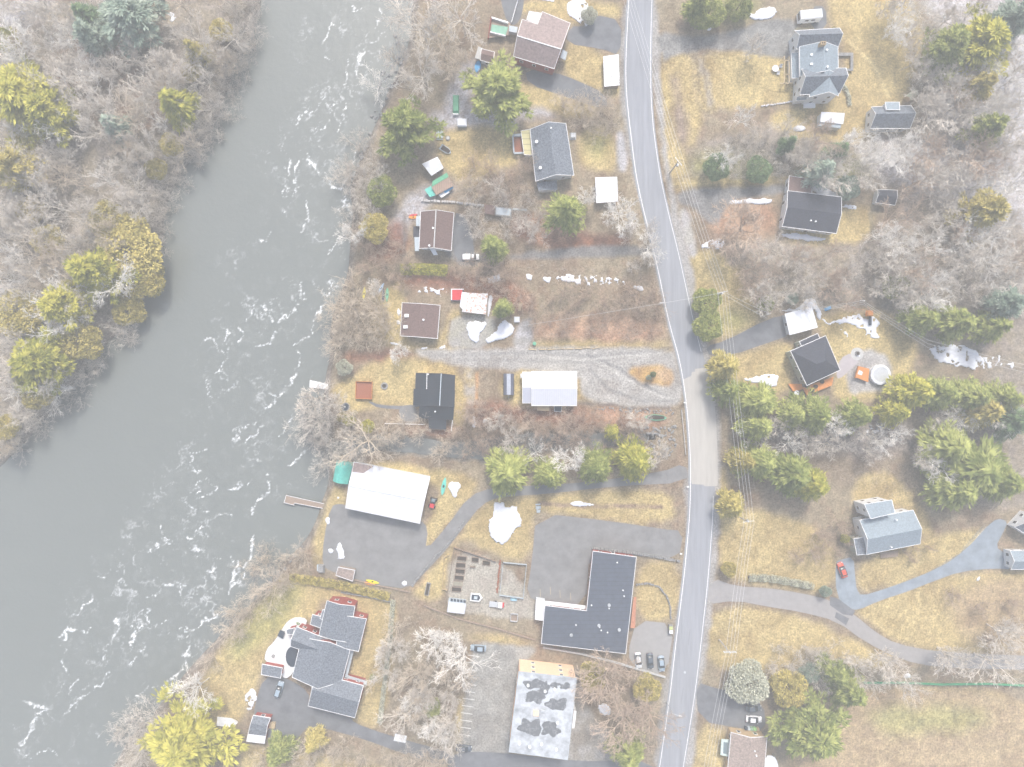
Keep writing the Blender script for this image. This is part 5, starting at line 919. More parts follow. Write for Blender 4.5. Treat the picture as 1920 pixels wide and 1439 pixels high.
run('wire_fence', 'low wire fence with pale posts west of the vegetable garden', 'fence', [(843, 1040), (833, 1045), (830, 1104), (838, 1106)], .8, .05, M_tanbox, 2.2)
run('stone_wall', 'stone retaining wall topping the L shaped building north side', 'wall', [(1108, 1027), (1190, 1037), (1275, 1052)], .8, .7, M_stone, rough=.6, part='stones')
run('stone_wall', 'curving stone wall across the front lawn of the L shaped building', 'wall', [(1192, 1096), (1215, 1094), (1235, 1100), (1250, 1118), (1257, 1140), (1257, 1160)], .6, .5, M_stone, rough=.6, part='stones')
run('retaining_wall', 'long pale retaining wall south of the L shaped building', 'wall', [(1018, 1213), (1090, 1225), (1160, 1243), (1200, 1255), (1247, 1269)], .7, .45, M_concrete)
run('retaining_wall', 'thin pale wall below the boathouse car park', 'wall', [(661, 1086), (700, 1096), (768, 1110)], .5, .25, M_wood)
run('garden_wall', 'pale timber edging running from the garden to the L shaped building', 'wall', [(795, 1135), (860, 1160), (930, 1178), (1005, 1200)], .5, .3, M_wood)
run('stone_wall', 'snow dusted stone wall above the brown roofed house', 'wall', [(790, 377), (850, 380), (908, 387)], .7, .7, mat('pale_stone', (.5, .49, .48), .9, .35, 2, .4), rough=.7, part='stones')
run('stone_wall', 'white topped wall east of the grey trailer body', 'wall', [(961, 393), (988, 395)], .7, .5, M_lgrey); 
run('timber_edging', 'row of pale logs along the north edge of the gravel drive', 'edging', [(990, 656), (1060, 655), (1125, 652)], .35, .3, M_tanbox, rough=2.4, part='log')
run('guard_rail', 'steel guard rail beside the road above the culvert', 'guard rail', [(1277, 768), (1281, 810), (1285, 853)], .2, .12, M_steel, 3.5, M_wood, z0=.5, part='rail')
run('pipe_rail', 'white pipe railing below the terrace of the black roofed house', 'railing', [(723, 794), (797, 796)], .12, .16, M_trim, 3, z0=.6, part='rail'); run('timber_edging', 'pale log edge under the porch of the black roofed house', 'edging', [(796, 806), (830, 805), (872, 816)], .35, .3, M_wood)
run('green_fence', 'long green fence along the tan field', 'fence', [(1617, 1279), (1700, 1279), (1760, 1282), (1850, 1281), (1960, 1286)], 1.1, .12, mat('dark_green_mesh', (.05, .34, .17), .7, .2, 2), 3)
run('stone_border', 'snow dusted stone border west of the farmhouse', 'wall', [(1426, 200), (1455, 196), (1488, 190)], .4, .5, mat('snowy_stone', (.6, .59, .6), .8, .3, 2), rough=.6, part='stones')
run('stone_wall', 'rough stone bank along the drive beside the vegetable garden', 'wall', [(872, 975), (850, 1010), (820, 1040), (790, 1075), (772, 1100)], .4, .6, M_stone, rough=.8, part='stones')
run('lawn_wall', 'low wall at the north end of the mansion lawn', 'wall', [(640, 1110), (700, 1120), (733, 1128)], .8, .2, M_stone)
run('yard_fence', 'narrow white edged fence beside the upper asphalt yard', 'fence', [(975, -10), (966, 20), (959, 45)], 1, .15, M_white, 3)
run('pallet_stairs', 'short pale stone stairs at the corner of the courtyard lawn', 'stairs', [(1009, 945), (1009, 962)], .3, 1.4, M_lgrey, rough=.5, part='step')
# utility poles and wires
def pole(label, bx, by, ht=10, arms=((9.5, 2.6),), ang=0, rz=0, transformer=False):
    p = W(bx, by); h = thing('utility_pole', label, 'utility pole', (p.x, p.y, 0), R(ang)); mb = MB(); mb.cyl((0, 0, -.2), .19, ht + .2, 8, 0, .12); mb.obj('pole', mat('grey_pole_wood', (.46, .43, .4), .9, .15, 3), h)
    for z, L in arms:
        mb = MB(); mb.box((0, .16, z), (L, .14, .16)); a = mb.obj('crossarm', M_steel, h)
        for s in (-1, 0, 1): mb = MB(); mb.cyl((s * L * .45, .16, z + .08), .09, .25, 6); mb.obj('insulator', M_white, a)
    if transformer: mb = MB(); mb.cyl((.45, 0, ht - 2.6), .32, 1.0, 10); mb.obj('transformer', M_steel, h)
    return h
def base_of(px, py, z): k = (H - z) / H; return 960 + (px - 960) * k, 719.5 + (py - 719.5) * k
POL = [(1150, -95, 0), (1272, 303, 8), (1355, 549, 12), (1404, 980, 8), (1370, 1226, 0), (1308, 1560, -8)]
for i, (x, y, a) in enumerate(POL[1:5]):
    bx, by = base_of(x, y, 10); pole(('utility pole beside the upper bend with a leaning guy post', 'utility pole with a cross arm where the service wires branch east', 'utility pole carrying a transformer between pines and lawn', 'utility pole with two pale cross arms above the lower lawn')[i], bx, by, 10, ((9.6, 2.8),) if i != 3 else ((9.6, 3.4), (8.9, 3.4)), a + (-60 if i == 0 else 0), transformer=(i != 3))
bx, by = base_of(1241, 569, 8); pole('slim utility pole west of the road linking the service wire', bx, by, 8, ((7.7, 1),)); bx, by = base_of(1441, 590, 6); pole('short white service pole beside the asphalt drive', bx, by, 6, ((5.8, 1),)); bx, by = base_of(1618, 565, 8); pole('utility pole on the lawn behind the swing set', bx, by, 8, ((7.7, 1.2),))
M_wire = mat('wire', (.6, .6, .6), .5, .05)
def wire(label, pts, r=.035, sag=.6):
    Q = []
    for i in range(len(pts) - 1):
        a, b_ = W(*pts[i]), W(*pts[i + 1])
        for j in range(8): t_ = j / 8; p = a.lerp(b_, t_); p.z -= sag * 4 * t_ * (1 - t_); Q.append(p)
    Q.append(W(*pts[-1])); mb = MB(); o0 = Q[0]; mb.tube(Q, r, 4); o = mb.obj('overhead_wire', M_wire, None, False, o0); tag(o, label, 'wire', 'overhead wires of the roadside power line')
for k, (off_, lb) in enumerate(((-9, 'westernmost wire of the roadside power line'), (-2, 'second wire from the west of the roadside power line'), (4, 'third wire from the west of the roadside power line'), (10, 'easternmost wire of the roadside power line'))):
    wire(lb, [(x + off_, y, 9.7 - (.8 if k == 1 else 0)) for x, y, a in POL])
wire('service wire crossing the road to the slim west pole', [(1355, 549, 9.5), (1241, 569, 7.8), (1100, 592, 7), (985, 610, 5)]); wire('upper service wire running from the road pole to the short white pole', [(1356, 547, 9.5), (1442, 588, 5.9)]); wire('lower service wire running from the road pole to the short white pole', [(1356, 551, 9), (1438, 597, 5.6)])
for k, d in enumerate((0, 7, 14)): wire(('northern', 'middle', 'southern')[k] + ' wire of the line running east from the swing set lawn', [(1530, 578 + d * .3, 7), (1618, 564 + d * .5, 7.8), (1740, 638 + d, 8), (1960, 694 + d, 9)])
bx, by = base_of(1270, 1322, 7); h = thing('street_lamp', 'street lamp with its arm reaching over the west edge of the road', 'street lamp', W(1250, 1316)); mb = MB(); mb.cyl((0, 0, 0), .12, 7, 8, 0, .08); mb.obj('pole', M_steel, h); mb = MB(); mb.tube([(0, 0, 6.9), (1.8, -.5, 7.1)], .06, 5); mb.obj('arm', M_steel, h); mb = MB(); mb.box((2.1, -.55, 7.1), (.8, .3, .15), R(-15)); mb.obj('lamp_head', M_white, h)
for x, y, lb in ((1275, 1037, 'roadside post by the stone wall end'), (1288, 912, 'small roadside post at the lane mouth'), (1282, 755, 'white mailbox at the gravel drive mouth')): simple('mailbox', lb, 'mailbox', x, y, [('post', 'box', (0, 0, .5), (.14, .14, 1), M_wood), ('box', 'box', (0, 0, 1.1), (.6, .35, .35), M_white)])

# ---------------------------------------------------------------- snow patches
def snow(label, poly, hgt=.35, warp=6, seed=1, holes=0.0, grp=None, zb=0.0):
    P_ = [W(*p) for p in smooth(poly, 1)]; x0 = min(p.x for p in P_) - 1; x1 = max(p.x for p in P_) + 1; y0 = min(p.y for p in P_) - 1; y1 = max(p.y for p in P_) + 1
    xs = np.arange(x0, x1, .2); ys_ = np.arange(y0, y1, .2); X, Y = np.meshgrid(xs, ys_)
    wv = warp / S; Xw = X + (fbm(X * .8, Y * .8, seed) - .5) * wv * 2; Yw = Y + (fbm(X * .8, Y * .8, seed + 7) - .5) * wv * 2
    m = inpoly(Xw, Yw, [(p.x, p.y) for p in P_])
    if holes: m &= fbm(X * 1.1, Y * 1.1, seed + 13, 3) > holes
    if m.sum() < 3: return
    d = box_blur(m.astype(float), 2) * .5 + box_blur(m.astype(float), 4) * .5
    Z = hgt * np.clip((d - .45) * 1.8, 0, 1) ** .6 * (.7 + .6 * fbm(X * .7, Y * .7, seed + 3)) + .03 + zb
    mb = MB(); ids = {}; c = m[:-1, :-1] & m[1:, :-1] & m[:-1, 1:] & m[1:, 1:]
    o = Vector(((x0 + x1) / 2, (y0 + y1) / 2, 0)); fs = []
    def vid(j, i):
        if (j, i) not in ids: ids[(j, i)] = len(mb.v); mb.v.append((X[j, i] - o.x, Y[j, i] - o.y, Z[j, i] + gz(X[j, i], Y[j, i])))
        return ids[(j, i)]
    for j, i in zip(*np.nonzero(c)): fs.append((vid(j, i), vid(j, i + 1), vid(j + 1, i + 1), vid(j + 1, i)))
    # skirt down to the ground
    cc = np.zeros((c.shape[0] + 2, c.shape[1] + 2), bool); cc[1:-1, 1:-1] = c
    base_ = {}
    def bid(j, i):
        if (j, i) not in base_: v = mb.v[vid(j, i)]; base_[(j, i)] = len(mb.v); mb.v.append((v[0], v[1], gz(X[j, i], Y[j, i]) - .02))
        return base_[(j, i)]
    for j, i in zip(*np.nonzero(c)):
        for dj, di, a, b_ in ((-1, 0, (j, i), (j, i + 1)), (1, 0, (j + 1, i + 1), (j + 1, i)), (0, -1, (j + 1, i), (j, i)), (0, 1, (j, i + 1), (j + 1, i + 1))):
            if not cc[j + 1 + dj, i + 1 + di]: fs.append((vid(*b_), vid(*a), bid(*a), bid(*b_)))
    if not fs: return
    mb.f = fs; mb.m = [0] * len(fs); ob = mb.obj('snow_patch', M_snow, None, True); ob.location = o; tag(ob, label, 'snow patch', grp)
SN = [
 ('kidney shaped snow patch on the gravel south of the patchwork shed', [(875, 605), (905, 600), (915, 612), (900, 622), (898, 645), (880, 640), (874, 622)], .5, 4, 0),
 ('large snow patch beside the rowed boxes above the drive', [(925, 625), (945, 596), (965, 612), (960, 634), (930, 638), (912, 648), (910, 636)], .6, 4, 0),
 ('big snow heap between the curving drive and the courtyard', [(927, 942), (942, 942), (950, 950), (965, 948), (975, 965), (978, 985), (965, 995), (955, 1012), (940, 1026), (922, 1010), (915, 990), (923, 965)], .7, 6, 0),
 ('long snow bank under bare trees north of the pink field', [(1040, 518), (1080, 515), (1120, 520), (1150, 518), (1172, 528), (1170, 536), (1130, 530), (1100, 540), (1075, 532), (1040, 527)], .4, 8, .44),
 ('small snow patch west of the long snow bank', [(985, 515), (998, 514), (998, 526), (986, 526)], .3, 3, 0), ('snow patch between the small one and the long snow bank', [(1016, 520), (1032, 517), (1034, 532), (1018, 530)], .3, 4, 0), ('snow patch near the road end of the long snow bank', [(1186, 536), (1208, 538), (1206, 547), (1188, 544)], .3, 4, 0),
 ('snow patch on leaf litter north of the patchwork shed', [(912, 522), (925, 513), (942, 516), (940, 530), (920, 533)], .3, 5, 0), ('snow remains behind the brown cottage', [(778, 545), (795, 538), (820, 540), (842, 545), (838, 556), (800, 553)], .3, 6, .48),
 ('large ragged snowfield around the swing set', [(1538, 598), (1560, 606), (1570, 600), (1590, 590), (1608, 588), (1620, 600), (1640, 590), (1654, 610), (1642, 615), (1652, 635), (1636, 640), (1628, 625), (1608, 618), (1590, 603), (1568, 610), (1555, 612)], .25, 7, .27),
 ('snow bank wrapping the north side of the white garage', [(1458, 583), (1500, 575), (1510, 562), (1525, 556), (1530, 570), (1540, 585), (1540, 603), (1532, 598), (1524, 575), (1475, 588)], .4, 4, .15),
 ('thin snow scraps on the lawn above the patio', [(1565, 618), (1582, 616), (1592, 632), (1594, 644), (1588, 648), (1584, 630), (1568, 624)], .15, 6, .47), ('snow patch west of the pale green house', [(1394, 708), (1440, 704), (1461, 698), (1456, 722), (1446, 733), (1425, 722), (1396, 715)], .3, 6, .2),
 ('wide snowfield under the wires at the wood edge', [(1742, 650), (1770, 645), (1810, 650), (1840, 662), (1850, 680), (1835, 694), (1800, 688), (1770, 685), (1748, 672)], .3, 8, .3), ('scattered snow east of the wide snowfield', [(1840, 665), (1880, 668), (1905, 682), (1900, 694), (1860, 690), (1840, 694)], .2, 8, .5),
 ('snow strip along the south wall of the ranch house', [(1463, 436), (1500, 438), (1550, 446), (1545, 454), (1500, 452), (1470, 447)], .4, 3, 0), ('snow strip on the drive lawn west of the ranch house', [(1365, 377), (1400, 373), (1450, 371), (1448, 386), (1410, 382), (1368, 385)], .4, 3, 0), ('snow patch on the east wall of the ranch house', [(1575, 385), (1610, 384), (1608, 394), (1582, 392)], .3, 4, .42),
 ('snow on the back of the ranch house wing', [(1524, 340), (1545, 350), (1576, 366), (1570, 372), (1524, 364)], .3, 2, 0), ('snow patch beside the road near the bare hillside', [(1312, 455), (1345, 446), (1362, 450), (1358, 466), (1320, 468)], .35, 5, .3), ('oval snow patch west of the lean to shed', [(1486, 240), (1500, 233), (1514, 240), (1506, 248), (1488, 248)], .4, 2, 0),
 ('snow patch at the top edge by the gravel lane', [(1400, 30), (1430, 15), (1455, 14), (1458, 30), (1425, 40), (1405, 38)], .4, 5, 0), ('small snow patch beside the gravel lane mouth', [(1322, 52), (1335, 50), (1334, 58), (1324, 58)], .2, 2, 0),
 ('snow covered plot at the top beside the asphalt drive', [(1065, 0), (1095, -5), (1105, 12), (1102, 28), (1110, 45), (1095, 50), (1078, 40), (1062, 25)], .2, 3, .3), ('snow sliver at the top lawn', [(1005, -6), (1038, -4), (1042, 6), (1020, 3)], .2, 2, 0),
 ('snow patch beside the upturned teal canoe', [(840, 905), (858, 902), (866, 912), (860, 925), (852, 938), (847, 925), (838, 918)], .35, 4, 0), ('hourglass shaped snow on the boathouse car park', [(632, 1018), (640, 1018), (644, 1032), (648, 1048), (632, 1050), (636, 1040), (630, 1032)], .3, 2, 0), ('round snow spot west of the hourglass snow', disc(620, 1033, 5.5), .3, 1, 0),
 ('snow blob near the corner of the boathouse car park', disc(758, 1094, 5.5), .3, 2, 0), ('snow scraps on the bank by the boathouse car park', [(610, 970), (620, 970), (619, 984), (611, 985)], .3, 2, 0), ('round snow spot below the teal shelter', disc(634, 934, 3), .3, 1, 0),
 ('snow strip in the trench above the courtyard', [(1067, 942), (1085, 939), (1105, 942), (1120, 948), (1100, 951), (1070, 949)], .3, 3, 0), ('snow drift on the edge of the mansion drive', [(458, 1300), (470, 1290), (482, 1294), (478, 1318), (466, 1335), (458, 1320)], .35, 5, .35), ('snow patch under the great spreading bare tree', [(1119, 1324), (1135, 1318), (1146, 1328), (1146, 1342), (1126, 1341)], .3, 4, 0),
 ('narrow snow patch in the red leaf litter', [(885, 782), (891, 780), (893, 800), (888, 806), (884, 796)], .3, 3, 0), ('small snow patch east of the narrow one in the leaf litter', [(903, 788), (914, 785), (916, 794), (906, 796)], .3, 3, 0), ('snow strip at the head of the gravel drive', [(786, 654), (800, 649), (803, 654), (790, 658)], .2, 2, 0), ('second snow strip at the head of the gravel drive', [(822, 652), (835, 646), (837, 652), (825, 657)], .2, 2, 0),
 ('long white snow sliver near the birch by the river', [(727, 641), (745, 643), (750, 648), (735, 649)], .25, 2, 0), ('snow in the creek bed among the eastern pines', [(1620, 808), (1640, 800), (1655, 800), (1650, 812), (1630, 816)], .2, 5, .42), ('snow scraps at the west wall of the cottage', [(743, 580), (751, 578), (752, 592), (744, 592)], .3, 2, 0), ('lower snow scraps at the west wall of the cottage', [(742, 602), (750, 600), (751, 610), (744, 610)], .3, 2, 0),
 ('bright sliver of snow in the dry field', [(1828, 1090), (1836, 1078), (1839, 1084), (1834, 1091)], .3, 1, 0), ('oval snow patch above the green fence', [(1690, 1268), (1702, 1262), (1710, 1269), (1700, 1273)], .2, 3, 0), ('snow speck group at the top of the west wood', [(316, 28), (332, 28), (338, 42), (325, 50), (318, 40)], .2, 7, .46),
 ('snow strip among pines at the right of the gravel spur', [(1768, 26), (1775, 26), (1774, 36), (1766, 36)], .2, 2, 0), ('snow along the west wall of the outbuilding', [(1660, 198), (1664, 198), (1664, 214), (1656, 214)], .2, 2, 0), ('white scrap beside the patchwork roof', [(915, 553), (925, 553), (922, 575), (915, 600), (912, 585)], .35, 2, 0),
]
for i, (lb, p, hg, wp, ho) in enumerate(SN): snow(lb, p, hg, wp, 300 + i * 3, ho)

# ================================================================ TREES
def gen_bare(seed, ht=12, spread=.8, limbs=8, trunk_f=.35, twig_r=.034, dens=1.0, lean=0, multi=False):
    r = random.Random(seed); T = MB(); Cn = MB(); cnt = [0]
    def vec(d, ang, az):
        u = d.cross(Vector((0, 0, 1)) if abs(d.z) < .95 else Vector((1, 0, 0))).normalized(); v = d.cross(u)
        return (d * math.cos(ang) + (u * math.cos(az) + v * math.sin(az)) * math.sin(ang)).normalized()
    def grow_(p, d, L, rad, dep):
        n_ = 4 if dep < 3 else 2; pts = [p]; rr = [rad]; q = p.copy(); dd = d.copy()
        for i in range(n_):
            dd = (dd + Vector((r.gauss(0, .13), r.gauss(0, .13), r.gauss(0, .1) + (.05 if dep < 3 else .0)))).normalized(); q = q + dd * (L / n_); pts.append(q.copy()); rr.append(max(twig_r * .8, rad * (1 - .75 * (i + 1) / n_)))
        Cn.tube(pts, rr, 3 if dep > 1 else 5)
        if dep >= 4: return
        k = [0, int(7 * dens), int(6 * dens), int(4 * dens)][dep] if dep else 0
        for j in range(k):
            t_ = r.uniform(.25, 1); i = min(n_ - 1, int(t_ * n_)); f = t_ * n_ - i; pp = pts[i].lerp(pts[i + 1], f)
            grow_(pp, vec((pts[i + 1] - pts[i]).normalized(), R(r.uniform(22, 55)), r.uniform(0, 6.28)), L * r.uniform(.38, .62), max(twig_r, rad * (.5 if dep < 2 else .45)), dep + 1)
    if multi:
        for j in range(limbs):
            az = j * 2.4 + r.uniform(-.4, .4); inc = R(r.uniform(12, 48) * spread); d = Vector((math.cos(az) * math.sin(inc), math.sin(az) * math.sin(inc), math.cos(inc)))
            grow_(Vector((r.uniform(-.2, .2), r.uniform(-.2, .2), 0)), d, ht * r.uniform(.6, .95), .09, 1)
        T.cyl((0, 0, -.3), .3, .5, 6)
    else:
        th = ht * trunk_f; top = Vector((r.gauss(0, .3) + lean, r.gauss(0, .3), th)); r0 = ht * .014
        T.tube([(0, 0, -.4), (top.x * .4, top.y * .4, th * .5), top, top + Vector((r.gauss(0, .3), r.gauss(0, .3), ht * .25))], [r0 * 1.3, r0, r0 * .8, r0 * .5], 7)
        for j in range(limbs):
            az = j * 2.4 + r.uniform(-.5, .5); inc = R(r.uniform(25, 72) * spread); d = Vector((math.cos(az) * math.sin(inc), math.sin(az) * math.sin(inc), math.cos(inc)))
            base = top.lerp(top + Vector((0, 0, ht * .24)), r.random()) if j > 2 else top
            grow_(base, d, ht * r.uniform(.38, .6), r0 * .8, 1)
    rad_ = np.percentile(np.hypot(*np.array(Cn.v)[:, :2].T), 93); return T, Cn, rad_
BARE = [gen_bare(11, 12, 1.0, 9, .3), gen_bare(12, 13, .9, 8, .38), gen_bare(13, 11, 1.1, 9, .28), gen_bare(14, 12, .8, 7, .4, .028, .9), gen_bare(15, 12, 1.15, 8, .3, .03, .85), gen_bare(16, 11, 1.0, 10, .3, .03, 1, 1.5)]
MULTI = [gen_bare(21, 8, 1.1, 12, 0, .026, .85, 0, True), gen_bare(22, 7, 1.3, 14, 0, .026, .8, 0, True), gen_bare(23, 7.5, 1.0, 11, 0, .026, .85, 0, True)]
MESH = {}
def bare_mesh(kind, i, b_):
    k = (kind, i, b_)
    if k not in MESH:
        T, Cn, _ = (BARE if kind == 'b' else MULTI)[i]; MESH[k] = (T.mesh('trunk', M_bark[b_]), Cn.mesh('crown', M_bark[b_]))
    return MESH[k]
def place(name, label, cat, x, y, sc_, rz, meshes, group=None, z=None, tilt=0):
    h = thing(name, label, cat, (x, y, gz(x, y) if z is None else z), rz, group); h.scale = sc_
    if tilt: h.rotation_euler = (tilt * math.cos(rz * 3), tilt * math.sin(rz * 3), rz)
    for nm, m in meshes: o = bpy.data.objects.new(nm, m); COL.objects.link(o); o.parent = h
    return h
def bare_at(px, py, Rp, label, b_=0, kind='b', i=None, group=None, zc=7.0):
    """crown centre seen at px,py with radius Rp photo pixels"""
    i = rnd.randrange(6 if kind == 'b' else 3) if i is None else i; ref = (BARE if kind == 'b' else MULTI)[i][2] * .92
    s = Rp / S / ref; p = W(px, py, (7.5 if kind == 'b' else 4.0) * min(s, 1.4)); sz = min(1.35, .45 + .55 * s)
    T, Cn = bare_mesh(kind, i, b_)
    return place('bare_tree' if kind == 'b' else 'bare_shrub', label, 'tree' if kind == 'b' else 'shrub', p.x, p.y, (s, s, sz), rnd.uniform(0, 6.28), (('trunk', T), ('crown', Cn)) if kind == 'b' else (('branches', Cn),), group, tilt=rnd.uniform(0, .12))
# foliage crowns ------------------------------------------------
def cards(mb, P, D, L, Wd, r, flat=.35):
    d = D.normalized(); s = d.cross(Vector((0, 0, 1)));
    s = s.normalized() if s.length > .05 else Vector((1, 0, 0)); n_ = Vector((r.gauss(0, flat), r.gauss(0, flat), 1)).normalized(); s = n_.cross(d)
    s = s.normalized() if s.length > .05 else Vector((1, 0, 0)); a = P - d * L * .4; b_ = P + d * L * .6
    mb.v += [tuple(a), tuple(P + s * Wd), tuple(b_), tuple(P - s * Wd)]; k = len(mb.v) - 4; mb.f.append((k, k + 1, k + 2, k + 3)); mb.m.append(0)
def gen_conifer(seed, Rr=4, ht=14, kind='hemlock'):
    r = random.Random(seed); mb = MB(); T = MB(); T.tube([(0, 0, -.5), (0, 0, ht * .5), (0, 0, ht * .93)], [.24, .16, .04], 6)
    if kind == 'hemlock':
        z = ht * .22
        while z < ht * .97:
            f = 1 - (z - ht * .22) / (ht * .78); rad = Rr * (f ** .8) * r.uniform(.85, 1.1); nb = 6 + int(4 * f)
            for j in range(nb):
                az = r.uniform(0, 6.28); L = rad * r.uniform(.7, 1.12); rise = r.uniform(-.05, .25)
                k = int(8 + L * 7)
                for q_ in range(k):
                    t_ = r.uniform(.12, 1) ** .8; a2 = az + r.gauss(0, .13 + .1 * (1 - t_)); rr = L * t_
                    P = Vector((math.cos(a2) * rr, math.sin(a2) * rr, z + rr * rise - .09 * rr * rr / Rr + r.gauss(0, .12)))
                    a3 = a2 + r.gauss(0, .45); cards(mb, P, Vector((math.cos(a3), math.sin(a3), r.uniform(-.35, .15))), r.uniform(.6, 1.3), r.uniform(.08, .17), r, .6)
            z += ht * .045
    elif kind == 'pine':
        for lv in range(9):
            f = lv / 8; z = ht * (.3 + .66 * f); rad = Rr * (1.05 - f * .9) * r.uniform(.85, 1.1) + .3; nb = 6 if lv < 7 else 4
            for j in range(nb):
                az = j * 6.28 / nb + lv * 1.1 + r.uniform(-.35, .35); L = rad * r.uniform(.6, 1.15)
                T.tube([(0, 0, z - .3), (math.cos(az) * L * .9, math.sin(az) * L * .9, z + L * .15)], [.06, .025], 3)
                for c_ in range(int(3 + L * 1.5)):
                    t_ = r.uniform(.3, 1.0); a2 = az + r.gauss(0, .16); rr = L * t_; cP = Vector((math.cos(a2) * rr, math.sin(a2) * rr, z + rr * .15 + r.uniform(0, .3))); cr = r.uniform(.4, .75)
                    for q_ in range(24):
                        v = Vector((r.gauss(0, 1), r.gauss(0, 1), r.gauss(0, .6))).normalized(); P = cP + v * cr * r.uniform(.4, 1); v2 = (v + Vector((math.cos(a2), math.sin(a2), .4)) * .7); cards(mb, P, v2, r.uniform(.45, .8), r.uniform(.07, .14), r, .7)
    else:  # dense rounded cedar or hedge clump
        lumps = [(Vector((0, 0, ht * .55)), Rr * .8)] + [(Vector((math.cos(a) * Rr * .6, math.sin(a) * Rr * .6, ht * r.uniform(.4, .65))), Rr * r.uniform(.25, .5)) for a in [r.uniform(0, 6.28) for _ in range(9)]]
        for cP, cr in lumps:
            for q_ in range(int(300 * cr * cr / 2) + 120):
                v = Vector((r.gauss(0, 1), r.gauss(0, 1), r.gauss(0, 1) * .8 + .35)).normalized(); P = cP + Vector((v.x * cr, v.y * cr, v.z * cr * .9 * min(1.4, ht / 6 / max(.6, Rr / 4)))) * r.uniform(.82, 1.05)
                d = (v + Vector((r.gauss(0, .7), r.gauss(0, .7), r.gauss(0, .5)))); cards(mb, P, d, r.uniform(.25, .5), r.uniform(.08, .16), r, .8)
    return T, mb, np.percentile(np.hypot(*np.array(mb.v)[:, :2].T), 95)
CON = {k: [gen_conifer(s_ + 50, 4, 13 if k != 'cedar' else 7, k) for s_ in range(3)] for k in ('hemlock', 'pine', 'cedar')}
def conif(px, py, Rp, leaf, kind='hemlock', label='', group=None, name=None, ell=1.0, cat='tree'):
    i = rnd.randrange(3); key = (kind, i, leaf)
    if key not in MESH: T, Cn, _ = CON[kind][i]; MESH[key] = (T.mesh('trunk', M_trunkdark), Cn.mesh('crown', LEAF[leaf]))
    s = Rp / S / CON[kind][i][2] * (1.15 if kind != 'hemlock' and px < 320 else .94); zs = min(1.2, .35 + .6 * s); p = W(px, py, (8 if kind != 'cedar' else 4.2) * zs); T, Cn = MESH[key]
    return place(name or {'hemlock': 'hemlock_tree', 'pine': 'pine_tree', 'cedar': 'cedar_tree'}[kind], label, cat, p.x, p.y, (s * ell, s, zs), rnd.uniform(0, 6.28) if ell == 1 else 0, (('trunk', T), ('crown', Cn)), group)
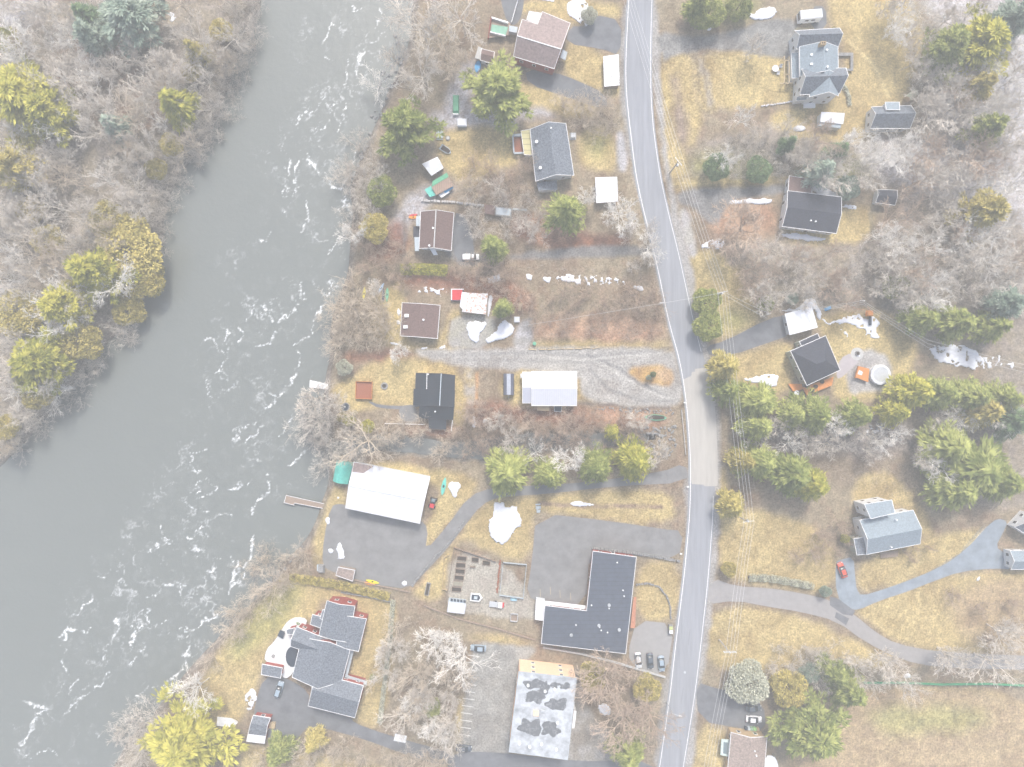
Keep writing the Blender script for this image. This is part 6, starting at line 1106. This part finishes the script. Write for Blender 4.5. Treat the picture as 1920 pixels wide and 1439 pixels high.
ONE = [
 (932, 168, 60, 'green', 'pine', 'great spreading green pine south of the pool deck'), (760, 238, 52, 'green', 'pine', 'broad light green pine hanging over the river bank'), (1063, 392, 36, 'green', 'hemlock', 'tall feathery green conifer below the slate grey house', 1.0),
 (925, 462, 24, 'green', 'hemlock', 'small green conifer above the white pickup'), (943, 577, 18, 'green', 'hemlock', 'bright green bushy conifer beside the patchwork shed'), (714, 357, 30, 'green', 'cedar', 'dense dark green cedar on the river bank'), (700, 428, 29, 'olive', 'cedar', 'round yellow green cedar at the water edge'),
 (646, 690, 16, 'sage', 'cedar', 'pale green bush at the river corner of the tan lawn'), (1150, 812, 14, 'yellow', 'hemlock', 'small bright yellow green conifer in the creek bed'),
 (1192, 864, 38, 'yellow', 'hemlock', 'bright yellow green conifer closest to the culvert'), (1120, 876, 32, 'green', 'hemlock', 'green conifer second from the culvert in the creek side row'), (1030, 890, 30, 'green', 'hemlock', 'green conifer third from the culvert in the creek side row'), (952, 886, 42, 'green', 'hemlock', 'broad green conifer at the west end of the creek side row'),
 (345, 1400, 78, 'yellow', 'pine', 'huge yellow green pine at the bottom left by the river'), (520, 1415, 26, 'green', 'hemlock', 'green conifer south of the small red shed'), (585, 1396, 20, 'olive', 'hemlock', 'olive conifer below the mansion drive'), (810, 1328, 19, 'green', 'cedar', 'fresh green bush among bare trees left of the parking lot'),
 (1180, 1415, 34, 'green', 'hemlock', 'green conifer under the great bare tree at the bottom'), (1113, 1268, 28, 'olive', 'cedar', 'round yellow green cedar beside the orange walled block'), (1212, 1293, 27, 'olive', 'cedar', 'yellow green cedar behind the bare branches near the road'),
 (1405, 1283, 42, 'sage', 'cedar', 'wide silver green bush above the two parked cars'), (1478, 1290, 36, 'olive', 'cedar', 'golden green cedar east of the silver green bush'), (1528, 1375, 62, 'green', 'pine', 'large blue green pine east of the tan house'), (1598, 1300, 34, 'green', 'hemlock', 'green conifer at the end of the green fence'), (1520, 1262, 20, 'bluish', 'cedar', 'blue green bush above the large pine'), (1570, 1265, 26, 'green', 'hemlock', 'small conifer left of the fence end'),
 (1325, 568, 28, 'green', 'cedar', 'upper green conifer crowding the east edge of the road'), (1330, 612, 30, 'green', 'cedar', 'lower green conifer at the mouth of the asphalt drive'), (1362, 688, 30, 'olive', 'hemlock', 'green conifer under the wires below the asphalt drive'), (1368, 732, 28, 'green', 'hemlock', 'second green conifer under the wires below the asphalt drive'), (1425, 752, 38, 'green', 'hemlock', 'green conifer beside the snow patch of the pale green house'), (1425, 800, 30, 'green', 'hemlock', 'green conifer at the west end of the creek woods'),
 (1532, 778, 38, 'green', 'hemlock', 'dark green conifer directly south of the orange deck'), (1490, 778, 26, 'green', 'hemlock', 'small conifer west of the orange deck'), (1612, 780, 30, 'green', 'hemlock', 'green conifer south of the round pool'), (1685, 774, 26, 'yellow', 'hemlock', 'yellow green conifer south east of the round pool'), (1722, 734, 34, 'yellow', 'hemlock', 'bright yellow green conifer east of the round pool'),
 (1430, 868, 36, 'green', 'hemlock', 'green conifer south of the dark creek bed'), (1490, 890, 40, 'green', 'hemlock', 'green conifer with dark core south of the creek bed'), (1530, 912, 30, 'yellow', 'hemlock', 'yellow green conifer at the south tip of the creek woods'), (1400, 865, 26, 'olive', 'hemlock', 'olive conifer under the wires above the lawn'), (1375, 950, 26, 'olive', 'hemlock', 'small conifer at the roadside by the transformer pole'),
 (50, 190, 56, 'yellow', 'pine', 'large yellow green pine at the left edge of the west wood'), (100, 215, 38, 'yellow', 'pine', 'yellow green pine joined to the large one in the west wood'), (28, 318, 36, 'olive', 'pine', 'olive green pine below the large yellow pine'), (62, 275, 22, 'olive', 'cedar', 'round olive tree between the pines of the west wood'),
 (242, 470, 52, 'olive', 'cedar', 'wide ochre green cedar on the west bank above the bend'), (178, 512, 42, 'yellow', 'pine', 'yellow green pine behind the ochre cedars'), (262, 518, 34, 'olive', 'cedar', 'ochre green cedar overhanging the water on the west bank'), (45, 588, 38, 'olive', 'cedar', 'dense olive cedar near the left edge'), (120, 575, 34, 'yellow', 'pine', 'yellow green tree right of the dense olive cedar'), (232, 582, 26, 'olive', 'cedar', 'round golden cedar at the tip of the west bank'), (78, 680, 46, 'yellow', 'pine', 'star shaped yellow green pine on the west bank'), (72, 735, 28, 'olive', 'cedar', 'golden bush below the star shaped pine'), (150, 640, 34, 'olive', 'cedar', 'olive cedar between the golden cedar and star shaped pine'), (15, 800, 20, 'olive', 'cedar', 'small olive bush at the far left bank'),
 (1845, 78, 58, 'yellow', 'pine', 'spreading yellow green pine in the north east wood'), (1780, 88, 44, 'green', 'pine', 'green pine left of the spreading one in the north east wood'), (1838, 162, 30, 'olive', 'pine', 'slanting olive pine over the snowy slope'), (1852, 240, 34, 'green', 'pine', 'lone green pine on the snowy slope'), (1848, 395, 42, 'olive', 'pine', 'hazy olive pine in the middle of the east wood'), (1895, 40, 40, 'bluish', 'pine', 'blue green pine in the top right corner'),
 (1835, 880, 66, 'green', 'hemlock', 'largest green conifer in the right hand grove'), (1785, 838, 46, 'green', 'hemlock', 'green conifer at the upper left of the right hand grove'), (1885, 905, 40, 'green', 'hemlock', 'green conifer at the lower right of the grove'), (1800, 920, 42, 'green', 'hemlock', 'green conifer at the bottom of the right hand grove'),
 (1770, 738, 31, 'green', 'hemlock', 'green conifer beside the wide snowfield'), (1830, 744, 35, 'green', 'hemlock', 'green conifer in the row south of the snowfield'), (1890, 748, 32, 'green', 'hemlock', 'green conifer of the snowfield row at the right edge'), (1850, 770, 34, 'olive', 'hemlock', 'olive conifer behind the snowfield row'), (1905, 790, 34, 'dark', 'hemlock', 'dark conifer at the right edge above the grove'),
 (1735, 598, 29, 'green', 'hemlock', 'green conifer north of the eastern wires'), (1800, 604, 33, 'green', 'hemlock', 'broad conifer north of the wide snowfield'), (1868, 612, 30, 'green', 'hemlock', 'conifer at the right above the scattered snow'), (1885, 570, 34, 'bluish', 'pine', 'blue green pine above the scattered snow'), (1680, 535, 26, 'green', 'cedar', 'green bush on the wood edge behind the swing set'),
 (1330, 22, 34, 'green', 'cedar', 'green bush thicket at the top right of the road'), (1385, 12, 26, 'green', 'cedar', 'green bush at the top edge by the snow patch'), (1310, 4, 22, 'green', 'hemlock', 'small conifer at the top edge beside the road'), (1345, 315, 26, 'dark', 'cedar', 'dark green thicket beside the upper utility pole'), (1425, 318, 26, 'dark', 'cedar', 'dark green thicket above the ranch house lane'), (1480, 268, 16, 'dark', 'hemlock', 'little conifer below the lean to shed'), (1545, 318, 28, 'bluish', 'hemlock', 'blue green thicket behind the ranch house'), (1590, 350, 24, 'bluish', 'cedar', 'blue green bush between ranch house and small shed'), (1575, 282, 20, 'dark', 'hemlock', 'small dark conifer above the blue green thicket'),
 (1485, 560, 12, 'bluish', 'cedar', 'blue green bush north of the white garage'), (1435, 570, 16, 'green', 'cedar', 'green bush beside the white service pole'),
 (172, 40, 34, 'dark', 'hemlock', 'dark green conifer in the upper west wood'), (255, 40, 50, 'bluish', 'pine', 'pale blue green pine at the top of the west wood'), (180, 75, 26, 'bluish', 'pine', 'thin blue green pine left of the pale one'), (415, 60, 22, 'olive', 'cedar', 'golden tree near the bank at the upper river'), (365, 95, 22, 'olive', 'hemlock', 'olive tree in the upper west wood'), (328, 195, 34, 'yellow', 'hemlock', 'slanting yellow green conifer on the upper west bank'), (360, 138, 20, 'olive', 'cedar', 'small golden tree above the slanting conifer'), (322, 275, 22, 'olive', 'cedar', 'golden cedar at the water edge on the upper west bank'), (295, 320, 17, 'olive', 'cedar', 'small golden bush at the upper bank bend'), (220, 240, 26, 'bluish', 'hemlock', 'blue green conifer deep in the west wood'), (205, 412, 30, 'olive', 'cedar', 'ochre bush above the wide cedars'), (95, 455, 26, 'olive', 'cedar', 'olive bush in the lower west wood'), (20, 80, 20, 'yellow', 'cedar', 'yellow bush near the top left corner'), (65, 395, 22, 'olive', 'cedar', 'faint olive bush left of the ochre cedars'),
 (1548, 1110, 11, 'bluish', 'cedar', 'round blue green shrub at the fork of the lane'), (1225, 702, 6, 'dark', 'cedar', 'dark green shrub on the grass island'), (1216, 708, 5, 'bluish', 'cedar', 'blue green shrub on the grass island'), (698, 1270, 5, 'green', 'cedar', 'tiny shrub on the mansion lawn'), (1366, 1068, 15, 'olive', 'cedar', 'brown green round bush under the wires by the lane'), (655, 790, 12, 'yellow', 'cedar', 'yellow green bush by the path of the riverside lawn'), (642, 783, 10, 'olive', 'cedar', 'small olive bush near the garden pond'), (688, 800, 14, 'yellow', 'cedar', 'yellow green bush above the creek mouth'), (1105, 30, 16, 'sage', 'cedar', 'sage bush beside the snowy plot'), (1585, 1010, 9, 'yellow', 'cedar', 'yellow shrub at the west wall of the blue grey house'), (1560, 60, 8, 'olive', 'cedar', 'low bush behind the camper'),
]
for t_ in ONE:
    x, y, rp, lf, kd, lb = t_[:6]; conif(x, y, rp, lf, kd, lb, name='evergreen_bush' if kd == 'cedar' and rp < 20 else None, cat='bush' if kd == 'cedar' and rp < 20 else 'tree')
def hedge(label, pts, wd, ht, leaf):
    P_ = [W(*p) for p in pts]; h = thing('hedge', label, 'hedge', P_[0]); r = random.Random(len(label)); mb = MB()
    for i in range(len(P_) - 1):
        a, b_ = P_[i] - P_[0], P_[i + 1] - P_[0]; L = (b_ - a).length; e = (b_ - a).normalized(); s = Vector((-e.y, e.x, 0))
        for k in range(int(L * wd * 55 + L * 40)):
            u = r.random() * L; v = r.uniform(-1, 1); bump = .8 + .3 * math.sin(u * 2.1 + v) * r.uniform(.6, 1); z = ht * bump * (1 - abs(v) ** 4 * .5) * r.uniform(.75, 1); P = a + e * u + s * v * wd / 2 + Vector((0, 0, z))
            cards(mb, P, Vector((r.gauss(0, 1), r.gauss(0, 1), r.gauss(0, .6))), r.uniform(.2, .42), r.uniform(.06, .12), r, .8)
    mb.obj('foliage', LEAF[leaf], h); mb = MB()
    for i in range(len(P_) - 1): a, b_ = P_[i] - P_[0], P_[i + 1] - P_[0]; c = (a + b_) / 2; mb.box((c.x, c.y, ht * .22), ((b_ - a).length, wd * .4, ht * .44), math.atan2(b_.y - a.y, b_.x - a.x), 0, .8)
    mb.obj('stems', M_trunkdark, h)
hedge('yellow green hedge between the brown roofed house and the cottage', [(752, 507), (790, 506), (840, 509)], 3.3, 2.6, 'yellow'); hedge('thick uneven hedge between the boathouse car park and the mansion lawn', [(545, 1082), (590, 1088), (640, 1096), (690, 1108), (732, 1118)], 2.6, 2, 'olive')
hedge('long clipped hedge on the east side of the mansion lawn', [(738, 1122), (732, 1200), (722, 1280), (713, 1355)], 1.4, 1.8, 'sage'); hedge('pale hedge along the north side of the paved lane', [(1402, 1082), (1440, 1083), (1480, 1090), (1522, 1098)], 2.2, 1.8, 'sage')
hedge('low planting around the east wall of the farmhouse', [(1574, 150), (1590, 180), (1592, 200)], 1.2, .8, 'sage')
hedge('low hedge in front of the pool by the mansion', [(556, 1166), (574, 1172)], 1, 1, 'dark')
# bare trees one can single out
B1 = [
 (790, 42, 50, 0, 'bare tree leaning over the upper east bank'), (868, 25, 60, 0, 'wide grey bare tree at the top beside the asphalt yard'), (828, 85, 46, 3, 'bare tree north of the large pine on the river bank'), (702, 150, 34, 1, 'pale bare tree leaning far over the river'), (742, 118, 30, 0, 'small bare tree reaching over the rapids'), (795, 140, 46, 0, 'bare tree beside the dusted snow path'), (845, 130, 38, 3, 'bare tree behind the dark shed'),
 (1172, 392, 38, 1, 'gaunt pale bare tree beside the white carport'), (1100, 375, 18, 1, 'small pale bare tree between conifer and carport'), (1212, 462, 26, 1, 'bare tree stretching over the road edge'), (935, 352, 24, 0, 'vase shaped bare tree on the yard south of the lawn'), (880, 352, 26, 3, 'twiggy bare tree beside the green tarp shed'),
 (683, 830, 58, 3, 'great bare tree with heavy limbs over the creek mouth'), (590, 745, 40, 0, 'bare tree above the pale concrete landing'), (592, 790, 38, 0, 'grey bare tree below the pale landing'), (1005, 852, 26, 1, 'white bare tree left of two among the creek side conifers'), (1074, 868, 30, 1, 'white bare tree right of two among the creek side conifers'),
 (375, 1288, 34, 1, 'fallen looking white tree on the river bank of the mansion'), (780, 1315, 26, 1, 'slim white birch beside the fresh green bush'), (1140, 1292, 56, 2, 'great reddish bare tree beside the orange walled block'), (1182, 1372, 56, 2, 'second great reddish bare tree near the street lamp'), (1225, 1345, 42, 2, 'reddish bare branches reaching over the road'),
 (1405, 430, 50, 2, 'large reddish bare tree below the ranch house lane'), (1365, 445, 36, 2, 'reddish bare tree at the roadside snow patch'), (1352, 305, 28, 1, 'pale bare tree by the upper utility pole'), (1408, 88, 24, 0, 'bare tree on the gravel lane'), (1387, 228, 24, 1, 'small pale bare tree above the leaf covered slope'), (1640, 300, 30, 1, 'white forked tree west of the outbuilding slope'), (1705, 290, 34, 1, 'white branching tree below the outbuilding'),
 (870, 1238, 48, 1, 'pale bare tree spreading over the faded parking lot'), (745, 660, 18, 1, 'small white birch at the head of the gravel drive'), (705, 545, 14, 1, 'white dead tree beside the yellow kayak'), (668, 445, 24, 1, 'white dead tree below the round yellow cedar'), (1670, 1240, 36, 0, 'bare tree beside the lane at the green fence'), (1605, 1250, 34, 0, 'bare tree north of the fence end'), (1690, 1290, 30, 0, 'bare tree hanging over the green fence'), (1790, 1235, 34, 0, 'bare tree overhanging the paved lane'), (1870, 1250, 48, 0, 'bare tree at the right end of the paved lane'), (1890, 1190, 40, 0, 'bare tree in the dry field at the right edge'),
 (1000, 690 + 110, 22, 2, 'twiggy tree south of the white barn'), (1060, 800, 24, 2, 'pinkish bare tree in the creek bed'), (960, 828, 26, 0, 'bare tree at the creek west of the white ones'), (1195, 795, 22, 0, 'bare shrubby tree next to the planter boat'), (1235, 850, 24, 0, 'grey bare tree beside the culvert rocks'), (885, 775, 24, 2, 'reddish bare tree in the leaf litter east of the black roofed house'), (935, 795, 22, 0, 'bare tree below the camper trailer'),
]
for x, y, rp, b_, lb in B1: bare_at(x, y, rp, lb, b_)
LMK = [(1537, 130, 'white farmhouse'), (1668, 222, 'grey roofed outbuilding'), (1522, 395, 'dark roofed ranch house'), (1660, 370, 'small shed by the ranch house'), (1530, 680, 'pale green house'), (1647, 703, 'round covered pool'), (815, 745, 'black roofed house'), (1033, 729, 'white barn'), (728, 924, 'snow covered boathouse'), (612, 1240, 'grey mansion'), (1110, 1130, 'L shaped building'), (1018, 1335, 'orange walled block'), (1665, 1000, 'blue grey house'), (1502, 602, 'bright white garage'), (1800, 665, 'wide eastern snowfield'), (1137, 356, 'white roofed carport'), (789, 600, 'brown roofed cottage'), (818, 435, 'brown roofed house'), (1035, 288, 'slate grey house'), (893, 567, 'patchwork roof shed'), (1105, 525, 'long snow bank'), (683, 551, 'yellow kayak'), (954, 721, 'dark camper trailer'), (870, 1401, 'car at the foot of the faded parking lot'), (856, 1137, 'small white greenhouse'), (573, 942, 'timber boat dock'), (1223, 821, 'dark culvert mouth'), (1229, 783, 'green planter boat'), (1560, 1150, 'fork of the paved lane')]
LMK += [(t_[0], t_[1], t_[5]) for t_ in ONE if len(t_[5].split()) <= 9]
LUSED = set()
def uniq(px, py, Rp, b_, noun, big=34):
    colr = ('grey', 'whitish', 'reddish', 'buff')[b_]; size = 'broad' if Rp > big else ('small' if Rp < big * .72 else 'mid sized')
    for x, y, nm in sorted(LMK, key=lambda k: (k[0] - px) ** 2 + (k[1] - py) ** 2)[:14]:
        a = math.degrees(math.atan2(-(py - y), px - x)) % 360; d = ('east', 'north east', 'north', 'north west', 'west', 'south west', 'south', 'south east')[int((a + 22.5) // 45) % 8]
        far = 'well ' if math.hypot(px - x, py - y) > 110 else ''
        lb = f'{size} {colr} {noun} {far}{d} of the {nm}'
        if len(lb.split()) > 16: lb = f'{colr} {noun} {far}{d} of the {nm}'
        if len(lb.split()) <= 16 and lb not in LUSED: LUSED.add(lb); return lb
    return None
def scatter(poly, spacing, n_max, seed, avoid=()):
    r = random.Random(seed); xs = [p[0] for p in poly]; ys_ = [p[1] for p in poly]; out = []
    P_ = np.array(poly); tries = 0
    while len(out) < n_max and tries < n_max * 60:
        tries += 1; x = r.uniform(min(xs), max(xs)); y = r.uniform(min(ys_), max(ys_))
        if not inpoly(np.array([[x]]), np.array([[y]]), poly)[0, 0]: continue
        if any((x - a) ** 2 + (y - b_) ** 2 < spacing ** 2 for a, b_ in out): continue
        if any((x - a[0]) ** 2 + (y - a[1]) ** 2 < (a[2] * .55) ** 2 for a in avoid): continue
        out.append((x, y))
    return out
EV = [(t_[0], t_[1], t_[2]) for t_ in ONE] + [(1500, 348, 75), (1522, 395, 130), (1660, 370, 60), (1668, 222, 90), (1537, 130, 130), (1502, 602, 80), (1560, 226, 60), (1400, 360, 50), (1440, 355, 50), (1940, 990, 70), (1900, 1050, 60), (1647, 703, 60)]
WB = [(0, 0), (470, 0), (450, 70), (420, 130), (400, 210), (385, 250), (310, 320), (285, 380), (290, 460), (200, 620), (80, 760), (35, 830), (0, 850)]
REG = [
 (WB, 24, 105, 22, 40, 'bare tree in the leafless wood on the west bank of the river', 'bare trees of the west bank wood', (0, 0, 1, 3)),
 ([(1470, 245), (1620, 250), (1720, 230), (1800, 130), (1920, 120), (1920, 560), (1700, 560), (1640, 500), (1560, 470), (1640, 450), (1650, 395), (1700, 350), (1480, 330)], 27, 75, 20, 38, 'bare tree in the leafless wood on the east slope', 'bare trees of the east slope wood', (0, 0, 1, 2)),
 ([(1650, 0), (1920, 0), (1920, 120), (1760, 170), (1720, 220), (1700, 100)], 30, 16, 18, 32, 'bare tree on the snow dusted north east slope', 'bare trees of the snowy north east slope', (0, 1)),
 ([(1380, 470), (1480, 460), (1700, 500), (1700, 570), (1540, 560), (1400, 560)], 26, 22, 18, 32, 'bare tree in the thicket north of the white garage', 'bare trees north of the white garage', (0, 2)),
 ([(1400, 790), (1700, 800), (1760, 760), (1900, 770), (1740, 900), (1700, 850), (1560, 850), (1400, 830)], 26, 20, 16, 28, 'grey bare tree along the dark creek bed in the eastern woods', 'bare trees along the eastern creek bed', (0, 1)),
 ([(730, 1150), (760, 1140), (880, 1170), (890, 1220), (870, 1300), (850, 1420), (760, 1400), (720, 1370)], 27, 20, 24, 38, 'bare tree in the strip between the mansion lawn and the parking lot', 'bare trees between mansion and parking lot', (0, 3, 1)),
 ([(890, 490), (1200, 490), (1215, 530), (1180, 560), (960, 560), (900, 530)], 30, 18, 24, 38, 'bare tree in the thicket above the pink field', 'bare trees above the pink field', (0, 0, 3)),
 ([(1580, 870), (1700, 860), (1780, 960), (1900, 940), (1900, 980), (1800, 1000), (1680, 930)], 28, 9, 16, 30, 'pale bare tree on the slope above the blue grey house', 'bare trees above the blue grey house', (0,)),
 ([(1355, 980), (1550, 960), (1580, 1020), (1560, 1080), (1360, 1060)], 34, 9, 12, 24, 'small bare tree on the tan slope below the creek woods', 'small bare trees on the tan slope', (0, 2)),
]
nb = len(B1)
for poly, spc, nmax, r0, r1, lb, gp, cols in REG:
    for x, y in scatter(poly, spc, nmax, nmax + spc, [e for e in EV]):
        if nb > 298: break
        nb += 1; rp_ = rnd.uniform(r0, r1); cb = rnd.choice(cols); bare_at(x, y, rp_, uniq(x, y, rp_, cb, 'bare tree') or lb, cb, group=gp)
print('bare trees', nb)
SH = [
 ([(860, 803), (1200, 800), (1240, 830), (1200, 850), (860, 858)], 15, 22, 12, 22, 'low bare shrub leaning over the creek water', 2),
 ([(640, 250), (700, 250), (740, 300), (700, 400), (660, 460), (640, 380)], 22, 14, 18, 30, 'twiggy bare shrub on the upper east river bank', 0), ([(620, 540), (690, 530), (740, 620), (640, 650), (615, 630)], 20, 13, 20, 36, 'twiggy bare shrub on the bank by the yellow kayak', 3),
 ([(555, 760), (620, 760), (680, 830), (630, 900), (600, 890)], 20, 12, 18, 34, 'twiggy bare shrub on the bank near the creek mouth', 0), ([(500, 1010), (600, 1010), (580, 1070), (480, 1150), (400, 1250), (380, 1240)], 26, 11, 18, 36, 'grey bare shrub on the lower river bank', 3), ([(210, 1370), (290, 1340), (280, 1420), (215, 1439)], 26, 4, 30, 44, 'round grey bare shrub beside the huge yellow green pine', 0),
 ([(430, 0), (482, 0), (462, 110), (405, 240), (310, 360), (298, 470), (270, 480), (300, 340), (385, 220), (430, 100)], 16, 40, 16, 26, 'grey bare shrub hanging over the water on the upper west bank', 0), ([(0, 790), (70, 740), (160, 670), (220, 600), (240, 610), (110, 750), (60, 810), (10, 855)], 18, 16, 18, 32, 'grey bare shrub on the lower west bank', 0),
 ([(890, 370), (1000, 370), (1020, 440), (880, 440)], 24, 10, 16, 28, 'bare shrub on the reddish ground south of the grey trailer', 0), ([(870, 300), (990, 310), (1000, 370), (880, 370)], 22, 9, 12, 22, 'bare shrub in the overgrown yard west of the slate house', 2), ([(680, 410), (770, 480), (760, 540), (670, 500)], 22, 10, 14, 26, 'bare shrub on the bank between hedge and river', 2),
 ([(840, 500), (960, 500), (970, 560), (900, 540)], 22, 9, 14, 26, 'bare shrub behind the patchwork roof shed', 2), ([(960, 550), (1230, 540), (1245, 620), (1000, 620)], 24, 24, 12, 26, 'low bare shrub in the pink field west of the road', 2), ([(870, 760), (1100, 770), (1250, 790), (1240, 815), (1000, 810), (880, 815)], 18, 26, 10, 22, 'low bare shrub along the creek south of the barn', 2), ([(680, 790), (860, 800), (900, 860), (700, 850)], 22, 10, 12, 24, 'bare shrub below the black roofed house', 3),
 ([(1050, 185), (1160, 200), (1165, 250), (1090, 250)], 22, 8, 14, 26, 'bare shrub at the roadside above the slate house lawn', 3), ([(1380, 250), (1480, 240), (1540, 300), (1440, 330), (1330, 330)], 24, 14, 14, 26, 'bare shrub on the slope behind the upper utility pole', 0), ([(1440, 1210), (1580, 1220), (1600, 1270), (1450, 1260)], 26, 9, 16, 28, 'bare shrub south of the paved lane', 0), ([(500, 1400), (850, 1420), (840, 1439), (480, 1439)], 30, 10, 20, 34, 'bare shrub along the bottom edge below the mansion drive', 3),
 ([(1520, 990), (1590, 980), (1590, 1050), (1480, 1060)], 24, 7, 12, 20, 'bare shrub west of the blue grey house', 2), ([(1690, 1020), (1740, 1010), (1740, 1045), (1690, 1050)], 14, 5, 7, 11, 'brown bush on the lawn above the curving gravel drive', 2), ([(1170, 400), (1230, 440), (1220, 540), (1180, 500)], 24, 6, 14, 22, 'bare shrub beside the road below the carport', 0),
 ([(1740, 1090), (1900, 1090), (1900, 1200), (1780, 1200)], 40, 5, 14, 22, 'low bare shrub in the dry eastern field', 2),
]
ns = 0
AV2 = EV + [(683, 551, 36), (720, 550, 48), (683, 733, 60), (815, 745, 110), (648, 763, 26), (603, 727, 60), (1229, 783, 46), (1223, 821, 36), (887, 795, 34), (643, 886, 60), (775, 408, 24), (428, 1352, 46), (365, 1334, 36), (485, 1366, 60), (930, 400, 50), (953, 721, 50), (1031, 729, 110)]
for poly, spc, nmax, r0, r1, lb, b_ in SH:
    for x, y in scatter(poly, spc, nmax, nmax + int(poly[0][0]), AV2):
        ns += 1; rp_ = rnd.uniform(r0, r1); bare_at(x, y, rp_, uniq(x, y, rp_, b_, 'bare shrub', 26) or lb, b_, 'm', group=lb.replace('shrub', 'shrubs'))
print('shrubs', ns)
# undergrowth: dry stalks, fallen twigs and saplings nobody could count
rs = np.random.RandomState(4); NB = 90000
bx_ = rs.uniform(-146, 146, NB); by_ = rs.uniform(-110, 110, NB); ix = np.searchsorted(XS, bx_).clip(0, nx - 1); iy = np.searchsorted(YS, by_).clip(0, ny - 1)
wild = (woods + msk([(620, 540), (740, 520), (860, 500), (1230, 480), (1250, 640), (1000, 645), (960, 560), (740, 520)], 4) + msk([(860, 740), (1270, 770), (1270, 860), (600, 850), (640, 800)], 4) + msk([(730, 1130), (890, 1180), (860, 1420), (715, 1360)], 4) + msk([(860, 300), (1000, 310), (1010, 440), (870, 440)], 4) + msk([(1380, 240), (1500, 240), (1540, 330), (1300, 340)], 4) + msk([(1370, 770), (1760, 760), (1780, 960), (1400, 860)], 4)).clip(0, 1)
ok = (wild[iy, ix] > rs.uniform(.2, 1, NB)) & (rb[iy, ix] < .12) & (creek[iy, ix] < .2)
bx_, by_ = bx_[ok], by_[ok]; zb_ = GZ[iy[ok], ix[ok]]; n_ = len(bx_); az = rs.uniform(0, 6.28, n_); el = rs.uniform(.0, 1.2, n_); Ln = rs.uniform(.5, 2.2, n_); wd_ = rs.uniform(.015, .045, n_)
dx, dy, dz = np.cos(az) * np.cos(el) * Ln, np.sin(az) * np.cos(el) * Ln, np.sin(el) * Ln * .7; sx_, sy_ = -np.sin(az) * wd_, np.cos(az) * wd_
V_ = np.stack([np.stack([bx_ + sx_, by_ + sy_, zb_ + .05], -1), np.stack([bx_ - sx_, by_ - sy_, zb_ + .05], -1), np.stack([bx_ + dx, by_ + dy, zb_ + dz + .08], -1)], 1).reshape(-1, 3)
me = bpy.data.meshes.new('undergrowth'); me.vertices.add(len(V_)); me.vertices.foreach_set('co', V_.reshape(-1).astype(np.float32)); me.loops.add(len(V_)); me.loops.foreach_set('vertex_index', np.arange(len(V_)).astype(np.int32)); me.polygons.add(n_); me.polygons.foreach_set('loop_start', (np.arange(n_) * 3).astype(np.int32)); me.update(calc_edges=True)
me.materials.append(mat('dry_stalks', (.3, .22, .17), .9, .1, .25, col2=(.58, .52, .46))); o = bpy.data.objects.new('undergrowth', me); COL.objects.link(o); tag(o, 'dry stalks, fallen twigs and saplings covering the floor of the woods', 'undergrowth', kind='stuff')
# rocks along the creek and the shore
mb = MB(); rr = random.Random(9)
def rocks(poly, n_, r0, r1, z=0):
    for x, y in scatter(poly, 1.5, n_, n_):
        p = W(x, y); s = rr.uniform(r0, r1); g_ = gz(p.x, p.y); mb.box((p.x, p.y, max(g_, WZ - .1 if z else -9) + s * .25), (s * rr.uniform(.8, 1.5), s, s * .7), rr.uniform(0, 3), 0, rr.uniform(.45, .7))
rocks([(1180, 800), (1270, 800), (1265, 855), (1200, 860), (1180, 830)], 110, .3, .9); rocks([(1080, 808), (1180, 812), (1180, 830), (1080, 828)], 60, .3, .8); rocks([(1160, 762), (1265, 768), (1262, 778), (1100, 768)], 60, .25, .6); rocks([(1400, 790), (1680, 800), (1700, 830), (1400, 830)], 120, .3, .9); rocks([(735, 60), (770, 60), (725, 200), (700, 240), (665, 340), (655, 330), (690, 230), (705, 170)], 60, .4, 1.1, 1); rocks([(560, 1030), (585, 1000), (500, 1115), (480, 1115)], 40, .3, .8, 1)
o = mb.obj('creek_stones', M_stone); tag(o, 'loose grey stones strewn along the creek bed, culvert and shore', 'stones', kind='stuff')

# ---------------------------------------------------------------- haze: one closed volume box, added to whiten the whole view, not weather
hb = MB(); hb.box((0, 0, (205 - 6) / 2), (900, 860, 211)); o = hb.obj('haze', mat('tmp', (1, 1, 1)))
hm = bpy.data.materials.new('added_haze_air'); hm.use_nodes = True; n = hm.node_tree.nodes; l = hm.node_tree.links; n.remove(n['Principled BSDF'])
pv = n.new('ShaderNodeVolumePrincipled'); pv.inputs['Color'].default_value = (.965, .985, .96, 1); pv.inputs['Density'].default_value = HAZE_D; pv.inputs['Anisotropy'].default_value = 0
l.new(pv.outputs[0], n['Material Output'].inputs['Volume']); o.data.materials.clear(); o.data.materials.append(hm); tag(o, 'even pale haze volume added to whiten the whole scene', 'haze', kind='stuff')
for k in ('category',): o.pop(k, None) if hasattr(o, 'pop') else None
